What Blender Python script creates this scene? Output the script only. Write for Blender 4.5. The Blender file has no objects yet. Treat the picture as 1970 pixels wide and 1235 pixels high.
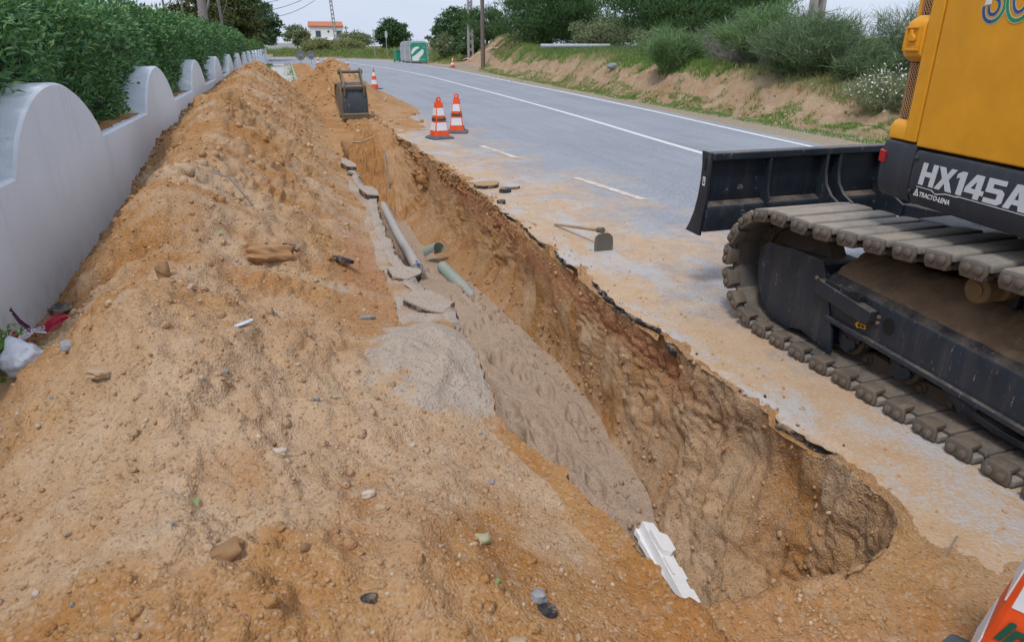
import bpy, bmesh, math, random
import numpy as np
from mathutils import Vector, Matrix

random.seed(7)
scene = bpy.context.scene
COL = scene.collection
R = math.radians

# ------------------------------------------------------------------ camera, sky, sun, exposure
cam_d = bpy.data.cameras.new('camera')
cam = bpy.data.objects.new('camera', cam_d)
COL.objects.link(cam)
cam.location = (0, 0, 1.65)
cam.rotation_euler = (R(90 - 22.161), 0, R(-17.292))
cam_d.sensor_fit = 'HORIZONTAL'
cam_d.sensor_width = 36
cam_d.lens = 23.756
cam_d.clip_start = 0.05
cam_d.clip_end = 2000
cam_d.dof.use_dof = True
cam_d.dof.focus_distance = 5.5
cam_d.dof.aperture_fstop = 7.0
scene.camera = cam

SUN_EL, SUN_AZ = 60, 222          # soft sun behind thin cloud, high and to the left of the camera
world = bpy.data.worlds.new('World')
scene.world = world
world.use_nodes = True
wn = world.node_tree
wn.nodes.clear()
w_out = wn.nodes.new('ShaderNodeOutputWorld')
w_bg = wn.nodes.new('ShaderNodeBackground')
w_sky = wn.nodes.new('ShaderNodeTexSky')
w_sky.sky_type = 'NISHITA'
w_sky.sun_disc = False
w_sky.sun_elevation = R(SUN_EL)
w_sky.sun_rotation = R(SUN_AZ)
w_sky.air_density = 1.0
w_sky.dust_density = 2.0
# overcast: cloud cover of even brightness over most of the blue
w_tc = wn.nodes.new('ShaderNodeTexCoord')
w_map = wn.nodes.new('ShaderNodeMapping')
w_map.inputs['Scale'].default_value = (1, 1, 4)
w_no = wn.nodes.new('ShaderNodeTexNoise')
w_no.inputs['Scale'].default_value = 2.2
w_no.inputs['Detail'].default_value = 6
w_ramp = wn.nodes.new('ShaderNodeValToRGB')
w_ramp.color_ramp.elements[0].position = 0.3
w_ramp.color_ramp.elements[0].color = (6.7, 7.6, 9.6, 1)
w_ramp.color_ramp.elements[1].position = 0.7
w_ramp.color_ramp.elements[1].color = (8.4, 9.1, 10.6, 1)
w_mix = wn.nodes.new('ShaderNodeMix')
w_mix.data_type = 'RGBA'
w_mix.inputs['Factor'].default_value = 0.86
wn.links.new(w_tc.outputs['Generated'], w_map.inputs['Vector'])
wn.links.new(w_map.outputs[0], w_no.inputs['Vector'])
wn.links.new(w_no.outputs['Fac'], w_ramp.inputs['Fac'])
wn.links.new(w_sky.outputs[0], w_mix.inputs['A'])
wn.links.new(w_ramp.outputs[0], w_mix.inputs['B'])
wn.links.new(w_mix.outputs['Result'], w_bg.inputs['Color'])
w_bg.inputs['Strength'].default_value = 0.075
wn.links.new(w_bg.outputs[0], w_out.inputs['Surface'])

sun_d = bpy.data.lights.new('sun', 'SUN')
sun_d.energy = 1.5
sun_d.angle = R(11)
sun_d.color = (1.0, 0.96, 0.9)
sun = bpy.data.objects.new('sun', sun_d)
COL.objects.link(sun)
sv = Vector((math.sin(R(SUN_AZ)) * math.cos(R(SUN_EL)), math.cos(R(SUN_AZ)) * math.cos(R(SUN_EL)), math.sin(R(SUN_EL))))
sun.rotation_euler = sv.to_track_quat('Z', 'Y').to_euler()
sun.location = (0, 0, 30)

scene.view_settings.view_transform = 'Standard'
scene.view_settings.look = 'None'
scene.view_settings.exposure = 0.40
scene.view_settings.gamma = 1.0
scene.view_settings.use_curve_mapping = False
scene.cycles.max_bounces = 5
scene.cycles.diffuse_bounces = 3
scene.cycles.glossy_bounces = 3
scene.cycles.transmission_bounces = 4
scene.cycles.use_denoising = True
scene.cycles.use_adaptive_sampling = True
scene.cycles.adaptive_threshold = 0.025

# ------------------------------------------------------------------ helpers: tags, meshes, noise
def tag(o, label=None, cat=None, group=None, kind=None):
    if label: o['label'] = label
    if cat: o['category'] = cat
    if group: o['group'] = group
    if kind: o['kind'] = kind
    return o

def empty(name, loc=(0, 0, 0), rz=0.0, label=None, cat=None, group=None):
    o = bpy.data.objects.new(name, None)
    o.empty_display_size = 0.1
    COL.objects.link(o)
    o.location = loc
    o.rotation_euler = (0, 0, rz)
    return tag(o, label, cat, group)

def link_mesh(name, me, parent=None):
    o = bpy.data.objects.new(name, me)
    COL.objects.link(o)
    if parent is not None:
        o.parent = parent
    return o

def copy_tree(o, parent=None):
    c = o.copy()
    COL.objects.link(c)
    c.parent = parent
    for ch in list(o.children):
        copy_tree(ch, c)
    return c

def np_mesh(name, V, F, mats, smooth=True, uvs=None, midx=None):
    """V (n,3), F (m,k) all faces with the same k"""
    V = np.asarray(V, dtype=np.float32)
    F = np.asarray(F, dtype=np.int32)
    me = bpy.data.meshes.new(name)
    me.vertices.add(len(V))
    me.vertices.foreach_set('co', V.ravel())
    k = F.shape[1]
    me.loops.add(F.size)
    me.loops.foreach_set('vertex_index', F.ravel())
    me.polygons.add(len(F))
    me.polygons.foreach_set('loop_start', np.arange(0, F.size, k, dtype=np.int32))
    me.polygons.foreach_set('loop_total', np.full(len(F), k, dtype=np.int32))
    if smooth:
        me.polygons.foreach_set('use_smooth', np.ones(len(F), dtype=bool))
    if midx is not None:
        me.polygons.foreach_set('material_index', np.asarray(midx, dtype=np.int32))
    me.update(calc_edges=True)
    if not isinstance(mats, (list, tuple)):
        mats = [mats]
    for m in mats:
        me.materials.append(m)
    return me

def set_zone(me, Z):
    a = me.attributes.new('zone', 'FLOAT_COLOR', 'POINT')
    a.data.foreach_set('color', np.asarray(Z, dtype=np.float32).ravel())

class MB:
    """collects polygons; build() links them as one mesh object"""
    def __init__(s):
        s.v, s.f, s.m = [], [], []
    def add(s, vs, fs, mi=0):
        b = len(s.v)
        s.v += [tuple(p) for p in vs]
        for f in fs:
            s.f.append([b + i for i in f]); s.m.append(mi)
        return s
    def box(s, lo, hi, mi=0, M=None):
        x0, y0, z0 = lo; x1, y1, z1 = hi
        vs = [(x0,y0,z0),(x1,y0,z0),(x1,y1,z0),(x0,y1,z0),(x0,y0,z1),(x1,y0,z1),(x1,y1,z1),(x0,y1,z1)]
        if M is not None: vs = [tuple(M @ Vector(p)) for p in vs]
        return s.add(vs, [(3,2,1,0),(4,5,6,7),(0,1,5,4),(1,2,6,5),(2,3,7,6),(3,0,4,7)], mi)
    def prism(s, poly, fn, a, b, mi=0):
        """poly: list of 2D points; fn(p, t) -> 3D; t = a and b are the two caps"""
        n = len(poly)
        vs = [fn(p, a) for p in poly] + [fn(p, b) for p in poly]
        fs = [tuple(range(n))[::-1], tuple(range(n, 2 * n))]
        fs += [(i, (i + 1) % n, n + (i + 1) % n, n + i) for i in range(n)]
        return s.add(vs, fs, mi)
    def tube(s, pts, r, n=10, mi=0, caps=True):
        pts = [Vector(p) for p in pts]
        rr = r if isinstance(r, (list, tuple)) else [r] * len(pts)
        rings = []
        ref = None
        for i, p in enumerate(pts):
            t = (pts[min(i + 1, len(pts) - 1)] - pts[max(i - 1, 0)]).normalized()
            if ref is None:
                ref = Vector((0, 0, 1)) if abs(t.z) < 0.9 else Vector((1, 0, 0))
            u = t.cross(ref).normalized(); w = u.cross(t).normalized()
            ref = w
            rings.append([p + (u * math.cos(2*math.pi*k/n) + w * math.sin(2*math.pi*k/n)) * rr[i] for k in range(n)])
        vs = [q for ring in rings for q in ring]
        fs = []
        for i in range(len(pts) - 1):
            for k in range(n):
                fs.append((i*n+k, i*n+(k+1)%n, (i+1)*n+(k+1)%n, (i+1)*n+k))
        if caps:
            fs.append(tuple(range(n))[::-1]); fs.append(tuple((len(pts)-1)*n + k for k in range(n)))
        return s.add(vs, fs, mi)
    def lathe(s, prof, n=24, c=(0,0,0), axis='z', mi=0):
        vs = []
        for r, h in prof:
            for k in range(n):
                a = 2*math.pi*k/n
                x, y = r*math.cos(a), r*math.sin(a)
                p = (x, y, h) if axis == 'z' else (h, x, y)
                vs.append((c[0]+p[0], c[1]+p[1], c[2]+p[2]))
        fs = []
        for i in range(len(prof)-1):
            for k in range(n):
                fs.append((i*n+k, i*n+(k+1)%n, (i+1)*n+(k+1)%n, (i+1)*n+k))
        fs.append(tuple(range(n))[::-1]); fs.append(tuple((len(prof)-1)*n+k for k in range(n)))
        return s.add(vs, fs, mi)
    def mesh(s, name, mats, org=(0,0,0), smooth=None):
        me = bpy.data.meshes.new(name)
        me.from_pydata([(p[0]-org[0], p[1]-org[1], p[2]-org[2]) for p in s.v], [], s.f)
        if not isinstance(mats, (list, tuple)): mats = [mats]
        for m in mats: me.materials.append(m)
        me.polygons.foreach_set('material_index', s.m)
        bm = bmesh.new(); bm.from_mesh(me)
        bmesh.ops.recalc_face_normals(bm, faces=bm.faces)
        bm.to_mesh(me); bm.free()
        if smooth:
            me.polygons.foreach_set('use_smooth', [True]*len(me.polygons))
            me.set_sharp_from_angle(angle=R(smooth))
        me.update()
        return me
    def build(s, name, mats, parent=None, org=(0,0,0), bevel=0.0, smooth=None, seg=2):
        o = link_mesh(name, s.mesh(name, mats, org, smooth), parent)
        if bevel:
            b = o.modifiers.new('bevel', 'BEVEL'); b.width = bevel; b.segments = seg
            b.limit_method = 'ANGLE'; b.angle_limit = R(35)
            o.data.polygons.foreach_set('use_smooth', [True]*len(o.data.polygons))
            b.harden_normals = True
        return o

_rs = np.random.RandomState(3)
_P = _rs.permutation(256); _P = np.concatenate([_P, _P, _P]).astype(np.int32)
_G = _rs.normal(size=(256, 3)).astype(np.float32); _G /= np.linalg.norm(_G, axis=1)[:, None]
def pnoise(p, scale=1.0, off=0.0):
    """gradient noise, about -1..1, p (n,3)"""
    q = p.astype(np.float32) * np.float32(scale) + np.float32(off)
    i = np.floor(q).astype(np.int32); f = q - i; i &= 255
    u = f*f*f*(f*(f*6-15)+10)
    out = 0
    for dx in (0, 1):
        wx = u[:, 0] if dx else 1-u[:, 0]
        hx = _P[i[:, 0]+dx]
        for dy in (0, 1):
            wy = u[:, 1] if dy else 1-u[:, 1]
            hy = _P[hx + i[:, 1] + dy]
            for dz in (0, 1):
                wz = u[:, 2] if dz else 1-u[:, 2]
                g = _G[_P[hy + i[:, 2] + dz]]
                out = out + wx*wy*wz*((f[:, 0]-dx)*g[:, 0]+(f[:, 1]-dy)*g[:, 1]+(f[:, 2]-dz)*g[:, 2])
    return out*1.5
def fbm(p, scale, octv=3, off=0.0, gain=0.5, billow=False):
    t = 0; a = 1.0
    for k in range(octv):
        n = pnoise(p, scale*2.03**k, off+17.3*k)
        t = t + a*(np.abs(n)*2-0.6 if billow else n); a *= gain
    return t
def sstep(a, b, x):
    t = np.clip((x-a)/(b-a), 0, 1)
    return t*t*(3-2*t)
def tab(y, d):
    k = sorted(d)
    return np.interp(y, k, [d[q] for q in k])

# ------------------------------------------------------------------ materials
def new_mat(name):
    m = bpy.data.materials.new(name); m.use_nodes = True
    nt = m.node_tree; nt.nodes.clear()
    out = nt.nodes.new('ShaderNodeOutputMaterial')
    b = nt.nodes.new('ShaderNodeBsdfPrincipled')
    nt.links.new(b.outputs[0], out.inputs['Surface'])
    return m, nt, b
def nd(nt, typ, ins=None, **props):
    n = nt.nodes.new(typ)
    for k, v in props.items(): setattr(n, k, v)
    for k, v in (ins or {}).items():
        s = n.inputs[k]
        if isinstance(v, bpy.types.NodeSocket): nt.links.new(v, s)
        else: s.default_value = v
    return n
def rgb(c): return (c[0], c[1], c[2], 1.0)
def pos(nt): return nt.nodes.new('ShaderNodeNewGeometry').outputs['Position']
def objco(nt): return nt.nodes.new('ShaderNodeTexCoord').outputs['Object']
def noise(nt, vec, scale, detail=3, rough=0.5, sc=None):
    if sc is not None:
        vec = nd(nt, 'ShaderNodeMapping', {'Vector': vec, 'Scale': sc}).outputs[0]
    return nd(nt, 'ShaderNodeTexNoise', {'Vector': vec, 'Scale': scale, 'Detail': detail, 'Roughness': rough}).outputs['Fac']
def voro(nt, vec, scale, out='Distance', feature='F1'):
    return nd(nt, 'ShaderNodeTexVoronoi', {'Vector': vec, 'Scale': scale}, feature=feature).outputs[out]
def mr(nt, v, a, b, c=0.0, d=1.0):
    return nd(nt, 'ShaderNodeMapRange', {'Value': v, 'From Min': a, 'From Max': b, 'To Min': c, 'To Max': d}).outputs[0]
def mixc(nt, f, a, b, mode='MIX'):
    n = nt.nodes.new('ShaderNodeMix'); n.data_type = 'RGBA'; n.blend_type = mode
    for k, v in (('Factor', f), ('A', a), ('B', b)):
        s = n.inputs[k] if k == 'Factor' else [q for q in n.inputs if q.name == k and q.type == 'RGBA'][0]
        if isinstance(v, bpy.types.NodeSocket): nt.links.new(v, s)
        else: s.default_value = v if k == 'Factor' else rgb(v)
    return [q for q in n.outputs if q.type == 'RGBA'][0]
def math_(nt, op, a, b=0.0, clamp=False):
    n = nt.nodes.new('ShaderNodeMath'); n.operation = op; n.use_clamp = clamp
    for i, v in enumerate((a, b)):
        if isinstance(v, bpy.types.NodeSocket): nt.links.new(v, n.inputs[i])
        else: n.inputs[i].default_value = v
    return n.outputs[0]
def bump(nt, b, h, strength=0.5, dist=0.01):
    n = nd(nt, 'ShaderNodeBump', {'Height': h, 'Strength': strength, 'Distance': dist})
    nt.links.new(n.outputs[0], b.inputs['Normal'])
def plain(name, c, rough=0.6, metal=0.0, var=0.12, scale=6.0, bmp=0.0, spec=0.5):
    """one colour with mottled variation"""
    m, nt, b = new_mat(name)
    v = objco(nt)
    f = noise(nt, v, scale, 5, 0.6)
    c2 = tuple(max(0, q*(1-2*var)) for q in c); c1 = tuple(min(1, q*(1+var)) for q in c)
    nt.links.new(mixc(nt, mr(nt, f, 0.3, 0.7), c2, c1), b.inputs['Base Color'])
    b.inputs['Roughness'].default_value = rough; b.inputs['Metallic'].default_value = metal
    b.inputs['Specular IOR Level'].default_value = spec
    if bmp: bump(nt, b, noise(nt, v, scale*6, 4), bmp, 0.01)
    return m

CLAY = (0.45, 0.220, 0.072); TAN = (0.53, 0.315, 0.145); PALE = (0.61, 0.45, 0.305)
GREYSAND = (0.52, 0.455, 0.395); REDCLAY = (0.50, 0.235, 0.13)

def soil_mat(name):
    m, nt, b = new_mat(name)
    P = pos(nt)
    at = nt.nodes.new('ShaderNodeAttribute'); at.attribute_name = 'zone'
    sp = nd(nt, 'ShaderNodeSeparateColor', {'Color': at.outputs['Color']})
    zr, zg, zb = sp.outputs[0], sp.outputs[1], sp.outputs[2]
    big = noise(nt, P, 1.1, 4, 0.6)
    med = noise(nt, P, 7.0, 5, 0.65)
    fine = noise(nt, P, 70.0, 4, 0.7)
    c = mixc(nt, mr(nt, big, 0.4, 0.62), CLAY, TAN)
    pf = math_(nt, 'MULTIPLY', zr, mr(nt, med, 0.25, 0.6, 0.45, 1.0), True)
    c = mixc(nt, pf, c, PALE)
    gf = math_(nt, 'MULTIPLY', zg, mr(nt, med, 0.3, 0.6, 0.3, 1.0), True)
    c = mixc(nt, gf, c, REDCLAY)
    bf = math_(nt, 'MULTIPLY', zb, mr(nt, med, 0.2, 0.5, 0.75, 1.0), True)
    c = mixc(nt, bf, c, GREYSAND)
    c = mixc(nt, mr(nt, med, 0.35, 0.75, 0.0, 0.45), c, mixc(nt, 1.0, c, (1.18, 1.16, 1.12), 'MULTIPLY'))
    # gravel grains and specks
    vo = nd(nt, 'ShaderNodeTexVoronoi', {'Vector': P, 'Scale': 110.0})
    grain = nd(nt, 'ShaderNodeSeparateColor', {'Color': vo.outputs['Color']}).outputs[0]
    c = mixc(nt, mr(nt, grain, 0.8, 1.0, 0.0, 0.55), c, (0.62, 0.50, 0.38))
    c = mixc(nt, mr(nt, grain, 0.2, 0.0, 0.0, 0.5), c, (0.16, 0.09, 0.045))
    vo2 = nd(nt, 'ShaderNodeTexVoronoi', {'Vector': P, 'Scale': 34.0})
    g2 = nd(nt, 'ShaderNodeSeparateColor', {'Color': vo2.outputs['Color']}).outputs[1]
    c = mixc(nt, mr(nt, g2, 0.82, 1.0, 0.0, 0.4), c, (0.55, 0.42, 0.30))
    c = mixc(nt, mr(nt, fine, 0.3, 0.7, 0.0, 0.5), mixc(nt, 1.0, c, (0.72, 0.68, 0.64), 'MULTIPLY'), c)
    nt.links.new(c, b.inputs['Base Color'])
    b.inputs['Roughness'].default_value = 0.95
    b.inputs['Specular IOR Level'].default_value = 0.15
    h = math_(nt, 'ADD', math_(nt, 'MULTIPLY', fine, 1.0), math_(nt, 'MULTIPLY', vo.outputs['Distance'], -0.7))
    h = math_(nt, 'ADD', h, math_(nt, 'MULTIPLY', noise(nt, P, 24.0, 3, 0.6), 1.6))
    bump(nt, b, h, 0.7, 0.010)
    return m
M_SOIL = soil_mat('loose_soil')

def asphalt_mat():
    m, nt, b = new_mat('dusty_asphalt')
    P = pos(nt)
    xyz = nd(nt, 'ShaderNodeSeparateXYZ', {'Vector': P})
    X, Y = xyz.outputs[0], xyz.outputs[1]
    agg = nd(nt, 'ShaderNodeTexVoronoi', {'Vector': P, 'Scale': 75.0})
    ag = nd(nt, 'ShaderNodeSeparateColor', {'Color': agg.outputs['Color']}).outputs[0]
    c = mixc(nt, ag, (0.20, 0.217, 0.25), (0.35, 0.37, 0.41))
    c = mixc(nt, mr(nt, noise(nt, P, 0.5, 5, 0.6), 0.35, 0.7, 0.0, 0.5), c, (0.34, 0.36, 0.40))
    c = mixc(nt, mr(nt, noise(nt, P, 1.2, 4, 0.6, (1.6, 0.12, 1)), 0.45, 0.75, 0.0, 0.35), c, (0.15, 0.16, 0.185))
    # sandy dust carried out of the trench: thick by the lip, thinning over the lane
    n1 = noise(nt, P, 0.9, 6, 0.62); n2 = noise(nt, P, 6.0, 5, 0.7)
    lim = mr(nt, Y, 1.0, 22.0, 4.8, 3.4)
    near = math_(nt, 'DIVIDE', math_(nt, 'SUBTRACT', lim, X), 1.9)
    dust = math_(nt, 'ADD', near, mr(nt, n1, 0.25, 0.75, -0.75, 0.55))
    dust = math_(nt, 'ADD', dust, mr(nt, n2, 0.3, 0.7, -0.3, 0.3))
    fade = math_(nt, 'MULTIPLY', math_(nt, 'MAXIMUM', math_(nt, 'MINIMUM', dust, 1.0), 0.0), mr(nt, Y, 20.0, 34.0, 1.0, 0.0))
    dcol = mixc(nt, mr(nt, n2, 0.3, 0.7), (0.48, 0.30, 0.155), (0.54, 0.385, 0.25))
    dcol = mixc(nt, mr(nt, ag, 0.7, 1.0, 0, 0.45), dcol, (0.5, 0.45, 0.40))
    # pale cement-grey powder patches
    gp = mr(nt, math_(nt, 'ADD', noise(nt, P, 1.6, 6, 0.68, (1.4, 0.7, 1)), math_(nt, 'MULTIPLY', ag, 0.10)), 0.54, 0.66)
    dcol = mixc(nt, math_(nt, 'MULTIPLY', gp, 0.8), dcol, (0.46, 0.455, 0.46))
    c = mixc(nt, math_(nt, 'MULTIPLY', fade, 0.93), c, dcol)
    nt.links.new(c, b.inputs['Base Color'])
    b.inputs['Roughness'].default_value = 0.85
    b.inputs['Specular IOR Level'].default_value = 0.3
    h = math_(nt, 'ADD', math_(nt, 'MULTIPLY', agg.outputs['Distance'], 1.0), math_(nt, 'MULTIPLY', noise(nt, P, 45.0, 4, 0.7), 1.2))
    bump(nt, b, h, 0.5, 0.008)
    return m
M_ROAD = asphalt_mat()

def paint_mat():
    m, nt, b = new_mat('worn_road_paint')
    P = pos(nt)
    wear = mr(nt, noise(nt, P, 30.0, 6, 0.75), 0.36, 0.50)
    xyz = nd(nt, 'ShaderNodeSeparateXYZ', {'Vector': P})
    dirt = math_(nt, 'MULTIPLY', mr(nt, xyz.outputs[0], 4.6, 3.4, 0.0, 0.9), mr(nt, noise(nt, P, 5, 5, 0.7), 0.32, 0.55))
    c = mixc(nt, wear, (0.34, 0.34, 0.36), (0.72, 0.72, 0.71))
    c = mixc(nt, dirt, c, (0.46, 0.32, 0.2))
    nt.links.new(c, b.inputs['Base Color']); b.inputs['Roughness'].default_value = 0.7
    return m
M_PAINT = paint_mat()

def tar_mat():
    m, nt, b = new_mat('broken_asphalt')
    P = pos(nt)
    f = noise(nt, P, 30, 5, 0.7)
    c = mixc(nt, mr(nt, f, 0.35, 0.65), (0.012, 0.012, 0.014), (0.07, 0.07, 0.075))
    c = mixc(nt, mr(nt, noise(nt, P, 9, 5, 0.7), 0.50, 0.62, 0.0, 0.85), c, (0.40, 0.28, 0.18))
    nt.links.new(c, b.inputs['Base Color']); b.inputs['Roughness'].default_value = 0.75
    bump(nt, b, f, 0.9, 0.02)
    return m
M_TAR = tar_mat()

def plaster_mat():
    m, nt, b = new_mat('white_wall_plaster')
    P = pos(nt)
    f = noise(nt, P, 1.3, 6, 0.65); st = noise(nt, P, 3.0, 5, 0.6, (1, 1.5, 0.2))
    c = mixc(nt, mr(nt, f, 0.3, 0.7), (0.63, 0.68, 0.745), (0.70, 0.75, 0.805))
    c = mixc(nt, mr(nt, st, 0.5, 0.75, 0, 0.3), c, (0.62, 0.65, 0.69))
    xyz = nd(nt, 'ShaderNodeSeparateXYZ', {'Vector': P})
    splash = math_(nt, 'MULTIPLY', mr(nt, xyz.outputs[2], 0.32, 0.0), mr(nt, noise(nt, P, 8, 5, 0.7), 0.4, 0.7, 0, 0.5))
    c = mixc(nt, splash, c, (0.47, 0.36, 0.26))
    nt.links.new(c, b.inputs['Base Color']); b.inputs['Roughness'].default_value = 0.85
    drip = math_(nt, 'MULTIPLY', mr(nt, noise(nt, P, 6.0, 5, 0.7, (1, 2.5, 0.12)), 0.56, 0.72), mr(nt, xyz.outputs[2], 0.2, 1.0, 0.15, 0.5))
    nt.links.new(mixc(nt, drip, c, (0.48, 0.49, 0.49)), b.inputs['Base Color'])
    bump(nt, b, noise(nt, P, 60, 5, 0.65), 0.35, 0.008)
    return m
M_WALL = plaster_mat()

def leaf_mat(name, c0, c1, c2=None, rough=0.45, trans=0.25):
    m, nt, b = new_mat(name)
    g = nt.nodes.new('ShaderNodeNewGeometry')
    r = g.outputs['Random Per Island']
    c = mixc(nt, r, c0, c1)
    if c2: c = mixc(nt, mr(nt, r, 0.82, 1.0), c, c2)
    f = noise(nt, g.outputs['Position'], 0.9, 3, 0.6)
    c = mixc(nt, mr(nt, f, 0.35, 0.65, 0.0, 0.35), c, c1)
    nt.links.new(c, b.inputs['Base Color'])
    b.inputs['Roughness'].default_value = rough
    b.inputs['Specular IOR Level'].default_value = 0.35
    if trans:
        t = nd(nt, 'ShaderNodeBsdfTranslucent', {'Color': c})
        ms = nd(nt, 'ShaderNodeMixShader', {'Fac': trans})
        nt.links.new(b.outputs[0], ms.inputs[1]); nt.links.new(t.outputs[0], ms.inputs[2])
        o = [n for n in nt.nodes if n.type == 'OUTPUT_MATERIAL'][0]
        nt.links.new(ms.outputs[0], o.inputs['Surface'])
    return m
M_HEDGE = leaf_mat('hedge_leaf', (0.045, 0.14, 0.048), (0.14, 0.29, 0.105), (0.26, 0.43, 0.11), 0.36)
M_HEDGE2 = leaf_mat('light_hedge_leaf', (0.05, 0.13, 0.03), (0.11, 0.22, 0.05))
M_PINE = leaf_mat('pine_needle', (0.035, 0.095, 0.035), (0.12, 0.22, 0.07))
M_OAK = leaf_mat('dark_tree_leaf', (0.03, 0.08, 0.03), (0.085, 0.16, 0.05))
M_CAROB = leaf_mat('olive_brown_leaf', (0.035, 0.055, 0.014), (0.09, 0.105, 0.022))
M_AIRY = leaf_mat('light_tree_leaf', (0.035, 0.09, 0.028), (0.09, 0.17, 0.05))
M_BROOM = leaf_mat('broom_stem', (0.08, 0.17, 0.055), (0.20, 0.31, 0.12))
M_BROOMD = leaf_mat('dark_broom_stem', (0.07, 0.13, 0.06), (0.19, 0.26, 0.13))
M_SAGE = leaf_mat('sage_leaf', (0.14, 0.19, 0.09), (0.26, 0.29, 0.15))
M_TWIG = plain('dry_twig', (0.27, 0.24, 0.22), 0.9)
M_GRASS = leaf_mat('green_grass', (0.08, 0.19, 0.025), (0.18, 0.34, 0.06), (0.34, 0.34, 0.12))
M_DRYGR = leaf_mat('dry_grass', (0.16, 0.20, 0.06), (0.32, 0.32, 0.13), (0.42, 0.38, 0.2))
M_PALM = leaf_mat('palm_frond', (0.09, 0.12, 0.03), (0.20, 0.21, 0.06))
M_BARK = plain('bark', (0.13, 0.10, 0.08), 0.9, bmp=0.6)
M_PALEBARK = plain('pale_bark', (0.24, 0.22, 0.21), 0.9, bmp=0.6)
M_FLOWER = plain('white_flower', (0.75, 0.75, 0.68), 0.7)

# ------------------------------------------------------------------ earthworks: mound, ledge, trench, spilled soil
XL = {0.2: 1.00, 1.39: 1.05, 1.65: 1.02, 2.19: 0.93, 2.65: 0.76, 3.1: 0.80, 3.63: 0.79, 4.15: 0.86, 4.8: 0.74, 6.12: 0.70, 8.0: 0.80, 11.4: 0.70, 14.2: 0.85, 16: 0.9, 80: 0.9}
XR = {0.2: 1.55, 1.33: 1.55, 1.37: 1.70, 1.42: 1.84, 1.50: 1.96, 1.62: 2.03, 1.98: 2.04, 2.42: 1.99, 3.2: 1.99, 4.7: 1.98, 6.8: 2.02, 8.5: 2.03, 10.5: 1.96, 14: 1.90, 80: 1.9}
TOE = {0.2: 0.92, 1.4: 0.92, 2.2: 0.84, 2.6: 0.68, 3.0: 0.64, 3.4: 0.58, 4.2: 0.50, 4.8: 0.52, 5.8: 0.55, 7.5: 0.62, 9.9: 0.58, 14: 0.60, 17: 0.72, 21: 0.66, 26: 0.5, 31: 0.2, 35: 0.0, 38: -0.4, 80: -0.4}
RIDGE = {0.2: 0.34, 1: 0.36, 1.7: 0.44, 2.2: 0.43, 2.6: 0.56, 3.05: 0.71, 3.4: 0.62, 3.85: 0.48, 4.3: 0.54, 4.6: 0.68, 5.0: 0.86, 5.4: 0.86, 6.1: 0.80, 7.0: 0.92, 7.8: 0.86, 8.6: 0.96, 9.3: 1.10, 10.1: 0.96, 12: 1.02, 13.5: 0.96, 16: 1.12, 20: 1.2, 24: 1.2, 27: 1.05, 30: 0.85, 33: 0.4, 36: 0.0, 80: 0}
RIDX = {0.2: -0.3, 1: -0.4, 2: -0.55, 3: -0.72, 5: -0.84, 10: -0.86, 30: -0.85, 80: -0.85}
CONT = {0.2: 0.05, 3.4: -0.02, 4.6: -0.02, 5.7: 0.02, 6.8: 0.14, 8: 0.27, 9.9: 0.50, 13: 0.60, 16.8: 0.68, 22: 0.8, 26: 0.8, 30: 0.6, 33: 0.2, 36: 0.0, 80: 0.0}
FLOORZ = {0.2: -1.08, 2.2: -1.02, 3: -0.94, 5: -0.90, 6.8: -0.88, 7.7: -0.98, 9: -1.05, 12: -1.05, 80: -1.05}
FOOTR = {0.2: 1.58, 2.0: 1.64, 2.6: 1.70, 3.1: 1.84, 4.0: 1.95, 5.0: 1.95, 6.4: 1.82, 8.3: 1.72, 11: 1.54, 14: 1.6, 80: 1.6}
WALLX = -1.72

ys = [0.25]
while ys[-1] < 74:
    ys.append(ys[-1] + 0.0062 + 0.0048*ys[-1])
ys = np.array(ys)
NR = len(ys)
def ridge_noise(y, s, o):
    p = np.stack([y*0+o, y, y*0+0.5], 1)
    return pnoise(p, s, 0.3)
xl = tab(ys, XL) + 0.05*ridge_noise(ys, 1.9, 1) + 0.02*ridge_noise(ys, 7, 2)
xr = tab(ys, XR) + 0.03*ridge_noise(ys, 1.3, 3) + 0.018*ridge_noise(ys, 6, 4)
toe = np.minimum(tab(ys, TOE) + 0.08*ridge_noise(ys, 0.9, 5) + 0.03*ridge_noise(ys, 4, 6), xl-0.03)
rdg = np.maximum(tab(ys, RIDGE)*(1 + 0.10*ridge_noise(ys, 0.8, 7)), 0)
rdx = tab(ys, RIDX) + 0.09*ridge_noise(ys, 0.7, 8)
cont = tab(ys, CONT) + 0.04*ridge_noise(ys, 1.2, 9)*(ys < 34)
fz = tab(ys, FLOORZ)
e_near = sstep(1.35, 1.47, ys); e_far = 1 - sstep(11.0, 14.3, ys + 0.25*ridge_noise(ys, 1.5, 10))
e_all = e_near*e_far
footr = np.minimum(tab(ys, FOOTR), xr-0.03) * 1.0
footr = footr + 0.05*ridge_noise(ys, 1.4, 11)
footr = np.clip(footr, xl+0.25, xr-0.02)
footr = footr*np.clip(e_all*3, 0, 1) + (xl+0.68*(xr-xl))*(1-np.clip(e_all*3, 0, 1))
footl = xl + 0.06 + 0.22*(1-np.clip(e_all*3, 0, 1))
nA, nB, nC, nD, nE, nF = 236, 22, 34, 104, 84, 46

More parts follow.
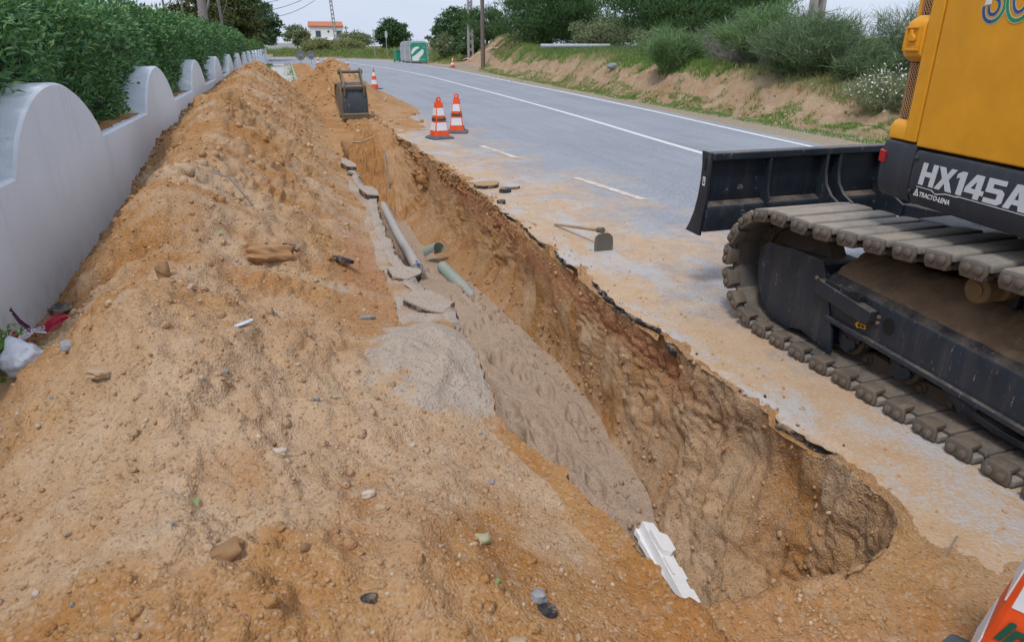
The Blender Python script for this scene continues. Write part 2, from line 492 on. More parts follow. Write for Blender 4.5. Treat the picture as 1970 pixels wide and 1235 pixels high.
def pile2(x, y):
    a = sstep(18.0, 26.5, y)*(1-sstep(29.5, 41.0, y))
    z = 1.02*a*np.exp(-(np.abs(x-1.55)/0.85)**1.7)
    z += 0.30*sstep(17.0, 20, y)*(1-sstep(22, 30, y))*np.exp(-((x-1.9)/0.9)**2)
    z += 0.03*sstep(13.5, 15.5, y)*(1-sstep(20, 27, y))*np.exp(-((x-2.1)/0.55)**2)
    return z
def lin(a, b, n, end):
    return a[:, None] + (b-a)[:, None]*np.linspace(0, 1, n, endpoint=end)[None, :]
one = np.ones_like(ys)
# A: mound (columns crowd the crest and foot evenly)
XA = lin(one*(WALLX-0.02), toe, nA, False)
tl = np.clip((XA-WALLX)/(rdx-WALLX)[:, None], 0, 1)
tr_ = np.clip((XA-rdx[:, None])/(toe-rdx)[:, None], 0, 1)
zl = cont[:, None] + (rdg-cont)[:, None]*(0.7*tl+0.3*tl*tl*(3-2*tl))
zr = rdg[:, None]*(1-(0.72*tr_+0.28*tr_*tr_*(3-2*tr_)))
ZA = np.where(XA < rdx[:, None], zl, zr)
kk = 0.045/(rdg+0.25)                                  # round the crest
ZA = ZA - rdg[:, None]*0.04*np.exp(-((XA-rdx[:, None])/0.10)**2)
# B: ledge of old pavement between mound and trench
XB = lin(toe, xl, nB, False); ZB = XB*0 + 0.0
# C, D, E: trench
XC = lin(xl, footl, nC, False); tC = np.linspace(0, 1, nC, endpoint=False)[None, :]*np.ones_like(XC)
ZC = (fz*e_all)[:, None]*tC
XD = lin(footl, footr, nD, False); ZD = (fz*e_all)[:, None]*np.ones_like(XD)
XE = np.zeros((NR, nE)); tE = np.linspace(0, 1, nE, endpoint=False)[None, :]
slump = tab(ys, {0.2: 0.55, 2.0: 0.60, 2.8: 0.8, 3.5: 0.6, 4.5: 0.38, 80: 0.42})[:, None]
kk_ = tab(ys, {0.2: 2.6, 2.0: 2.4, 2.8: 2.0, 3.4: 3.2, 4.5: 4.5, 80: 4.5})[:, None]
bulge = 1-np.power(1-tE, kk_)                                 # horizontal advance of the wall as it rises
XE = footr[:, None] + (xr-footr)[:, None]*bulge
ZE = (fz*e_all)[:, None]*(1-np.power(tE, 0.92))
# F: shoulder under and over the broken asphalt edge
XF = lin(xr, one*3.4, nF, True)
ZF = XF*0 - 0.012
X = np.concatenate([XA, XB, XC, XD, XE, XF], 1)
Z = np.concatenate([ZA, ZB, ZC, ZD, ZE, ZF], 1)
Y = np.repeat(ys[:, None], X.shape[1], 1)
NC = X.shape[1]
cA, cB, cC, cD, cE, cF = 0, nA, nA+nB, nA+nB+nC, nA+nB+nC+nD, nA+nB+nC+nD+nE
# tongue of grey sand tipped over the trench edge
sand_b = np.exp(-(((X-0.60)/0.30)**2+((Y-3.25)/0.60)**2)**1.6)*(X < (xl+0.03)[:, None])
Z += 0.17*sand_b
# piles beyond the trench
far = sstep(12.5, 15, Y)
Z += np.where(X > toe[:, None]-0.4, pile2(X, Y), 0)*sstep(15, 18, Y)
pt = np.stack([X, Y, Z], 2).reshape(-1, 3)
Xf, Yf = pt[:, 0].copy(), pt[:, 1].copy()
cidx = np.tile(np.arange(NC), NR)
inA = (cidx < cB); inB = (cidx >= cB) & (cidx < cC); inC = (cidx >= cC) & (cidx < cD)
inD = (cidx >= cD) & (cidx < cE); inE = (cidx >= cE) & (cidx < cF); inF = cidx >= cF
ef = np.repeat(e_all, NC)
# soil along the lip: covers the road edge except where the black asphalt shows
lipd = Xf - np.repeat(xr, NC)
black = np.clip(sstep(3.1, 3.4, Yf)*(1-sstep(6.7, 7.0, Yf)) + sstep(1.95, 2.05, Yf)*(1-sstep(2.45, 2.55, Yf)), 0, 1)
p2 = np.stack([Xf, Yf, Xf*0], 1)
nz = fbm(p2, 2.3, 3, 5.0)
black = black*(fbm(p2, 2.6, 2, 55.0) > -0.28)
cover = (0.062 + 0.035*nz)*np.exp(-np.clip(lipd, 0, 9)/(0.16+0.10*nz.clip(-0.8, 1)))*(1-black)
farc = 0.045*sstep(13.2, 15.5, Yf)*(1-sstep(40, 52, Yf))*(1-sstep(0.0, 0.35, lipd-(0.45+0.55*fbm(p2, 0.8, 3, 9.0)) - 0.5*np.exp(-((Yf-19)/3.5)**2)))
nearf = 1-sstep(1.36, 1.55, Yf)
nearc = nearf*(0.045*(1-sstep(1.85, 2.40, Xf+0.30*nz))-0.008)
lipc = np.repeat((cover.reshape(NR, NC)[:, cF])-0.024, NC)
fard = 1-sstep(12.4, 14.0, Yf)
dz = np.where(inF, (cover-0.024)*(1-nearf)*fard - 0.012*(1-fard) + farc, 0) + np.where(inE, lipc*(1-nearf)*fard*np.clip((cidx-cE)/nE, 0, 1)**5, 0) + np.where(cidx >= cC, nearc, 0) + np.where((inD | inE) & (Yf > 13), farc*1.0, 0)
pt[:, 2] += dz
# relief ----------------------------------------------------------------
G = pt.reshape(NR, NC, 3)
def normals(G):
    du = np.gradient(G, axis=1); dv = np.gradient(G, axis=0)
    n = np.cross(du, dv); n /= (np.linalg.norm(n, axis=2, keepdims=True)+1e-9)
    return n.reshape(-1, 3)
NRM = normals(G)
ptn = pt.copy()
near_w = 1.0
f_big = fbm(ptn, 1.6, 3, 2.0); f_med = fbm(ptn, 5.5, 3, 31.0); f_fin = fbm(ptn, 15, 1, 51.0, billow=True); f_cl = fbm(ptn, 30, 1, 71.0)
gull = pnoise(np.stack([Xf*0.55, Yf*3.2, ptn[:, 2]*0.5], 1), 1.4, 13.0)       # runnels down the flanks
fadeB = np.where(inB, 0.25, 1.0)
moundw = np.where(inA, np.clip(ptn[:, 2]/0.25, 0.25, 1.0), 1.0)
disp = np.zeros(len(ptn))
clodz = np.clip(0.55+0.9*fbm(p2, 1.3, 2, 88.0), 0.15, 1.3)
disp += inA*moundw*(0.072*f_big + 0.040*f_med + 0.017*f_fin*clodz + 0.008*f_cl*clodz + 0.030*gull + 0.020*fbm(ptn, 9.0, 2, 15.0, billow=True)*clodz)
# soil heap details: overhanging clod crest far up, steps
disp += inA*0.10*np.exp(-((Yf-9.6)/1.1)**2-((Xf+0.80)/0.28)**2)*np.clip(0.5+1.3*f_med, 0, 1.4)
disp += inB*(0.016*f_med + 0.006*f_fin) + (inA | inB)*sand_b.reshape(-1)*0.03*fbm(p2, 4.0, 2, 17.0)
stre = fbm(np.stack([Xf*2.0, Yf*5.5, ptn[:, 2]*1.3], 1), 1.6, 3, 22.0)
slab = fbm(np.stack([Xf*1.5, Yf*2.2, ptn[:, 2]*2.2], 1), 1.7, 3, 44.0, billow=True)
wallw = np.where(inE, np.sin(np.clip((cidx-cE)/nE, 0, 1)*math.pi)**0.5, 0)*np.clip(ef, 0, 1)
roughn = 1.0 + 0.5*(1-sstep(2.4, 4.2, Yf))
smoo = np.clip(0.55+1.1*pnoise(np.stack([Xf, Yf*0.8, ptn[:, 2]*0.9], 1), 1.5, 37.0), 0.12, 1.0)          # sheared smooth faces between rough ones
disp += wallw*roughn*(0.042*stre + 0.034*slab*smoo + 0.020*f_fin*smoo + 0.010*f_cl*smoo + 0.045*f_big)
disp += (inD | inE)*sstep(10.3, 11.5, Yf)*(1-sstep(14.5, 16, Yf))*(0.06*slab + 0.05*f_big + 0.03*f_fin)
disp += inC*ef*(0.03*stre + 0.012*f_fin)
disp += inD*(0.022*f_big + 0.014*f_med*1.2 + 0.003*f_fin + (Yf > 10.5)*(0.05*f_big+0.03*f_med+0.012*f_fin))
onr = np.clip((dz+0.012)/0.05, 0, 1)
disp += inF*onr*(0.018*f_med + 0.012*f_fin + 0.006*f_cl)*fard + inF*(1-fard)*np.clip(farc/0.03, 0, 1)*(0.022*f_big + 0.016*f_med + 0.012*f_fin)
disp += (inC | inD | inE)*(1-np.clip(e_near.repeat(NC)*1.0, 0, 1))*(0.02*f_med + 0.010*f_fin + 0.005*f_cl)
disp += (inC | inD | inE | inB)*sstep(13.5, 15, Yf)*(0.022*f_big + 0.016*f_med + 0.012*f_fin + sstep(17.5, 21, Yf)*(0.03*f_big+0.02*f_med))
lift = np.zeros(len(ptn))
# footprints and shovel dents in the sand bed
rs = np.random.RandomState(12)
for k in range(95):
    fy = rs.uniform(2.0, 7.2) if k < 75 else rs.uniform(7.5, 11)
    fx = rs.uniform(1.0, 1.75); an = rs.uniform(-0.5, 0.5) + (math.pi if rs.rand() < .5 else 0)
    sel = np.where(inD & (np.abs(Yf-fy) < 0.4) & (np.abs(Xf-fx) < 0.3))[0]
    if len(sel) == 0: continue
    ddx = Xf[sel]-fx; ddy = Yf[sel]-fy
    a = (ddx*math.cos(an)+ddy*math.sin(an))/0.055; b_ = (-ddx*math.sin(an)+ddy*math.cos(an))/0.135
    q = np.sqrt(a*a+b_*b_)
    lift[sel] += -0.032*(1-sstep(0.7, 1.05, q)) + 0.018*np.exp(-((q-1.25)/0.25)**2)
pt = ptn + NRM*disp[:, None]
pt[:, 2] += lift
# keep the mound out of the wall plane and road soil under the slab
pt[:, 0] = np.where(inA & (cidx == 0), WALLX-0.03, pt[:, 0])
G = pt.reshape(NR, NC, 3)
NRM = normals(G)
# colour zones: R pale, G red clay, B grey sand
big = fbm(p2, 0.9, 3, 61.0); mid = fbm(p2, 3.1, 3, 63.0)
ZN = np.zeros((len(pt), 4), np.float32); ZN[:, 3] = 1
pale = np.clip(0.08+1.4*big, 0.0, 0.8)
pale += 1.2*np.exp(-((Yf-2.5)/0.72)**2-((Xf+0.1)/0.9)**2)                     # pale tip of sandy soil
pale += 0.9*np.exp(-((Yf-5.6)/1.4)**2-((Xf+0.55)/0.40)**2)
pale *= 1-0.97*(1-sstep(1.35, 2.05, Yf-0.25*Xf*(Xf > 0)+0.35*mid))                                          # darker clay in front
pale *= 1-0.7*sstep(15, 19, Yf)
strk = fbm(np.stack([Xf*0.45, Yf*2.6, Xf*0], 1), 1.5, 4, 91.0)
pale += 0.75*strk*sstep(2.5, 4.5, Yf)
ZN[:, 0] = np.clip(pale+0.3*mid, 0, 1)*inA
ZN[:, 1] += inA*np.clip(-0.9*strk-0.25+0.2*mid, 0, 0.5)*sstep(3.0, 5.0, Yf)
sandm = sstep(0.20, 0.42, sand_b.reshape(-1)+0.30*mid+0.12*fbm(p2, 14, 2, 93.0))
ZN[:, 2] = np.clip((inA | inB)*sandm*1.6 + inB*sstep(3.9, 4.1, Yf+0.2*mid)*(1-sstep(9, 10, Yf))*np.clip(0.75+0.8*mid, 0.2, 1) + inD*np.clip(e_near.repeat(NC), 0, 1)*(1-sstep(10.6, 12.0, Yf+0.4*mid))*0.74, 0, 1)
ZN[:, 1] += inA*0.8*np.exp(-((Yf-5.3)/1.2)**2-((Xf-0.40)/0.14)**2)
wz = pt[:, 2]
band = np.exp(-((wz+0.17)/0.10)**2)*sstep(2.6, 3.4, Yf)*(1-sstep(8.5, 10, Yf))
ZN[:, 1] += inE*np.clip(band*1.2+0.3*mid*band, 0, 1)
wstr = fbm(np.stack([Xf, Yf*2.0, wz*0.8], 1), 1.5, 3, 29.0)
ZN[:, 0] += inE*np.clip(0.45+1.0*wstr + 0.4*np.exp(-((Yf-2.7)/0.7)**2), 0, 1)*(1-0.8*band)*(1-0.5*sstep(4, 8, Yf))
ZN[:, 0] += (inC | inD)*(1-e_near.repeat(NC))*0.2 + inF*np.clip(0.2+0.4*mid, 0, 1)
ZN[:, 0] += inE*(1-e_near.repeat(NC))*0.2
ZN = np.clip(ZN, 0, 1)

def sub_mesh(name, c0, c1, r0=0, r1=None):
    r1 = NR if r1 is None else r1
    cols = np.arange(c0, c1+1); rows = np.arange(r0, r1)
    idx = rows[:, None]*NC + cols[None, :]
    V = pt[idx.ravel()]
    nr, nc = len(rows), len(cols)
    q = (np.arange(nr-1)[:, None]*nc + np.arange(nc-1)[None, :]).ravel()
    F = np.stack([q, q+1, q+nc+1, q+nc], 1)
    me = np_mesh(name, V, F, M_SOIL)
    set_zone(me, ZN[idx.ravel()])
    o = link_mesh(name, me)
    return tag(o, kind='structure')
tag(sub_mesh('soil_mound', cA, cB), 'long mound of tan excavated soil piled against the white wall')
tag(sub_mesh('trench_ledge', cB, cC), 'narrow ledge of old pavement under grey sand beside the trench')
tag(sub_mesh('trench_wall_left', cC, cD), 'cut earth side of the trench below the mound')
tag(sub_mesh('trench_floor', cD, cE), 'grey sand bed with footprints at the bottom of the trench')
tag(sub_mesh('trench_wall_right', cE, cF), 'cut earth side of the trench under the road edge')
tag(sub_mesh('road_shoulder', cF, NC-1), 'spilled orange soil along the road edge')

def surf(x, y, cols=None):
    """height and normal of the earthworks at x, y"""
    r = int(np.clip(np.searchsorted(ys, y), 1, NR-2))
    row = G[r, :, 0]
    if cols is None: lo, hi = 0, NC
    else: lo, hi = cols
    c = lo + int(np.argmin(np.abs(row[lo:hi]-x)))
    return float(G[r, c, 2]), Vector(NRM[r*NC+c])

# ------------------------------------------------------------------ terrain: banks and fields
TOELINE = np.array([(10.1, -30), (10.1, 10), (10.4, 15), (10.7, 22), (12.0, 38), (13.2, 52), (14.2, 68), (13.4, 84), (10.2, 98), (5, 109), (0, 117), (-8, 126), (-60, 165), (-300, 330)], float)
def toe_dist(x, y):
    best = np.full(x.shape, 1e9); sgn = np.ones(x.shape)
    for a, b in zip(TOELINE[:-1], TOELINE[1:]):
        d = b-a; L2 = d@d
        t = np.clip(((x-a[0])*d[0]+(y-a[1])*d[1])/L2, 0, 1)
        qx = x-a[0]-t*d[0]; qy = y-a[1]-t*d[1]
        dd = np.hypot(qx, qy)
        s = np.where(d[0]*(y-a[1])-d[1]*(x-a[0]) < 0, 1.0, -1.0)
        m = dd < best
        best = np.where(m, dd, best); sgn = np.where(m, s, sgn)
    return best*sgn
def terrain_z(x, y):
    s = toe_dist(x, y)
    wob = fbm(np.stack([x, y, x*0], 1), 0.35, 3, 3.0)
    h = tab(y, {-30: 0.5, 8: 0.55, 12: 0.75, 16: 1.0, 24: 1.12, 34: 1.35, 46: 1.35, 60: 1.0, 72: 0.6, 85: 0.45, 400: 0.45})
    w = tab(y, {-30: 3.2, 10: 3.0, 14: 2.2, 20: 1.7, 40: 1.9, 60: 4, 80: 6, 400: 8})
    z = h*sstep(0, 1, (s-0.1+0.25*wob)/w) + np.clip(s-w, 0, 60)*tab(y, {-30: 0.05, 40: 0.03, 70: 0.018, 120: 0.010, 400: 0.008})
    # dirt heap by the bins
    z += 1.25*np.exp(-((x-15.6)/1.9)**2-((y-54)/6.0)**2)*(s > 0)
    z += np.where(s > 0.2, 0.10*wob + 0.05*fbm(np.stack([x, y, x*0], 1), 1.6, 3, 8.0), 0)
    z = np.where(s <= 0, -0.02, z)
    z = np.where((x < 2.9) & (y < 71) & (y > -6) & (x > -1.95), -1.9, z)
    z = np.where(x <= -1.95, 0.75, z)
    z = np.where((x <= -1.95) & (y > 74), np.where(s > 0, z*0 + 0.4, -0.02), z)
    return z, s, wob
tx = np.concatenate([np.linspace(-400, -40, 10), np.linspace(-36, -2.2, 14), [-2.0, -1.96, -1.94, -1.0, 1.0, 2.85, 2.95, 5, 8, 9.4], np.arange(9.6, 16.5, 0.07), np.arange(16.6, 30, 0.45), np.linspace(31, 70, 24), np.linspace(75, 420, 16)])
ty = np.concatenate([np.linspace(-30, -6.1, 6), [-5.9, 0, 4, 7], np.arange(8, 26, 0.09), np.arange(26.1, 46, 0.2), np.arange(46.3, 74, 0.5), np.arange(74.5, 135, 0.8), np.linspace(137, 420, 40), np.linspace(440, 900, 8)])
TX, TY = np.meshgrid(tx, ty)
tz, ts, tw = terrain_z(TX.ravel(), TY.ravel())
bp = np.stack([TX.ravel(), TY.ravel(), tz], 1)
bare = sstep(0.0, 0.3, ts)*(1-sstep(1.2, 2.2, ts+0.9*tw))
er = fbm(np.stack([bp[:, 0]*1.0, bp[:, 1]*2.2, bp[:, 2]*2.0], 1), 1.4, 3, 5.0, billow=True)
tz2 = tz + bare*(0.10*er + 0.03*fbm(bp, 6, 2, 6.0))*(bp[:, 1] < 75)
bp[:, 2] = tz2
nr, nc = TX.shape
q = (np.arange(nr-1)[:, None]*nc + np.arange(nc-1)[None, :]).ravel()
def terrain_mat():
    m, nt, b = new_mat('bank_earth_and_turf')
    P = pos(nt)
    at = nt.nodes.new('ShaderNodeAttribute'); at.attribute_name = 'zone'
    sp = nd(nt, 'ShaderNodeSeparateColor', {'Color': at.outputs['Color']})
    med = noise(nt, P, 1.8, 6, 0.65); fine = noise(nt, P, 18, 5, 0.7)
    c = mixc(nt, mr(nt, med, 0.35, 0.65), (0.38, 0.245, 0.145), (0.48, 0.36, 0.25))
    c = mixc(nt, mr(nt, noise(nt, P, 0.8, 4, 0.6, (1, 1, 3)), 0.60, 0.72, 0, 0.6), c, (0.40, 0.21, 0.09))
    turf = mixc(nt, mr(nt, fine, 0.3, 0.7), (0.09, 0.13, 0.035), (0.20, 0.22, 0.08))
    gf = math_(nt, 'MULTIPLY', sp.outputs[0], mr(nt, med, 0.3, 0.5, 0.4, 1.0), True)
    c = mixc(nt, gf, c, turf)
    c = mixc(nt, sp.outputs[1], c, mixc(nt, mr(nt, fine, 0.3, 0.7), (0.34, 0.29, 0.22), (0.44, 0.37, 0.28)))
    c = mixc(nt, mr(nt, fine, 0.35, 0.7, 0.35, 0.0), c, (0.14, 0.09, 0.05))
    nt.links.new(c, b.inputs['Base Color']); b.inputs['Roughness'].default_value = 0.95
    b.inputs['Specular IOR Level'].default_value = 0.1
    bump(nt, b, math_(nt, 'ADD', noise(nt, P, 7, 5, 0.7), math_(nt, 'MULTIPLY', fine, 0.5)), 0.9, 0.05)
    return m
M_TERR = terrain_mat()
me = np_mesh('ground', bp, np.stack([q, q+1, q+nc+1, q+nc], 1), M_TERR)
tzn = np.zeros((len(bp), 4), np.float32); tzn[:, 3] = 1
heap = np.exp(-((bp[:, 0]-15.6)/2.6)**2-((bp[:, 1]-54)/8)**2)
tzn[:, 0] = np.clip((1-bare)*(ts > 0) - 1.3*heap, 0, 1)
tzn[:, 0] = np.where(bp[:, 1] > 74, np.where(ts > 0.5, 1, 0), tzn[:, 0])
tzn[:, 1] = (ts <= 0.15)*1.0
set_zone(me, tzn)
tag(link_mesh('ground', me), kind='structure', label='grassy roadside bank and fields beyond the road')
def tz_at(x, y):
    z, s, w = terrain_z(np.array([float(x)]), np.array([float(y)]))
    return float(z[0])

# ------------------------------------------------------------------ road, markings, pavement, kerb
RIGHT = [(9.1, -12), (9.0, 0), (9.0, 6), (9.02, 10.3), (9.7, 17.4), (10.3, 26), (10.85, 35), (11.5, 44), (11.9, 53), (12.15, 62), (12.0, 70), (11.6, 78), (10.7, 86), (9, 93.5), (6.2, 101.5), (3, 108), (0, 112.6), (-6, 119), (-30, 140), (-70, 165)]
def left_x(y):
    if y < 71: return tab(np.array([y]), XR)[0]
    return None
def poly_interp(P, n):
    P = np.array(P, float)
    # Catmull-Rom smoothing
    out = []
    for i in range(len(P)-1):
        p0 = P[max(i-1, 0)]; p1 = P[i]; p2_ = P[i+1]; p3 = P[min(i+2, len(P)-1)]
        for t in np.linspace(0, 1, n, endpoint=False):
            out.append(0.5*((2*p1)+(-p0+p2_)*t+(2*p0-5*p1+4*p2_-p3)*t*t+(-p0+3*p1-3*p2_+p3)*t**3))
    out.append(P[-1])
    return np.array(out)
rline = poly_interp(RIGHT, 6)
# near part: fine rows so that the broken edge can follow the trench lip
ry = np.concatenate([[-12, -6, -1, 0.2], ys[(ys > 0.3) & (ys < 16)][::2], np.arange(16.2, 71.5, 0.6)])
rxr = np.interp(ry, rline[:, 1][:60], rline[:, 0][:60])
jag = np.zeros(len(ry))
P1 = np.stack([ry*0, ry, ry*0], 1)
jag = 0.030*pnoise(P1, 5.0, 4.4) + 0.020*pnoise(P1, 15.0, 7.7) + 0.012*pnoise(P1, 34.0, 9.7)
xedge = np.interp(ry, ys, xr) + 0.055 + jag
xedge = np.where(ry < 1.8, np.maximum(1.95, xedge), xedge)
xedge = np.where(ry > 13.5, 1.9, xedge)
ncol = 40
tt = np.concatenate([[0], np.linspace(0.004, 1, ncol-1)**1.4])
RX = xedge[:, None] + (rxr-xedge)[:, None]*tt[None, :]
RY = np.repeat(ry[:, None], ncol, 1)
RZ = RX*0
V = [np.stack([RX, RY, RZ], 2).reshape(-1, 3)]
nr = len(ry); q = (np.arange(nr-1)[:, None]*ncol + np.arange(ncol-1)[None, :]).ravel()
F = [np.stack([q, q+1, q+ncol+1, q+ncol], 1)]
# far bend
sel = rline[rline[:, 1] >= 71.0]
b0 = np.concatenate([[[rxr[-1], ry[-1]]], sel])
lft = np.array([(1.9, ry[-1])] + [(1.9-(k/(len(b0)-1))**0.8*90, ry[-1]+0.5+(k/(len(b0)-1))*62) for k in range(1, len(b0))])
nc2 = 30
FX = lft[:, None, 0] + (b0-lft)[:, None, 0]*np.linspace(0, 1, nc2)[None, :]
FY = lft[:, None, 1] + (b0-lft)[:, None, 1]*np.linspace(0, 1, nc2)[None, :]
base = len(V[0]); V.append(np.stack([FX, FY, FX*0], 2).reshape(-1, 3))
q = (np.arange(len(b0)-1)[:, None]*nc2 + np.arange(nc2-1)[None, :]).ravel() + base
F.append(np.stack([q, q+1, q+nc2+1, q+nc2], 1))
road = link_mesh('road', np_mesh('road', np.concatenate(V), np.concatenate(F), M_ROAD, smooth=False))
tag(road, 'grey asphalt road curving away to the left, dusted with sand near the trench', kind='structure')
# broken black asphalt edge along the trench lip
def jagged_edge(name, yv, xv, zv, sg, thick0, label, par, seed, top_mat=None):
    """broken asphalt crust: blocky vertical face on the sg side, ragged under-edge"""
    rs = np.random.RandomState(seed); n_ = len(yv)
    P_ = np.stack([yv*0+seed, yv, yv*0], 1)
    th = thick0*(1+0.45*pnoise(P_, 2.2, 1.1)+0.35*pnoise(P_, 9.0, 2.1))
    blk = np.floor(yv*9.0+2*pnoise(P_, 2.0, 5.0)).astype(int)
    bo = np.random.RandomState(seed+1).uniform(-1, 1, 4000)
    prof = [(0.09, 0.0), (0.0, 0.0), (-0.008, -0.18), (0.010, -0.42), (-0.006, -0.65), (0.014, -0.85), (0.05, -1.0)]
    EV = []
    for i in range(n_):
        for k, (dx, dzv) in enumerate(prof):
            j = 0.016*bo[(blk[i]*7+(k//2)*3) % 4000] + rs.uniform(-0.006, 0.006)
            if k == 0: j = 0
            EV.append((xv[i]-sg*(dx+j), yv[i], zv[i]+0.004+dzv*th[i]+(rs.uniform(-0.004, 0.004) if k > 1 else 0)))
    n = len(prof); q = (np.arange(n_-1)[:, None]*n + np.arange(n-1)[None, :]).ravel()
    o = link_mesh(name, np_mesh(name, np.array(EV), np.stack([q, q+1, q+n+1, q+n], 1), [top_mat or M_ROAD, M_TAR], smooth=False, midx=np.where(np.tile(np.arange(n-1), n_-1) == 0, 0, 1)), par)
    set_zone(o.data, np.tile([0.0, 0, 1, 1], (len(EV), 1)))
    return tag(o, label)
rows = np.where((ry > 1.7) & (ry < 9.2))[0]
o = jagged_edge('asphalt_edge', ry[rows], xedge[rows]-0.02, ry[rows]*0, -1, 0.062, 'broken black asphalt edge above the trench', road, 3)
def stripe(name, line, w, z=0.004):
    L = np.array(line, float)
    d = np.gradient(L, axis=0); d /= np.linalg.norm(d, axis=1)[:, None]
    nrm = np.stack([d[:, 1], -d[:, 0]], 1)
    wv = w if hasattr(w, '__len__') else np.full(len(L), w)
    wv = np.asarray(wv)
    A = L - nrm*wv[:, None]/2; B = L + nrm*wv[:, None]/2
    Vv = np.concatenate([np.c_[A, np.full(len(A), z)], np.c_[B, np.full(len(B), z)]])
    k = np.arange(len(L)-1)
    return link_mesh(name, np_mesh(name, Vv, np.stack([k, k+len(L), k+len(L)+1, k+1], 1), M_PAINT, smooth=False), road)
stripe('centre_line', poly_interp([(6.15, -4), (6.25, 5), (6.39, 10.0), (6.86, 16.8), (7.2, 24), (7.42, 31), (7.7, 39), (7.75, 46), (7.5, 55), (7.1, 63), (6.3, 72), (5.0, 80), (2.6, 88), (-2, 97)], 6), np.full(79, 0.13))
stripe('edge_line', poly_interp([(8.5, -4), (8.5, 5), (8.67, 10.3), (9.35, 17.4), (10.0, 26), (10.5, 35), (11.1, 44), (11.5, 52), (11.7, 60), (11.6, 69), (11.1, 78), (10.2, 86), (8.5, 93), (5.7, 101)], 6), np.full(79, 0.13))
for (a, b) in (((3.76, 6.95), (3.54, 8.5)), ((3.32, 10.3), (3.13, 11.9)), ((4.6, 3.4), (4.05, 5.4))):
    stripe('lane_dash', [a, ((a[0]+b[0])/2, (a[1]+b[1])/2), b], 0.11)

M_PAVE = plain('pale_pavement', (0.50, 0.49, 0.47), 0.9, scale=2.5, bmp=0.3)
M_KERB = plain('mossy_kerb', (0.34, 0.38, 0.33), 0.9, scale=2.0)
sw = MB(); sw.box((-1.70, 26, -0.2), (0.28, 71, 0.035))
tag(sw.build('pavement', M_PAVE), 'pale pavement strip between white wall and mossy kerb', kind='structure')
kb = MB()
for k in range(37):
    y0 = 27 + k*1.2
    kb = MB(); kb.box((0.285, y0, -0.2), (0.42, y0+1.185, 0.09))
    if k == 0:
        kr = tag(empty('kerb', (0, 0, 0), 0, 'mossy grey kerb line along the pale pavement'), kind='structure')
        k0 = kb.build('kerb_stone', M_KERB, kr, (0, y0, 0), 0.012); k0.location = (0, y0, 0)
    else:
        c = k0.copy(); COL.objects.link(c); c.location = (0, y0, 0)

# ------------------------------------------------------------------ wall with arched merlons, planter, hedge
SILL, ARCH, PER, AC0, AHW = 0.88, 1.39, 4.65, 6.2, 1.17
def wall_top(y):
    k = round((y-AC0)/PER); t = abs(y-(AC0+k*PER))/AHW
    return SILL if t >= 1 else SILL + (ARCH-SILL)*(1-t**2.0)**0.80
wy = []
y = -1.0
while y < 74.5:
    k = round((y-AC0)/PER); t = abs(y-(AC0+k*PER))/AHW
    wy.append(y)
    y += (0.03 if 0.8 < t < 1.02 else 0.08 if t < 1.0 else 0.25) * (1 if y < 30 else 1.6)
for k in range(-1, 15):
    for s in (-1, 1): wy.append(AC0+k*PER+s*AHW*0.9999); wy.append(AC0+k*PER+s*AHW*1.0001)
wy = sorted(v for v in wy if -1 <= v <= 74.5)
WB = WALLX-0.36
wv, wf = [], []
for y in wy:
    z = wall_top(y)
    wv += [(WALLX, y, -0.6), (WALLX, y, z-0.02), (WALLX-0.02, y, z), (WB+0.02, y, z), (WB, y, z-0.02), (WB, y, -0.6)]
for i in range(len(wy)-1):
    for k in range(5): wf.append((i*6+k, i*6+k+1, i*6+6+k+1, i*6+6+k))
wroot = empty('garden_wall', (WALLX, 30, 0), 0, 'white plastered garden wall with a row of rounded arches along its top', 'wall')
me = np_mesh('wall_body', np.array(wv)-np.array([WALLX, 30, 0]), wf, M_WALL, smooth=False)
o = link_mesh('wall_body', me, wroot)
for p in me.polygons: p.use_smooth = True
me.set_sharp_from_angle(angle=R(30))
# soil lying on the low sills between the arches
for k in range(0, 6):
    y0, y1 = AC0+k*PER+AHW+0.05, AC0+(k+1)*PER-AHW-0.05
    b = MB(); n = 14; vs = []; fs = []
    for i in range(n+1):
        yy = y0+(y1-y0)*i/n
        for j, xx in enumerate((WALLX-0.05-0.05*random.random(), WALLX-0.18, WB+0.02)):
            vs.append((xx, yy, SILL+0.003+(0.022*random.random() if 0 < i < n and j else 0.0)))
    for i in range(n):
        for j in range(2): fs.append((i*3+j, i*3+j+1, i*3+4+j, i*3+3+j))
    b.add(vs, fs); b.build('sill_soil', M_SOIL, wroot, (WALLX, 30, 0), smooth=60)

LEAF2 = np.array([(0, 0, 0), (0.5, 0.42, 0.10), (0, 0.5, -0.02), (-0.5, 0.42, 0.10), (0, 1.0, -0.10)])
LEAFF = np.array([(0, 1, 2), (2, 1, 4), (0, 2, 3), (3, 2, 4)])
def leaves(pts, dirs, ups, length, width, seed=0, tmpl=LEAF2, faces=LEAFF):
    """leaf faces: base pts, growing along dirs, face normals near ups"""
    rs = np.random.RandomState(seed)
    n = len(pts)
    d = dirs/np.linalg.norm(dirs, axis=1)[:, None]
    s = np.cross(d, ups); s /= (np.linalg.norm(s, axis=1)[:, None]+1e-6)
    u = np.cross(s, d)
    L = (length*rs.uniform(0.7, 1.25, n))[:, None, None]; Wd = (width*rs.uniform(0.75, 1.2, n))[:, None, None]
    V = pts[:, None, :] + s[:, None, :]*tmpl[None, :, 0:1]*Wd + d[:, None, :]*tmpl[None, :, 1:2]*L + u[:, None, :]*tmpl[None, :, 2:3]*L
    F = faces[None, :, :] + (np.arange(n)*len(tmpl))[:, None, None]
    return V.reshape(-1, 3), F.reshape(-1, faces.shape[1])

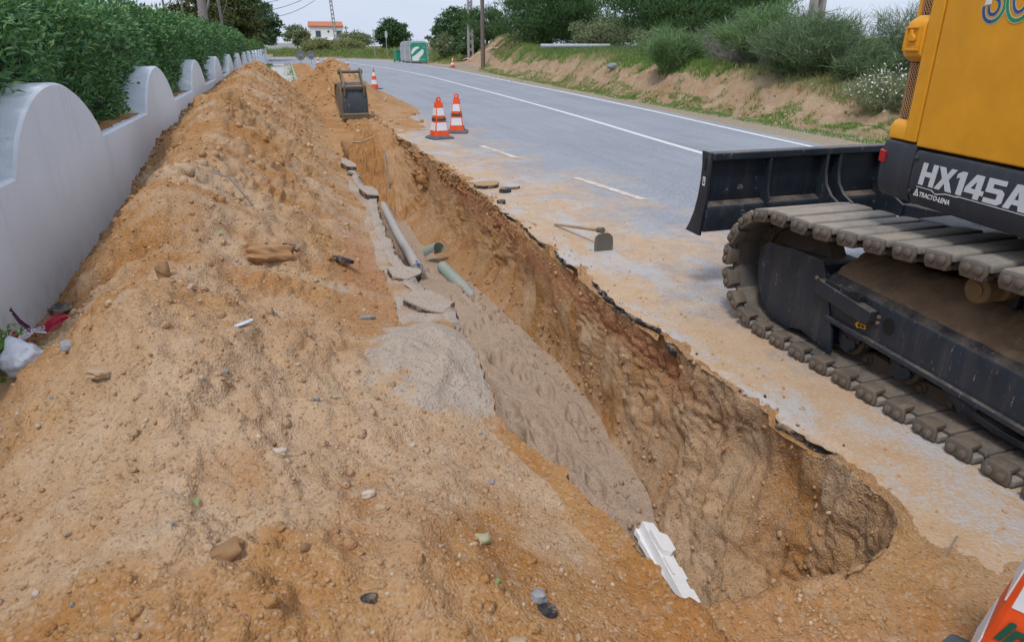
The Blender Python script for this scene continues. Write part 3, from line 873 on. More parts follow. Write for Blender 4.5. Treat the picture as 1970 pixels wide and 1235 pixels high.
def hedge_pts(n, y0, y1, ztop, seed, front=-1.98, depth=1.1, zlo=0.86):
    rs = np.random.RandomState(seed)
    y = rs.uniform(y0, y1, n)
    on_top = rs.rand(n) < 0.38
    zt = ztop + 0.07*np.sin(y*1.7) + 0.06*np.sin(y*4.1+1)
    z = np.where(on_top, zt, zlo+(zt-zlo)*rs.rand(n)**0.9)
    x = np.where(on_top, front-rs.rand(n)**1.3*depth, front)
    rnd = 0.18*np.clip((z-(zt-0.3))/0.3, 0, 1)**2                      # rounded shoulder
    x = np.where(on_top, x-0.12, x-rnd)
    P = np.stack([x, y, z], 1)
    lump = fbm(P, 1.6, 2, seed*1.0) * 0.11 + pnoise(P, 5.0, seed) * 0.05
    nrm = np.where(on_top[:, None], np.array([0.15, 0, 1.0]), np.array([1.0, 0, 0.25]))
    P = P + nrm*(lump + rs.normal(0, 0.045, n))[:, None]
    # keep out of the arches
    ins = P[:, 0] > WB-0.02
    zw = np.array([wall_top(v) for v in y])
    P[:, 0] = np.where(ins & (P[:, 2] < zw+0.02) & (zw > SILL+0.01), WB-0.03-0.05*rs.rand(n), P[:, 0])
    d = nrm*0.7 + rs.normal(0, 0.55, (n, 3)) + np.array([0, 0, 0.30])
    up = nrm*0.6 + np.array([0.2, 0, 0.8]) + rs.normal(0, 0.35, (n, 3))
    return P, d, up
hroot = empty('hedge', (-2.4, 20, 0.8), 0, 'tall dense green leafy hedge growing behind the white arched wall', 'hedge')
horg = np.array([-2.4, 20, 0.8])
HV, HF = [], []; nb = 0
for (y0, y1, n, L, W, zt, sd) in ((-0.5, 9, 21000, 0.085, 0.032, 2.0, 1), (9, 18, 17000, 0.09, 0.036, 2.08, 2), (18, 38, 19000, 0.12, 0.05, 2.16, 3)):
    P, d, up = hedge_pts(n, y0, y1, zt, sd)
    if sd == 1:      # the largest leaves of the near face are parts of their own
        pick = np.where((P[:, 1] > 4.6) & (P[:, 1] < 6.8) & (P[:, 0] > -2.05))[0][:220]
        keep = np.ones(n, bool); keep[pick] = False
        PP, DD, UU = P[pick], d[pick], up[pick]
        P, d, up = P[keep], d[keep], up[keep]
    v, f = leaves(P, d, up, L, W, sd)
    HV.append(v); HF.append(f+nb); nb += len(v)
o = link_mesh('foliage', np_mesh('foliage', np.concatenate(HV)-horg, np.concatenate(HF), M_HEDGE, smooth=False), hroot)
tag(o, kind='stuff')
lm = np_mesh('leaf', LEAF2*np.array([0.034, 0.092, 0.092]), LEAFF, M_HEDGE, smooth=False)
for p, d, u in zip(PP, DD, UU):
    d = Vector(d).normalized(); s = d.cross(Vector(u)).normalized(); w = s.cross(d)
    o = link_mesh('leaf', lm, hroot)
    o.matrix_local = Matrix.Translation(Vector(p-horg)+Vector((0.02, 0, 0))) @ Matrix((s, d, w)).transposed().to_4x4()
M_CORE = plain('hedge_dark_core', (0.020, 0.030, 0.014), 1.0)  # near-black filler added inside the hedge so nothing shows through the leaves
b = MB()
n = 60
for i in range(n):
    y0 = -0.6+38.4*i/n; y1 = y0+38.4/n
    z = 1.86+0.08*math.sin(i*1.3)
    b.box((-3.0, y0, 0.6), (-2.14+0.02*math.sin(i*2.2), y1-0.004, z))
b.build('dark_core', M_CORE, hroot, tuple(horg))
h2 = empty('hedge', (-2.4, 56, 0.8), 0, 'lower pale green clipped hedge along the far end of the white wall', 'hedge')
P, d, up = hedge_pts(9000, 38, 73, 1.78, 5)
v, f = leaves(P, d, up, 0.17, 0.08, 9)
tag(link_mesh('foliage', np_mesh('foliage', v-np.array([-2.4, 56, 0.8]), f, M_HEDGE2, smooth=False), h2), kind='stuff')
b = MB(); b.box((-3.0, 38, 0.6), (-2.12, 73, 1.62)); b.build('dark_core', M_CORE, h2, (-2.4, 56, 0.8))  # same added dark filler inside the far hedge

# ------------------------------------------------------------------ excavator
def machine_mat(name, c, rough=0.45, dustc=(0.40, 0.28, 0.18), dust=0.5, scratch=True, topdust=0.7, spec=0.5):
    m, nt, b = new_mat(name)
    P = pos(nt)
    g = nt.nodes.new('ShaderNodeNewGeometry')
    nz = nd(nt, 'ShaderNodeSeparateXYZ', {'Vector': g.outputs['Normal']}).outputs[2]
    f = noise(nt, P, 4.5, 6, 0.7); fine = noise(nt, P, 60, 4, 0.7)
    streak = noise(nt, P, 9, 5, 0.65, (1.6, 1.6, 0.10))
    col = mixc(nt, mr(nt, f, 0.3, 0.7), tuple(q*0.8 for q in c), c)
    col = mixc(nt, mr(nt, streak, 0.52, 0.75, 0.0, dust*0.55), col, dustc)
    # dirt that has settled on upward faces
    up = math_(nt, 'MULTIPLY', mr(nt, nz, 0.45, 0.95), mr(nt, math_(nt, 'ADD', f, math_(nt, 'MULTIPLY', fine, 0.4)), 0.55, 0.85))
    col = mixc(nt, math_(nt, 'MULTIPLY', up, topdust), col, dustc)
    if scratch:
        sc = noise(nt, P, 14, 2, 0.5, (1, 6, 0.7))
        sm = math_(nt, 'MULTIPLY', mr(nt, sc, 0.66, 0.70), mr(nt, fine, 0.45, 0.6))
        col = mixc(nt, math_(nt, 'MULTIPLY', sm, 0.5), col, (0.42, 0.40, 0.37))
        v = voro(nt, P, 38.0)
        col = mixc(nt, mr(nt, v, 0.10, 0.05, 0.0, 0.55), col, dustc)
    nt.links.new(col, b.inputs['Base Color'])
    nt.links.new(mr(nt, f, 0.3, 0.7, rough-0.08, rough+0.22), b.inputs['Roughness'])
    b.inputs['Specular IOR Level'].default_value = spec
    bump(nt, b, fine, 0.10, 0.004)
    return m
M_YEL = machine_mat('yellow_paint', (0.80, 0.36, 0.018), 0.45, dust=0.12, scratch=False, topdust=0.35, dustc=(0.6, 0.36, 0.12), spec=0.3)
M_BLK = machine_mat('blue_black_paint', (0.018, 0.027, 0.042), 0.38, dust=0.30, topdust=0.85, dustc=(0.22, 0.17, 0.125))
M_SKIRT = machine_mat('dusty_black_panel', (0.030, 0.037, 0.050), 0.55, dust=0.35, scratch=False, topdust=0.5, dustc=(0.17, 0.16, 0.15))
M_STEEL = machine_mat('muddy_steel', (0.13, 0.105, 0.085), 0.6, dust=0.8, dustc=(0.26, 0.18, 0.11), topdust=0.35)
M_MUD = machine_mat('mud_caked_steel', (0.10, 0.072, 0.05), 0.8, dust=0.9, dustc=(0.22, 0.14, 0.08), topdust=0.6)
M_PLATE = machine_mat('shoe_plate_steel', (0.10, 0.092, 0.085), 0.5, dust=0.6, dustc=(0.29, 0.215, 0.15), topdust=0.6)
M_RUB = machine_mat('dusty_rubber_pad', (0.20, 0.19, 0.175), 0.8, dust=0.6, dustc=(0.38, 0.31, 0.24), topdust=0.75)
M_LETTER = plain('silver_lettering', (0.60, 0.64, 0.68), 0.4, 0.0, 0.04)
M_WHITE = plain('white_print', (0.75, 0.75, 0.75), 0.5, 0, 0.05)
M_RED = plain('red_lens', (0.45, 0.015, 0.02), 0.2, 0, 0.2, 40)
M_GAP = plain('dark_gap', (0.006, 0.006, 0.007), 0.9)
M_ARROW = plain('yellow_arrow_sticker', (0.75, 0.42, 0.02), 0.5, 0, 0.1)
M_BLACKP = plain('black_print', (0.01, 0.01, 0.01), 0.6)
M_BLUEP = plain('blue_print', (0.03, 0.09, 0.24), 0.4)
M_GREENP = plain('green_print', (0.005, 0.26, 0.11), 0.4)
M_TEALP = plain('teal_print', (0.01, 0.20, 0.20), 0.4)
M_CREAM = plain('cream_print', (0.70, 0.60, 0.45), 0.5)
M_BRASS = machine_mat('rusty_roller', (0.20, 0.13, 0.06), 0.6, dust=0.7, dustc=(0.33, 0.2, 0.1))

EXC = (3.88, 1.9, 0.0)
exc = empty('excavator', EXC, 0, 'yellow and black crawler excavator with HX145A lettering and a front blade', 'excavator')

# track path (y, z of the shoe's ground face) : front idler at +y, sprocket at -y
ICY, SCY, TR = 3.26, 0.32, 0.385
def track_path():
    pts = []
    for k in range(0, 41):                                   # bottom run, towards -y
        pts.append((ICY-(ICY-SCY)*k/40, 0.0))
    for k in range(1, 24):
        a = -math.pi/2 - math.pi*k/24
        pts.append((SCY+TR*math.cos(a), 0.40+0.40*math.sin(a)))
    tops = [(SCY, 0.80), (0.9, 0.835), (1.6, 0.85), (2.05, 0.845), (2.5, 0.805), (2.9, 0.775), (ICY, 0.775)]
    for i in range(len(tops)-1):
        for t in np.linspace(0, 1, 8, endpoint=False):
            pts.append((tops[i][0]+(tops[i+1][0]-tops[i][0])*t, tops[i][1]+(tops[i+1][1]-tops[i][1])*t))
    for k in range(0, 24):
        a = math.pi/2 - math.pi*k/24
        pts.append((ICY+0.39*math.cos(a), 0.3875+0.3875*math.sin(a)))
    return np.array(pts)
TP = track_path()
seg = np.linalg.norm(np.diff(np.vstack([TP, TP[:1]]), axis=0), axis=1)
per = seg.sum(); NSH = int(round(per/0.1725)); PITCH = per/NSH
cum = np.concatenate([[0], np.cumsum(seg)])
def path_at(s):
    s = s % per
    i = min(int(np.searchsorted(cum, s, 'right')-1), len(TP)-1)
    a = TP[i]; b_ = TP[(i+1) % len(TP)]
    return a+(b_-a)*((s-cum[i])/max(seg[i], 1e-6))
# shoe in local space: x across (0 = outer end, 0.62 = inner), y along travel, z out of the loop = -z (ground side)
SW = 0.62
def shoe_meshes():
    p = MB()
    hw = PITCH*0.485
    # flat plate with a bent leading lip and rounded outer corners
    prof = [(-hw*0.97, 0.058), (hw*0.94, 0.058), (hw*0.99, 0.050), (hw*0.99, 0.038), (hw*0.88, 0.040), (-hw*0.9, 0.040), (-hw*0.99, 0.036), (-hw*0.99, 0.050)]
    p.prism(prof, lambda q, t: (t, q[0], q[1]), 0.06, SW)
    plate = p.mesh('track_shoe', M_PLATE)
    r = MB()
    pr = [(-hw*0.84, 0.040), (hw*0.84, 0.040), (hw*0.86, 0.016), (hw*0.74, 0.002), (hw*0.2, 0.0), (-hw*0.2, 0.0), (-hw*0.74, 0.002), (-hw*0.86, 0.016)]
    r.prism(pr, lambda q, t: (t, q[0], q[1]), 0.012, SW-0.02)
    pad = r.mesh('rubber_pad', M_RUB)
    c = MB()
    # folded end clip gripping the pad, with two bolts
    cp = [(-hw*0.70, 0.010), (hw*0.70, 0.010), (hw*0.74, 0.050), (hw*0.60, 0.078), (-hw*0.60, 0.078), (-hw*0.76, 0.046)]
    c.prism(cp, lambda q, t: (t, q[0], q[1]), -0.004, 0.010)
    top = [(-hw*0.58, 0.0), (hw*0.58, 0.0), (hw*0.50, 0.075), (-hw*0.50, 0.075)]
    c.prism(top, lambda q, t: (q[1], q[0], t), 0.056, 0.080)
    for s in (-0.30, 0.30):
        c.lathe([(0.019, 0.0), (0.019, 0.006), (0.013, 0.014), (0.006, 0.016)], 12, (-0.004, s*hw*1.0, 0.034), 'x')
        # heads face outward (-x): mirror
    cm = c.mesh('end_clip', M_STEEL, smooth=40)
    bl = MB()
    for s in (-0.34, 0.30):
        pts = [(0.020, 0.0), (0.020, -0.008), (0.012, -0.014)]
        bl.lathe(pts, 12, (-0.004, s*hw, 0.036), 'x')
    bm_ = bl.mesh('bolt', M_STEEL, smooth=40)
    k = MB()
    for x0 in (0.235, 0.355):
        link = [(-hw*1.25, 0.075), (-hw*1.25, 0.105), (-hw*0.9, 0.130), (hw*0.4, 0.130), (hw*0.95, 0.118), (hw*1.0, 0.075), (hw*0.5, 0.057), (-hw*0.5, 0.057)]
        k.prism(link, lambda q, t: (t, q[0], q[1]), x0, x0+0.035)
    k.lathe([(0.024, -0.006), (0.030, 0.0), (0.030, 0.20), (0.024, 0.206)], 14, (0.228, -hw*0.85, 0.095), 'x')
    k.lathe([(0.016, -0.012), (0.016, 0.21)], 10, (0.222, -hw*0.85, 0.095), 'x')
    lk = k.mesh('chain_link', M_MUD, smooth=35)
    return plate, pad, cm, bm_, lk
sm_plate, sm_pad, sm_clip, sm_bolt, sm_link = shoe_meshes()
def add_bevel(o, w, seg=2):
    b = o.modifiers.new('bevel', 'BEVEL'); b.width = w; b.segments = seg; b.limit_method = 'ANGLE'; b.angle_limit = R(30); b.harden_normals = True
    return o
for me in (sm_plate, sm_pad):
    me.polygons.foreach_set('use_smooth', [True]*len(me.polygons)); me.set_sharp_from_angle(angle=R(35))
# bake rounded edges into the shared meshes
def baked(me, w):
    bm = bmesh.new(); bm.from_mesh(me)
    es = [e for e in bm.edges if len(e.link_faces) == 2 and e.calc_face_angle(0) > R(30)]
    bmesh.ops.bevel(bm, geom=es, offset=w, segments=2, affect='EDGES', profile=0.5)
    bm.to_mesh(me); bm.free()
    me.polygons.foreach_set('use_smooth', [True]*len(me.polygons)); me.set_sharp_from_angle(angle=R(50))
baked(sm_pad, 0.006); baked(sm_plate, 0.002); baked(sm_clip, 0.003)
def build_track(x_out, inward):
    for i in range(NSH):
        s0 = i*PITCH + 0.07
        a = path_at(s0-PITCH*0.5); b_ = path_at(s0+PITCH*0.5)
        m = (a+b_)/2; t = (b_-a)/np.linalg.norm(b_-a)
        # travel along t in (y,z); inward (into the loop) normal
        nin = np.array([t[1], -t[0]])                      # loop runs: bottom to -y, so inside is up
        xin = Vector((inward, 0, 0)); yt = Vector((0, t[0], t[1])); zn = Vector((0, nin[0], nin[1]))
        M = Matrix((xin, yt, zn)).transposed().to_4x4()
        M.translation = Vector((x_out-EXC[0], m[0]-EXC[1], m[1]-EXC[2]))
        sh = link_mesh('track_shoe', sm_plate, exc); sh.matrix_local = M
        link_mesh('rubber_pad', sm_pad, sh); link_mesh('chain_link', sm_link, sh)
        if inward > 0:
            link_mesh('end_clip', sm_clip, sh); link_mesh('bolt', sm_bolt, sh)
build_track(2.57, 1.0)
build_track(5.19, -1.0)

def sideplate(poly, x0, x1, name, mat, bevel=0.006, mb=None):
    b = mb or MB()
    b.prism(poly, lambda q, t: (t, q[0], q[1]), x0, x1)
    return b.build(name, mat, exc, EXC, bevel)
# idler guard: bulging plate over the front wheel
XG = 2.685
poly = [(2.885, 0.555), (3.16, 0.552), (3.37, 0.535), (3.415, 0.50), (3.425, 0.40), (3.405, 0.26), (3.34, 0.165), (3.22, 0.10), (3.10, 0.085), (2.97, 0.115), (2.80, 0.085), (2.72, 0.075), (2.74, 0.20), (2.80, 0.36)]
gd = sideplate(poly, XG, XG+0.02, 'idler_guard', M_BLK, 0.004)
b = MB()
b.prism([(2.90, 0.535), (3.36, 0.518), (3.40, 0.49), (2.90, 0.505)], lambda q, t: (t, q[0], q[1]), XG+0.021, XG+0.30)
b.build('guard_top', M_BLK, exc, EXC, 0.01)
b = MB(); b.prism([(2.76, 0.10), (2.78, 0.10), (2.91, 0.53), (2.89, 0.53)], lambda q, t: (t, q[0], q[1]), XG+0.021, XG+0.20)
b.build('guard_rib', M_BLK, exc, EXC, 0.004)
# idler wheel and sprocket
for name, cy, r in (('idler_wheel', ICY, 0.30), ('drive_sprocket', SCY, 0.31)):
    for xc in (2.89, 4.87):
        b = MB(); b.lathe([(0.08, -0.10), (0.12, -0.10), (r*0.72, -0.05), (r*0.80, -0.055), (r, -0.05), (r, 0.05), (r*0.80, 0.055), (r*0.72, 0.05), (0.12, 0.1), (0.08, 0.10)], 36, (xc, cy, 0.40), 'x')
        b.build(name, M_MUD, exc, EXC, smooth=40)
# track frame: sloped box section with a lower flange
def fz_(y, z0): return z0 - (2.80-y)*0.055
XF_ = 2.70
for xo, sg in ((XF_, 1.0), (5.06, -1.0)):
    b = MB()
    ysn = [2.86, 0.55]
    prof = [(0.0, 0.268), (0.0, 0.425), (0.012, 0.465), (0.045, 0.490), (0.30, 0.575), (0.38, 0.575), (0.38, 0.20), (0.10, 0.22), (0.10, 0.268)]
    vs = []
    for yy in ysn:
        for (dx, z) in prof: vs.append((xo+sg*dx, yy, fz_(yy, z)))
    n = len(prof)
    b.add(vs, [tuple(range(n)), tuple(range(n, 2*n))[::-1]] + [(i, (i+1) % n, n+(i+1) % n, n+i) for i in range(n)])
    fr = b.build('track_frame', M_BLK, exc, EXC, 0.006)
b = MB()
b.add([(XF_-0.022, 2.80, fz_(2.80, 0.246)), (XF_+0.06, 2.80, fz_(2.80, 0.246)), (XF_+0.06, 2.80, fz_(2.80, 0.276)), (XF_-0.022, 2.80, fz_(2.80, 0.276)),
       (XF_-0.022, 0.5, fz_(0.5, 0.246)), (XF_+0.06, 0.5, fz_(0.5, 0.246)), (XF_+0.06, 0.5, fz_(0.5, 0.276)), (XF_-0.022, 0.5, fz_(0.5, 0.276))],
      [(0, 1, 2, 3), (7, 6, 5, 4), (0, 4, 5, 1), (1, 5, 6, 2), (2, 6, 7, 3), (3, 7, 4, 0)])
fl = b.build('frame_flange', M_BLK, exc, EXC, 0.008)
# dirt lying on the frame
n1, n2 = 150, 14
V = []
rsd = np.random.RandomState(4)
for i in range(n1+1):
    yy = 2.84-2.2*i/n1
    for j in range(n2+1):
        t = j/n2
        dx = 0.05+0.33*t
        z = fz_(yy, 0.4915+(0.575-0.490)*min(1, (dx-0.045)/0.255)) + 0.004 + 0.045*math.sin(min(t*1.15, 1)*math.pi*0.7)
        V.append((XF_+dx-EXC[0], yy-EXC[1], z))
V = np.array(V); Vn = V*1.0
hn = 0.018*fbm(V+5, 6, 3, 2.0) + 0.010*fbm(V, 22, 2, 3.0, billow=True)
edge = np.tile(np.linspace(0, 1, n2+1), n1+1); hn = np.where(edge == 0, -0.008, hn)
V[:, 2] += hn
q = (np.arange(n1)[:, None]*(n2+1)+np.arange(n2)[None, :]).ravel()
M_FDIRT = machine_mat('settled_dirt', (0.21, 0.135, 0.08), 0.95, dust=0.6, dustc=(0.31, 0.20, 0.12), scratch=True)
o = link_mesh('settled_dirt', np_mesh('settled_dirt', V, np.stack([q, q+n2+1, q+n2+2, q+1], 1), M_FDIRT), exc)
tag(o, 'brown dirt lying on top of the track frame')
# step bracket on the frame side
b = MB()
stp = [(2.865, 0.46), (2.865, 0.375), (2.62, 0.350), (2.50, 0.352), (2.47, 0.37), (2.47, 0.43)]
b.prism([(q[0], fz_(q[0], q[1]+0.005)) for q in stp], lambda q, t: (t, q[0], q[1]), XF_-0.055, XF_-0.002)
st = b.build('step_bracket', M_BLK, exc, EXC, 0.008)
b = MB()
for k in range(14):
    yy = 2.80-0.018*k
    b.box((XF_-0.050, yy-0.005, fz_(yy, 0.458)), (XF_-0.012, yy+0.005, fz_(yy, 0.478)))
b.build('step_teeth', M_BLK, st, EXC)
for (yy, zz) in ((2.86, 0.47), (2.46, 0.405), (2.46, 0.375)):
    b = MB(); b.lathe([(0.012, 0.0), (0.012, -0.010), (0.008, -0.014)], 6, (XF_-0.056 if yy > 2.8 else XF_, yy, fz_(yy, zz)), 'x')
    b.build('bolt', M_STEEL, exc, EXC)
# oval hole in the frame side, arrow sticker
b = MB(); b.prism([(2.395+0.034*math.cos(a), fz_(2.395, 0.385)+0.042*math.sin(a)) for a in np.linspace(0, 2*math.pi, 24, endpoint=False)], lambda q, t: (t, q[0], q[1]), XF_-0.003, XF_-0.001)
b.build('frame_hole', M_GAP, exc, EXC)
def yz_poly(name, poly, x, mat, par=exc, th=0.0015):
    b = MB(); b.prism(poly, lambda q, t: (t, q[0], q[1]), x-th, x)
    return b.build(name, mat, par, EXC)
ar = [(0.0, 0.0), (0.022, 0.022), (0.022, 0.012), (0.072, 0.012), (0.072, -0.012), (0.022, -0.012), (0.022, -0.022)]
ay, az = 2.60, 0.297
rot = lambda p: (ay-(p[0]*math.cos(0.1)-p[1]*math.sin(0.1)), az+p[0]*math.sin(0.1)+p[1]*math.cos(0.1))
ast = yz_poly('arrow_sticker', [rot(p) for p in ar], XF_-0.0015, M_ARROW)
yz_poly('arrow_symbol', [rot((0.030+0.010*math.cos(a), 0.008*math.sin(a))) for a in np.linspace(0, 6.2, 10)], XF_-0.0045, M_BLACKP, ast)
for k in range(3):
    yz_poly('arrow_symbol', [rot((0.046+0.007*k, -0.007)), rot((0.050+0.007*k, -0.007)), rot((0.050+0.007*k, 0.007)), rot((0.046+0.007*k, 0.007))], XF_-0.0045, M_BLACKP, ast)
# bottom rollers with brackets, carrier roller
for k, yy in enumerate((2.66, 2.30, 1.94, 1.58, 1.22, 0.86)):
    b = MB(); b.lathe([(0.05, -0.12), (0.085, -0.11), (0.085, -0.06), (0.07, -0.05), (0.07, 0.05), (0.085, 0.06), (0.085, 0.11), (0.05, 0.12)], 22, (2.87, yy, 0.175), 'x')
    b.build('track_roller', M_MUD, exc, EXC, smooth=40)
    b = MB()
    b.lathe([(0.028, 0), (0.032, 0.004), (0.032, 0.05)], 14, (2.725, yy+0.03, 0.165), 'x')
    b.lathe([(0.028, 0), (0.032, 0.004), (0.032, 0.05)], 14, (2.725, yy-0.03, 0.160), 'x')
    b.lathe([(0.036, 0), (0.040, 0.006), (0.040, 0.05)], 16, (2.722, yy, 0.145), 'x')
    b.box((2.735, yy-0.075, 0.175), (2.78, yy+0.075, 0.262))
    b.build('roller_bracket', M_BLK, exc, EXC, 0.006)
for yy in (2.06, 1.0):
    b = MB(); b.lathe([(0.02, -0.004), (0.036, -0.002), (0.036, 0.006), (0.055, 0.008), (0.062, 0.016), (0.062, 0.075), (0.048, 0.085), (0.048, 0.12), (0.064, 0.13), (0.064, 0.19), (0.03, 0.2)], 28, (2.76, yy, 0.66), 'x')
    cr = b.build('carrier_roller', M_BRASS, exc, EXC, smooth=40)
    b = MB(); b.box((2.97, yy-0.05, 0.50), (3.02, yy+0.05, 0.70)); b.build('roller_mount', M_BLK, cr, EXC, 0.01)
# curved lower chain guard
b = MB()
gp = [(2.01, 0.215), (2.06, 0.215), (2.05, 0.18), (1.98, 0.140), (1.80, 0.110), (1.2, 0.100), (1.2, 0.130), (1.78, 0.140), (1.93, 0.165), (1.99, 0.19)]
b.prism(gp, lambda q, t: (t, q[0], q[1]), 2.715, 2.80)
b.build('chain_guard', M_BLK, exc, EXC, 0.006)
# car body between the tracks and slewing ring
b = MB(); b.box((3.12, 0.9, 0.42), (4.64, 2.75, 0.80)); b.build('car_body', M_BLK, exc, EXC, 0.02)
b = MB(); b.lathe([(0.52, 0.80), (0.52, 0.95)], 40, (3.88, 1.75, 0)); b.build('slewing_ring', M_MUD, exc, EXC)

# ---- blade
BX0, BX1, BY = 2.62, 5.14, 4.06
bl_face = [(0.0, 0.99), (0.03, 0.985), (0.045, 0.90), (0.055, 0.78), (0.050, 0.66), (0.030, 0.56), (-0.01, 0.47), (-0.06, 0.42)]
# concave mouldboard: profile in (dy, z), dy > 0 is away from the machine at the cutting edge
mb_out = [(0.00, 0.985), (-0.010, 0.90), (-0.012, 0.80), (0.0, 0.68), (0.03, 0.57), (0.075, 0.475), (0.11, 0.425)]
mb_in = [(0.092, 0.420), (0.050, 0.475), (0.006, 0.57), (-0.025, 0.68), (-0.037, 0.80), (-0.035, 0.90), (-0.025, 0.985)]
b = MB(); b.prism([(BY+q[0], q[1]) for q in mb_out+mb_in], lambda q, t: (t, q[0], q[1]), BX0+0.021, BX1-0.021)
blade = b.build('blade', M_BLK, exc, EXC, smooth=30)
for x0, x1 in ((BX0, BX0+0.02), (BX1-0.02, BX1)):
    b = MB(); b.prism([(BY+q[0], q[1]) for q in [(-0.085, 0.975), (-0.075, 0.992), (0.02, 0.992), (0.005, 0.9), (0.005, 0.80), (0.02, 0.68), (0.05, 0.57), (0.095, 0.475), (0.135, 0.418), (-0.045, 0.415), (-0.060, 0.55), (-0.085, 0.68)]], lambda q, t: (t, q[0], q[1]), x0, x1)
    ep = b.build('end_plate', M_BLK, blade, EXC, 0.003)
    if x0 == BX0:
        b = MB(); b.prism([(BY-0.040+0.011*math.cos(a), 0.905+(0.03 if math.sin(a) > 0 else -0.03)+0.011*math.sin(a)) for a in np.linspace(0, 2*math.pi, 20, endpoint=False)], lambda q, t: (t, q[0], q[1]), x0-0.002, x0-0.0005)
        b.build('lifting_hole', M_GAP, ep, EXC)
        b = MB(); b.prism([(BY-0.055, 0.765), (BY-0.025, 0.765), (BY-0.025, 0.825), (BY-0.055, 0.825)], lambda q, t: (t, q[0], q[1]), x0-0.002, x0-0.0005)
        stk = b.build('sticker', M_WHITE, ep, EXC)
        for (yy, zz, hy, hz) in ((BY-0.040, 0.785, 0.008, 0.006), (BY-0.040, 0.800, 0.006, 0.004), (BY-0.040, 0.814, 0.009, 0.002)):
            b = MB(); b.box((x0-0.0032, yy-hy, zz-hz), (x0-0.0022, yy+hy, zz+hz)); b.build('sticker_print', M_BLACKP, stk, EXC)
b = MB(); b.box((BX0+0.021, BY-0.10, 0.935), (BX1-0.021, BY-0.026, 0.988)); b.build('top_beam', M_BLK, blade, EXC, 0.012)
# lower box beam with sloped top
b = MB(); b.prism([(BY-0.022, 0.655), (BY-0.085, 0.630), (BY-0.095, 0.60), (BY-0.060, 0.44), (BY+0.045, 0.44), (BY+0.0, 0.575)], lambda q, t: (t, q[0], q[1]), BX0+0.0212, BX1-0.0212)
b.build('lower_beam', M_BLK, blade, EXC, 0.010)
rib = [(BY-0.036, 0.934), (BY-0.098, 0.934), (BY-0.098, 0.82), (BY-0.105, 0.72), (BY-0.13, 0.66), (BY-0.10, 0.625), (BY-0.030, 0.655)]
rib2 = [(BY-0.036, 0.934), (BY-0.098, 0.934), (BY-0.100, 0.82), (BY-0.125, 0.74), (BY-0.19, 0.67), (BY-0.34, 0.60), (BY-0.34, 0.52), (BY-0.10, 0.50), (BY-0.030, 0.655)]
for xx in (3.10, 4.66):
    b = MB(); b.prism(rib, lambda q, t: (t, q[0], q[1]), xx-0.009, xx+0.009); b.build('rib', M_BLK, blade, EXC, 0.003)
for xx in (3.57, 3.68, 4.08, 4.19):
    b = MB(); b.prism(rib2, lambda q, t: (t, q[0], q[1]), xx-0.011, xx+0.011); b.build('rib', M_BLK, blade, EXC, 0.003)
for xx in (3.565, 4.075):
    b = MB(); b.prism([(BY-0.30, 0.60), (BY-0.30, 0.46), (2.75, 0.46), (2.75, 0.64)], lambda q, t: (t, q[0], q[1]), xx+0.015, xx+0.10); b.build('blade_arm', M_BLK, exc, EXC, 0.01)

# ---- upper structure: u runs along the side towards the front of the house, v inwards, z up
TH = R(9.9)
HO = Vector((2.76, 2.52, 0)); HD = Vector((math.sin(TH), math.cos(TH), 0)); HN = Vector((math.cos(TH), -math.sin(TH), 0))
def H(u, v, z): return HO - HD*u + HN*v + Vector((0, 0, z))
def hbuild(poly, z0, z1, name, mat, par=exc, bevel=0.01, shrink=0.0, seg=2):
    b = MB(); b.prism(poly, lambda q, t: tuple(H(q[0], q[1], t)), z0, z1)
    return b.build(name, mat, par, EXC, bevel, seg=seg)
# black corner cover: rounded plan, lower edge pulled in
def corner_ring(ins): 
    return [(-0.005, 0.0+ins), (-0.18, 0.0+ins), (-0.245, 0.010+ins), (-0.285+ins*0.5, 0.045+ins), (-0.305+ins, 0.11+ins), (-0.345+ins, 0.40), (-0.345+ins, 0.42), (-0.005, 0.42)]
b = MB()
lv = [(0.948, 0.045), (0.965, 0.020), (1.01, 0.004), (1.08, 0.0), (1.19, 0.004), (1.215, 0.012), (1.222, 0.03)]
rings = [[tuple(H(p[0], p[1], z)) for p in corner_ring(i)] for z, i in lv]
n = len(rings[0])
b.add([q for r in rings for q in r], [tuple(range(n))[::-1], tuple(range((len(lv)-1)*n, len(lv)*n))] + [(i*n+k, i*n+(k+1) % n, (i+1)*n+(k+1) % n, (i+1)*n+k) for i in range(len(lv)-1) for k in range(n)])
cc = b.build('corner_cover', M_SKIRT, exc, EXC, 0.004, smooth=None)
b = MB(); b.prism([(-0.255, 1.112), (-0.205, 1.108), (-0.205, 1.165), (-0.255, 1.168)], lambda q, t: tuple(H(q[0], t+(0.006 if q[0] < -0.23 else 0.0), q[1])), -0.005, 0.012)
tl_ = b.build('tail_light', M_RED, exc, EXC, 0.004)
b = MB(); b.prism([(-0.301, 1.112), (-0.256, 1.112), (-0.256, 1.168), (-0.301, 1.168)], lambda q, t: tuple(H(q[0], t+(0.075 if q[0] < -0.28 else 0.012), q[1])), -0.008, 0.012)
b.build('lens_wrap', M_RED, tl_, EXC, 0.003)
# counterweight behind the corner and the rest of the house
hbuild([(-0.35, 0.425), (-0.40, 0.9), (-0.41, 1.25), (-0.40, 1.6), (-0.34, 2.10), (-0.29, 2.40), (-0.20, 2.47), (0.30, 2.47), (0.30, 0.425)], 0.95, 1.75, 'counterweight', M_SKIRT, bevel=0.04, seg=3)
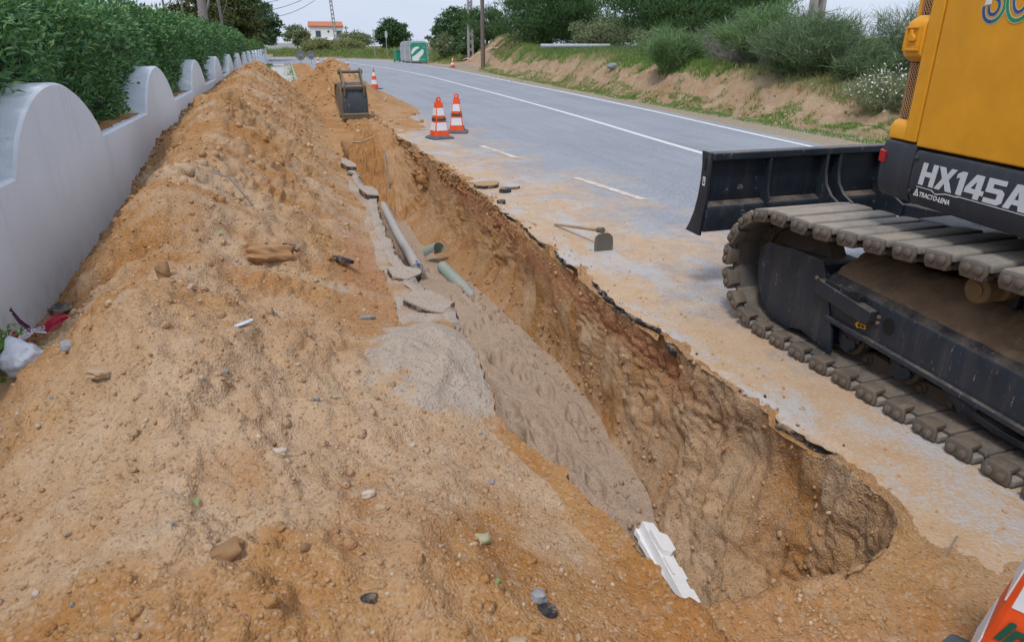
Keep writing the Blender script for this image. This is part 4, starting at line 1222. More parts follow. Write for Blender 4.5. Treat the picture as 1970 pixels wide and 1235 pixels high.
# long black skirt panel with the model name
b = MB()
lv = [(0.945, 0.05), (0.958, 0.022), (1.0, 0.004), (1.05, 0.0), (1.175, 0.0), (1.196, 0.006), (1.2, 0.02)]
rings = [[tuple(H(p[0], p[1], z)) for p in [(0.006+i*0.25, i), (2.6, i), (2.6, 0.20), (0.006+i*0.25, 0.20)]] for z, i in lv]
n = 4
b.add([q for r in rings for q in r], [tuple(range(n))[::-1], tuple(range((len(lv)-1)*n, len(lv)*n))] + [(i*n+k, i*n+(k+1) % n, (i+1)*n+(k+1) % n, (i+1)*n+k) for i in range(len(lv)-1) for k in range(n)])
skirt = b.build('skirt_panel', M_SKIRT, exc, EXC, 0.005)
for (u, z) in ((0.022, 1.165), (0.022, 1.010)):
    b = MB()
    vs = []
    for rr, dv in ((0.011, 0.0), (0.011, -0.006), (0.006, -0.010)):
        for k in range(8):
            a = k*math.pi/4; vs.append(tuple(H(u+rr*math.cos(a), dv, z+rr*math.sin(a))))
    b.add(vs, [(i*8+k, i*8+(k+1) % 8, i*8+8+(k+1) % 8, i*8+8+k) for i in range(2) for k in range(8)] + [tuple(range(16, 24))])
    b.build('bolt', M_SKIRT, skirt, EXC, smooth=40)
# yellow door
def rrect(u0, u1, z0, z1): return [(u0, z0), (u1, z0), (u1, z1), (u0, z1)]
b = MB(); b.prism(rrect(-0.012, 1.05, 1.212, 2.45), lambda q, t: tuple(H(q[0], t, q[1])), 0.004, 0.06)
door = b.build('engine_door', M_YEL, exc, EXC, 0.010, seg=3)
b = MB(); b.prism(rrect(1.062, 2.55, 1.212, 2.2), lambda q, t: tuple(H(q[0], t, q[1])), 0.004, 0.06)
b.build('side_door', M_YEL, exc, EXC, 0.010, seg=3)
# inner body (dark) behind the doors
hbuild([(-0.02, 0.075), (2.5, 0.075), (2.5, 2.38), (-0.02, 2.38)], 0.97, 2.3, 'house_frame', M_GAP, bevel=0.0)
hbuild([(-0.10, 0.03), (2.5, 0.03), (2.5, 2.42), (-0.12, 2.42)], 2.46, 2.52, 'hood', M_YEL, bevel=0.02)
# yellow corner column with grille openings and latch pocket
UL, UR = -0.282, -0.022
pl = [(-0.024, 0.006), (-0.105, 0.006), (-0.115, 0.03), (-0.115, 0.10), (-0.024, 0.10)]
hbuild(pl, 1.228, 2.45, 'corner_post', M_YEL, bevel=0.006)
rear = [(-0.262, 0.035), (-0.285, 0.09), (-0.30, 0.20), (-0.325, 0.5), (-0.345, 1.2), (-0.30, 2.35), (-0.15, 2.38), (-0.15, 0.14)]
hbuild([(-0.272, 0.055), (-0.290, 0.12), (-0.31, 0.25), (-0.33, 0.6), (-0.345, 1.2), (-0.30, 2.35), (-0.15, 2.38), (-0.15, 0.20), (-0.20, 0.12)], 1.76, 2.45, 'rear_hood', M_YEL, bevel=0.02)
def column_ring(ins):
    return [(-0.112, 0.012+ins), (-0.20, 0.014+ins), (-0.245+ins*0.3, 0.026+ins), (-0.270+ins, 0.060+ins), (-0.285+ins, 0.12), (-0.310+ins, 0.30), (-0.112, 0.30)]
def column_block(name, levels, bevel=0.008):
    b = MB()
    rings = [[tuple(H(p[0], p[1], z)) for p in column_ring(i)] for z, i in levels]
    n = len(rings[0])
    b.add([q for r in rings for q in r], [tuple(range(n))[::-1], tuple(range((len(levels)-1)*n, len(levels)*n))] + [(i*n+k, i*n+(k+1) % n, (i+1)*n+(k+1) % n, (i+1)*n+k) for i in range(len(levels)-1) for k in range(n)])
    return b.build(name, M_YEL, exc, EXC, bevel, seg=3)
column_block('corner_sill', [(1.228, 0.0), (1.285, 0.0), (1.305, 0.012), (1.318, 0.030)])
column_block('latch_block', [(1.578, 0.030), (1.590, 0.010), (1.605, -0.008), (1.625, -0.012), (1.735, -0.012), (1.752, -0.006), (1.768, 0.012), (1.780, 0.030)])
column_block('corner_cap', [(2.05, 0.030), (2.07, 0.0), (2.44, 0.0)])
# latch pocket: frame, recess and handle
b = MB()
for (u0, u1, z0, z1) in ((-0.225, -0.125, 1.722, 1.732), (-0.225, -0.125, 1.626, 1.638), (-0.225, -0.212, 1.638, 1.722), (-0.138, -0.125, 1.638, 1.722)):
    b.prism(rrect(u0, u1, z0, z1), lambda q, t: tuple(H(q[0], t, q[1])), -0.012, 0.005)
lt = b.build('latch_frame', M_YEL, exc, EXC, 0.002)
b = MB(); b.prism(rrect(-0.212, -0.138, 1.638, 1.722), lambda q, t: tuple(H(q[0], t, q[1])), -0.004, 0.004); b.build('latch_pocket', M_YEL, lt, EXC)
b = MB(); b.prism([(-0.190, 1.668), (-0.150, 1.668), (-0.150, 1.684), (-0.168, 1.700), (-0.172, 1.718), (-0.190, 1.718)], lambda q, t: tuple(H(q[0], t, q[1])), -0.016, -0.004); b.build('latch_handle', M_YEL, lt, EXC, 0.003)
# expanded-metal grilles: dark backing, lattice of slim bars round the corner
def colpt(s, ins=0.028):
    """point on the column outline, s metres from its front edge"""
    ring = column_ring(ins)[:6]
    for a, c in zip(ring[:-1], ring[1:]):
        L = math.hypot(c[0]-a[0], c[1]-a[1])
        if s <= L: t = s/L; return (a[0]+(c[0]-a[0])*t, a[1]+(c[1]-a[1])*t)
        s -= L
    return ring[-1]
LEN = 0.36
def grille(z0, z1):
    b = MB(); n = 24; vs = []
    for i in range(n+1):
        p = colpt(LEN*i/n, 0.036)
        vs += [tuple(H(p[0], p[1], z0-0.01)), tuple(H(p[0], p[1], z1+0.01))]
    b.add(vs, [(2*i, 2*i+2, 2*i+3, 2*i+1) for i in range(n)])
    g = b.build('grille_backing', M_GAP, exc, EXC, smooth=60)
    bars = MB(); step = 0.0215; slope = 1.15; w = 0.0022
    h = z1-z0
    k = -int(LEN*slope/step)-1
    while k*step < h+LEN*slope:
        for sg in (1, -1):
            c0 = k*step
            pts = []
            for i in range(n*2+1):
                s = LEN*i/(2*n); z = c0 + (s*slope if sg > 0 else -s*slope) if sg > 0 else c0 - s*slope
                if 0 <= z <= h: pts.append((s, z0+z))
            if len(pts) > 1:
                vs = []
                for s, z in pts:
                    p = colpt(s, 0.028 if sg > 0 else 0.0295)
                    vs += [tuple(H(p[0], p[1], z-w*1.3)), tuple(H(p[0], p[1], z+w*1.3))]
                bars.add(vs, [(2*i, 2*i+2, 2*i+3, 2*i+1) for i in range(len(pts)-1)])
        k += 1
    bars.build('grille_bars', M_GRB, g, EXC)
M_GRB = plain('orange_grille', (0.62, 0.33, 0.14), 0.5)
grille(1.318, 1.578); grille(1.78, 2.05)
hbuild([(-0.13, 0.10), (-0.25, 0.12), (-0.28, 0.4), (-0.13, 0.4)], 1.23, 2.45, 'corner_core', M_GAP, bevel=0.0)
# warning label edge on the latch block (yellow-black lines)
b = MB(); b.prism([(-0.276, 1.63), (-0.268, 1.63), (-0.268, 1.73), (-0.276, 1.73)], lambda q, t: tuple(H(q[0]-0.010, t+0.048, q[1])), -0.004, 0.0)
b.build('warning_label', M_ARROW, exc, EXC)
# lettering HX145A, built from strokes
GL = {
 'H': (0.80, [[(0,0),(.25,0),(.25,1),(0,1)], [(.25,.40),(.55,.40),(.55,.62),(.25,.62)], [(.55,0),(.8,0),(.8,1),(.55,1)]]),
 'X': (0.88, [[(0,0),(.28,0),(.43,.32),(.58,0),(.88,0),(.60,.5),(.88,1),(.60,1),(.45,.70),(.30,1),(0,1),(.27,.5)]]),
 '1': (0.44, [[(.15,0),(.42,0),(.42,1),(.20,1),(0,.86),(0,.66),(.15,.74)]]),
 '4': (0.84, [[(0,.2),(.84,.2),(.84,.4),(0,.4)], [(.45,0),(.70,0),(.70,.2),(.45,.2)], [(.45,.4),(.70,.4),(.70,1),(.45,1)], [(0,.4),(.24,.4),(.45,.74),(.45,1),(.34,1)]]),
 '5': (0.80, [[(0,0),(.62,0),(.78,.12),(.78,.50),(.64,.63),(.26,.63),(.26,.80),(.76,.80),(.76,1),(0,1),(0,.43),(.50,.43),(.52,.40),(.52,.22),(.50,.2),(0,.2)]]),
 'A': (0.90, [[(0,0),(.26,0),(.44,.72),(.44,1),(.28,1)], [(.62,0),(.88,0),(.60,1),(.44,1),(.44,.72)], [(.315,.20),(.565,.20),(.515,.40),(.365,.40)]]),
}
u = 0.066
for ch in 'HX145A':
    wd, polys = GL[ch]
    S = 0.100; SX = 0.122
    b = MB()
    for poly in polys:
        b.prism([(u+p[0]*SX+p[1]*0.004+0.006*p[1], 1.052+p[1]*S-0.0) for p in poly], lambda q, t: tuple(H(q[0], t, q[1])), -0.0022, -0.0006)
    b.build('letter', M_LETTER, skirt, EXC)
    u += wd*SX+0.007
b = MB(); b.prism([(0.06, 1.042), (0.16, 1.042), (0.185, 1.030), (0.25, 1.043), (0.31, 1.043), (0.315, 1.046), (0.68, 1.046), (0.68, 1.043), (0.33, 1.043), (0.31, 1.039), (0.25, 1.039), (0.19, 1.026), (0.155, 1.039), (0.06, 1.039)], lambda q, t: tuple(H(q[0], t, q[1])), -0.0018, -0.0006)
b.build('lettering_underline', M_LETTER, skirt, EXC)
# dealer mark: triangle and name
b = MB()
t0 = [(0.050, 0.998), (0.084, 0.998), (0.068, 1.034)]
def tri(c, k): return [(0.067+(p[0]-0.067)*k, 1.008+(p[1]-1.008)*k) for p in c]
inn = tri(t0, 0.62)
for i in range(3):
    b.prism([t0[i], t0[(i+1) % 3], inn[(i+1) % 3], inn[i]], lambda q, t: tuple(H(q[0], t, q[1])), -0.0018, -0.0006)
b.prism([(0.064, 1.003), (0.068, 1.003), (0.068, 1.016), (0.064, 1.013)], lambda q, t: tuple(H(q[0], t, q[1])), -0.0018, -0.0006)
b.build('dealer_emblem', M_WHITE, skirt, EXC)
def text_mesh(txt, size, off=0.0, shear=0.0):
    cu = bpy.data.curves.new('txt', 'FONT'); cu.body = txt; cu.size = size; cu.offset = off; cu.shear = shear; cu.extrude = 0.0006; cu.resolution_u = 3
    to = bpy.data.objects.new('txt', cu); COL.objects.link(to)
    dg = bpy.context.evaluated_depsgraph_get()
    me = bpy.data.meshes.new_from_object(to.evaluated_get(dg))
    bpy.data.objects.remove(to); bpy.data.curves.remove(cu)
    return me
me = text_mesh('TRACTO-LENA', 0.029, 0.0006, 0.12); me.materials.clear(); me.materials.append(M_WHITE)
o = link_mesh('dealer_name', me, skirt)
M4 = Matrix((-HD, Vector((0, 0, 1)), -HN)).transposed().to_4x4(); M4.translation = H(0.088, -0.0016, 1.000) - Vector(EXC)
o.matrix_local = M4
# anniversary numerals on the door: flat coloured bands
def band(cu, cz, ru, rz, w, a0, a1, dv, mat, name='numeral_band', n=36):
    b = MB(); vs = []
    for i in range(n+1):
        a = R(a0+(a1-a0)*i/n)
        for k in (-0.5, 0.5):
            vs.append(tuple(H(cu+(ru+k*w)*math.cos(a), 0.004-dv, cz+(rz+k*w)*math.sin(a))))
    b.add(vs, [(2*i, 2*i+2, 2*i+3, 2*i+1) for i in range(n)])
    return b.build(name, mat, door, EXC)
c5 = (0.262, 1.792); c0 = (0.388, 1.830)
band(*c5, 0.052, 0.054, 0.021, 175, 410, 0.0010, M_CREAM); band(*c5, 0.052, 0.054, 0.014, 176, 275, 0.0018, M_BLUEP); band(*c5, 0.052, 0.054, 0.014, 275, 305, 0.0018, M_TEALP); band(*c5, 0.052, 0.054, 0.014, 305, 405, 0.0018, M_GREENP)
band(*c5, 0.026, 0.028, 0.019, 170, 450, 0.0010, M_CREAM); band(*c5, 0.026, 0.028, 0.013, 171, 448, 0.0018, M_BLUEP)
band(*c0, 0.064, 0.092, 0.021, 0, 360, 0.0026, M_CREAM); band(*c0, 0.064, 0.092, 0.014, 0, 360, 0.0034, M_GREENP)
band(*c0, 0.036, 0.062, 0.019, 0, 360, 0.0010, M_CREAM); band(*c0, 0.036, 0.062, 0.013, 0, 360, 0.0018, M_BLUEP)
b = MB(); b.prism([(0.212, 1.80), (0.246, 1.803), (0.246, 1.82), (0.214, 1.82)], lambda q, t: tuple(H(q[0], t, q[1])), 0.0005, 0.0012); b.build('numeral_tag', M_WHITE, door, EXC)
b = MB(); b.prism([(0.222, 1.832), (0.300, 1.838), (0.300, 1.93), (0.222, 1.93)], lambda q, t: tuple(H(q[0], t, q[1])), 0.0014, 0.0030); b.build('numeral_band', M_BLUEP, door, EXC)

# ------------------------------------------------------------------ trees, shrubs, grass
def part_np(name, V, F, mat, par, org, kind=None, smooth=False):
    o = link_mesh(name, np_mesh(name, np.asarray(V)-np.array(org), F, mat, smooth=smooth), par)
    if kind: o['kind'] = kind
    return o
def crown_tree(label, base, h, w, seed, mat, trunk_h=0.35, clumps=40, per=160, ll=0.25, lw=0.14, bark=None, cat='tree', flat=0.8, name='tree', tuft=False, group=None, lowcrown=0.25, trunkr=None):
    rs = np.random.RandomState(seed)
    root = empty(name, base, 0, label, cat, group)
    base = np.array(base, float)
    tr = trunkr or max(0.06, w*0.025)
    tb = MB()
    topz = h*0.75
    lean = rs.normal(0, 0.04*h, 2)
    tb.tube([base+[0, 0, -0.3], base+[0, 0, topz*0.3], base+[lean[0]*.5, lean[1]*.5, topz*0.65], base+[lean[0], lean[1], topz]], [tr*1.25, tr, tr*0.75, tr*0.3], 9)
    cz = h*(lowcrown+1)/2; hz = h*(1-lowcrown)/2
    cen = []
    while len(cen) < clumps:
        p = rs.uniform(-1, 1, 3)
        r = np.linalg.norm(p)
        if r > 1 or r < 0.35: continue
        if tuft and p[2] < -0.9: continue
        cen.append(p)
    cen = np.array(cen)*[w/2*0.85, w/2*0.85, hz*0.88] + [0, 0, cz]
    cr = w*0.13*rs.uniform(0.6, 1.35, clumps)
    for k in range(0, clumps, max(1, clumps//14)):
        st = np.array([lean[0]*0.5, lean[1]*0.5, min(cen[k][2]*0.6, topz*0.8)])
        mid = st*0.5+cen[k]*0.5+[0, 0, 0.05*h]
        tb.tube([base+st, base+mid, base+cen[k]], [tr*0.45, tr*0.3, tr*0.1], 6)
    tb.build('trunk', bark or M_BARK, root, tuple(base), smooth=60)
    ci = rs.randint(0, clumps, clumps*per)
    d = rs.normal(size=(len(ci), 3)); d /= np.linalg.norm(d, axis=1)[:, None]
    d[:, 2] = np.where(d[:, 2] < -0.3, -d[:, 2]*0.5, d[:, 2])
    rad = cr[ci]*rs.uniform(0.35, 1.15, len(ci))
    P = base + cen[ci] + d*rad[:, None]*[1, 1, flat]
    if tuft:
        dirs = d*0.7+[0, 0, 0.7]+rs.normal(0, 0.3, d.shape)
    else:
        dirs = d*0.6+rs.normal(0, 0.6, d.shape)
    v, f = leaves(P, dirs, d+rs.normal(0, 0.4, d.shape)+[0, 0, 0.4], ll, lw, seed)
    part_np('crown', v, f, mat, root, base, 'stuff')
    return root
def blades(bases, dirs, length, width, seed, bend=0.25):
    """two-segment tapering blades"""
    rs = np.random.RandomState(seed); n = len(bases)
    d = dirs/np.linalg.norm(dirs, axis=1)[:, None]
    s = np.cross(d, rs.normal(size=(n, 3))); s /= np.linalg.norm(s, axis=1)[:, None]
    L = (length*rs.uniform(0.5, 1.2, n))[:, None]; w = (width*rs.uniform(0.7, 1.3, n))[:, None]
    bd = rs.normal(0, bend, (n, 3)); bd[:, 2] = -np.abs(bd[:, 2])*0.7
    m = bases + d*L*0.55 + bd*L*0.12; t = bases + d*L + bd*L*0.5
    V = np.stack([bases-s*w, bases+s*w, m-s*w*0.7, m+s*w*0.7, t], 1).reshape(-1, 3)
    k = (np.arange(n)*5)[:, None]
    F = np.concatenate([k+np.array([[0, 1, 3]]), k+np.array([[0, 3, 2]]), k+np.array([[2, 3, 4]])])
    return V, F
def broom(label, base, h, w, seed, mat, n=2600, name='broom_bush', cat='bush', wid=0.008, spread=0.9, group=None, tufts=34):
    rs = np.random.RandomState(seed)
    root = empty(name, base, 0, label, cat, group); base = np.array(base, float)
    # many upright tufts of uneven height spread through the bush
    ta = rs.uniform(0, 2*math.pi, tufts); tr = np.sqrt(rs.rand(tufts))*w/2
    th = h*np.sqrt(np.clip(1-(tr/(w/2)*0.85)**2, 0.05, 1))*rs.uniform(0.55, 1.12, tufts)
    tc = np.stack([np.cos(ta)*tr, np.sin(ta)*tr, np.zeros(tufts)], 1)
    i = rs.randint(0, tufts, n)
    t = rs.rand(n)**0.8
    out = tc[i]/(w/2)
    B = tc[i]*(0.55+0.45*t)[:, None] + rs.normal(0, 0.075*w**0.6, (n, 3))*(0.4+t)[:, None]
    B[:, 2] = th[i]*t*0.8 + rs.normal(0, 0.04, n)
    B[:, 2] = np.maximum(B[:, 2], 0)
    d = out*spread*0.55*(0.3+t)[:, None] + [0, 0, 0.75] + rs.normal(0, 0.42, (n, 3))
    v, f = blades(base+B, d, 0.22+0.07*h, wid, seed, 0.6)
    part_np('stems', v, f, mat, root, base, 'stuff')
    tb = MB()
    for k in range(0, tufts, 3):
        p = tc[k]+np.array([0, 0, th[k]*0.6])
        tb.tube([base+[0, 0, -0.1], base+p*0.45+[0, 0, 0.08], base+p], [0.022, 0.014, 0.005], 5)
    tb.build('branches', M_TWIG, root, tuple(base))
    return root

# right-hand bank
def gz(x, y, dz=0.0): return (x, y, tz_at(x, y)+dz)
broom('rounded bright green broom bush alone on the bank edge', gz(12.1, 21.0), 1.5, 1.7, 21, M_BROOM, 11600, wid=0.0072)
broom('big dark green broom thicket in front of the concrete pole', gz(12.9, 15.6), 1.75, 2.8, 22, M_BROOMD, 18850, wid=0.0072, tufts=70)
broom('leafy green broom left of the big dark thicket', gz(13.3, 18.3), 2.1, 2.4, 23, M_BROOM, 11600, wid=0.0072, tufts=46)
broom('tall wispy broom standing out against the sky near the excavator', gz(14.4, 13.9), 2.1, 1.9, 24, M_BROOMD, 6090, wid=0.0058)
broom('sprawling broom behind the grey bare shrub', gz(16.8, 23.5), 1.9, 4.2, 25, M_BROOMD, 13050, wid=0.0086, tufts=80)
broom('low broom at the right foot of the dark thicket', gz(13.0, 13.8), 0.9, 1.5, 26, M_BROOMD, 6090, wid=0.0065)
broom('bare grey twiggy shrub on the bank between two brooms', gz(14.2, 21.2), 1.35, 2.4, 27, M_TWIG, 4640, name='bare_shrub', cat='shrub', wid=0.0043)
broom('bare grey twigs hanging over the bank beside the thicket', gz(12.9, 17.9), 0.9, 1.6, 28, M_TWIG, 3190, name='bare_shrub', cat='shrub', wid=0.0043)
broom('grey twiggy shrub mixed into the tall broom near the yellow machine', gz(15.2, 14.4), 2.1, 1.8, 29, M_TWIG, 2755, name='bare_shrub', cat='shrub', wid=0.0043)
broom('dense broom closing the gap behind the leafy green one', gz(16.0, 19.6), 1.6, 3.2, 33, M_BROOMD, 11600, wid=0.0079, tufts=50)
broom('pale broom between the round bush and the large pine', gz(14.4, 25.5), 1.2, 2.6, 34, M_BROOM, 7250, wid=0.0072)
# daisy bush
fb = gz(11.75, 11.6)
dz = broom('straggly bush dotted with white flowers beside the excavator', fb, 0.85, 1.7, 31, M_SAGE, 2600, name='flower_bush', cat='bush', wid=0.007)
rs = np.random.RandomState(5); n = 420
a = rs.uniform(0, 6.28, n); r = np.sqrt(rs.rand(n))
P = np.array(fb)+np.stack([np.cos(a)*r*0.9, np.sin(a)*r*0.9, 0.85*np.sqrt(1-(r*0.9)**2)*rs.uniform(0.55, 1.1, n)], 1)
v, f = leaves(P, rs.normal(0, 1, (n, 3))+[0, 0, 1], rs.normal(0, 1, (n, 3)), 0.035, 0.035, 4)
part_np('flowers', v, f, M_FLOWER, dz, fb, 'stuff')

crown_tree('broad dark pine with low crown left of the sky gap', gz(17.6, 48), 4.6, 8.2, 41, M_PINE, clumps=190, per=200, ll=0.22, lw=0.05, tuft=True, name='pine_tree', lowcrown=-0.12, flat=0.9)
crown_tree('large spreading pine above the round broom bush', gz(20.0, 34), 5.6, 10.4, 42, M_PINE, clumps=200, per=200, ll=0.22, lw=0.05, tuft=True, name='pine_tree', lowcrown=-0.05, trunkr=0.2)
crown_tree('young pine in the shade under the large spreading pine', gz(18.6, 31), 2.9, 4.2, 43, M_PINE, clumps=60, per=160, ll=0.16, lw=0.035, tuft=True, name='pine_tree', lowcrown=0.0)
crown_tree('dark pine far behind the big thicket', gz(31, 44), 6.4, 9.0, 44, M_PINE, clumps=80, per=160, ll=0.3, lw=0.06, tuft=True, name='pine_tree', lowcrown=0.05)
crown_tree('small bushy pine left of the broad dark pine', gz(15.9, 58), 2.9, 4.6, 45, M_PINE, clumps=50, per=140, ll=0.25, lw=0.06, tuft=True, name='pine_tree', lowcrown=0.0)
crown_tree('pale sage green bush at the foot of the broad pine', gz(18.6, 41), 1.7, 5.2, 46, M_SAGE, clumps=45, per=110, ll=0.14, lw=0.06, cat='bush', name='sage_bush', lowcrown=0.0)
crown_tree('sage green bush beside the grey pipe on the bank', gz(15.8, 29.5), 1.0, 2.2, 47, M_SAGE, clumps=30, per=90, ll=0.10, lw=0.045, cat='bush', name='sage_bush', lowcrown=0.0)
crown_tree('dark scrub filling the gap behind the pale sage bush', gz(24.0, 55), 2.6, 8.5, 66, M_OAK, clumps=70, per=110, ll=0.28, lw=0.12, cat='bush', name='scrub', lowcrown=-0.1)
crown_tree('dark scrub far behind the large spreading pine', gz(33.0, 58), 3.4, 10.0, 67, M_OAK, clumps=70, per=110, ll=0.3, lw=0.13, cat='bush', name='scrub', lowcrown=-0.1)
crown_tree('scrub on the skyline between the two big pines', gz(21.5, 66), 2.4, 8.0, 68, M_SAGE, clumps=60, per=110, ll=0.28, lw=0.12, cat='bush', name='scrub', lowcrown=-0.1)
crown_tree('airy light green tree rising behind the recycling bins', gz(18.2, 78), 5.2, 5.2, 48, M_AIRY, clumps=60, per=120, ll=0.26, lw=0.13, lowcrown=0.2)
crown_tree('leafy bush right behind the recycling bins', gz(16.4, 77), 2.5, 3.6, 49, M_SAGE, clumps=45, per=110, ll=0.2, lw=0.09, cat='bush', name='bush', lowcrown=0.0)
crown_tree('dark rounded bush between the bins and the concrete pole', gz(16.9, 68), 2.4, 3.8, 50, M_AIRY, clumps=50, per=120, ll=0.2, lw=0.09, cat='bush', name='bush', lowcrown=0.0)
crown_tree('distant stone pine with dense rounded crown', gz(18.4, 130), 5.4, 6.6, 51, M_OAK, clumps=110, per=110, ll=0.4, lw=0.2, name='stone_pine', lowcrown=0.0)
crown_tree('small conifer behind the recycling bins', gz(21.5, 105), 4.2, 4.0, 52, M_AIRY, clumps=40, per=110, ll=0.35, lw=0.16, lowcrown=0.05)
crown_tree('greyish olive tree left of the white house', gz(2.4, 150), 4.6, 5.2, 53, M_SAGE, clumps=45, per=90, ll=0.45, lw=0.2, name='olive_tree', lowcrown=0.1, bark=M_PALEBARK)
crown_tree('low grey-green thicket right of the white house', gz(15.2, 165), 3.3, 9.0, 54, M_SAGE, clumps=60, per=90, ll=0.5, lw=0.2, cat='bush', name='thicket', lowcrown=0.0)
crown_tree('pale roadside bush in front of the white house', gz(5.6, 122), 2.0, 6.5, 55, M_DRYGR, clumps=60, per=110, ll=0.35, lw=0.1, cat='bush', name='bush', lowcrown=0.0)
crown_tree('yellowish roadside bush below the leaning pole', gz(9.6, 118), 1.9, 6.0, 56, M_DRYGR, clumps=60, per=110, ll=0.35, lw=0.1, cat='bush', name='bush', lowcrown=0.0)
# garden trees behind the hedge
crown_tree('olive-brown carob tree rising behind the hedge', (-4.2, 62, 0.7), 5.4, 5.6, 61, M_CAROB, clumps=80, per=190, ll=0.26, lw=0.12, lowcrown=0.1)
crown_tree('dark green tree at the far end of the hedge', (-2.9, 92, 0.4), 6.4, 5.8, 62, M_OAK, clumps=70, per=160, ll=0.36, lw=0.18, lowcrown=0.05)
crown_tree('tall dark tree behind the carob', (-5.0, 84, 0.5), 8.6, 6.5, 63, M_OAK, clumps=70, per=150, ll=0.36, lw=0.18, lowcrown=0.1)
crown_tree('dark overhanging tree above the near hedge', (-8.2, 19, 0.7), 6.2, 7.4, 64, M_OAK, clumps=80, per=200, ll=0.16, lw=0.07, lowcrown=0.16)
crown_tree('brownish tree close behind the middle of the hedge', (-4.6, 46, 0.7), 4.0, 4.0, 65, M_CAROB, clumps=50, per=150, ll=0.2, lw=0.09, lowcrown=0.1)
# palms: fronds as parts
def palm(label, base, h, fr, n, seed, spikes=False, name='palm_tree', trunk=None):
    rs = random.Random(seed); root = empty(name, base, 0, label, 'palm'); B = Vector(base)
    t = MB(); t.tube([B+Vector((0, 0, -0.2)), B+Vector((0.05, 0, h*0.5)), B+Vector((0.1, 0.02, h))], [trunk or 0.16, (trunk or 0.16)*0.85, (trunk or 0.16)*0.8], 9)
    t.build('trunk', M_PALEBARK, root, base, smooth=60)
    top = B+Vector((0.1, 0.02, h))
    for k in range(n):
        a = rs.uniform(0, 6.28); el = rs.uniform(-0.35, 1.25)
        out = Vector((math.cos(a), math.sin(a), 0))
        L = fr*rs.uniform(0.8, 1.1)
        b = MB(); pr = []
        for i in range(9):
            s = i/8
            if spikes: p = top+out*(L*s*math.cos(el))+Vector((0, 0, L*s*math.sin(el)-0.25*L*s*s))
            else: p = top+out*(L*(s*0.95*math.cos(el*0.7)))+Vector((0, 0, L*(s*math.sin(el)-0.85*s*s)))
            pr.append(p)
        side = out.cross(Vector((0, 0, 1)))
        if spikes:
            vs = []
            for i, p in enumerate(pr):
                w = 0.03*math.sin(min(1, 0.15+i/8)*math.pi*0.9)+0.004
                vs += [p-side*w, p+side*w]
            b.add(vs, [(2*i, 2*i+1, 2*i+3, 2*i+2) for i in range(8)])
        else:
            for i in range(1, 8):
                for j in range(3):
                    p = pr[i].lerp(pr[i+1], j/3) if i < 8 else pr[i]
                    t_ = (pr[i+1]-pr[i]).normalized()
                    for sg in (-1, 1):
                        ll_ = L*0.20*math.sin(math.pi*(0.15+0.75*i/8))
                        tip = p+(side*sg*0.8+t_*0.7+Vector((0, 0, -0.35))).normalized()*ll_
                        b.add([p-t_*0.02, p+t_*0.02, tip], [(0, 1, 2)])
        b.build('frond', M_PALM, root, base)
    return root
palm('palm with drooping yellow-green fronds beside the carob tree', (-1.95-0.9, 66, 0.6), 1.5, 2.4, 34, 3, trunk=0.22)
palm('spiky yucca with long leaves behind the hedge', (-4.6, 33, 0.7), 3.2, 0.9, 26, 4, True, 'yucca', 0.05)
palm('tall spiky yucca with a slender trunk behind the hedge', (-4.25, 36, 0.7), 3.6, 0.9, 28, 5, True, 'yucca', 0.06)
def bare_trunk(label, base, pts, r):
    B = Vector(base); b = MB()
    b.tube([B+Vector(p) for p in pts], [r*(1-0.12*i) for i in range(len(pts))], 10)
    root = empty('bare_tree', base, 0, label, 'tree'); b.build('trunk', M_PALEBARK, root, base, smooth=60)
    b = MB()
    for k in range(4):
        z = 2.2+0.5*k
        b.tube([B+Vector((0, 0, z)), B+Vector((0.3*math.cos(k*2.1), 0.2*math.sin(k*2.1), z+0.6)), B+Vector((0.55*math.cos(k*2.1), 0.4*math.sin(k*2.1), z+1.3))], [r*0.35, r*0.25, r*0.12], 6)
    b.build('branches', M_PALEBARK, root, base, smooth=60)
bare_trunk('thick grey palm trunk behind the hedge', (-3.75, 40, 0.7), [(0, 0, -0.2), (0, 0, 1.5), (0.03, 0, 3.0), (0.06, 0, 5.5)], 0.27)
bare_trunk('slim pale bare trunk beside the thick grey one', (-3.0, 41, 0.7), [(0, 0, -0.2), (0.02, 0, 1.5), (0.0, 0, 3.0), (-0.1, 0, 5.0)], 0.085)

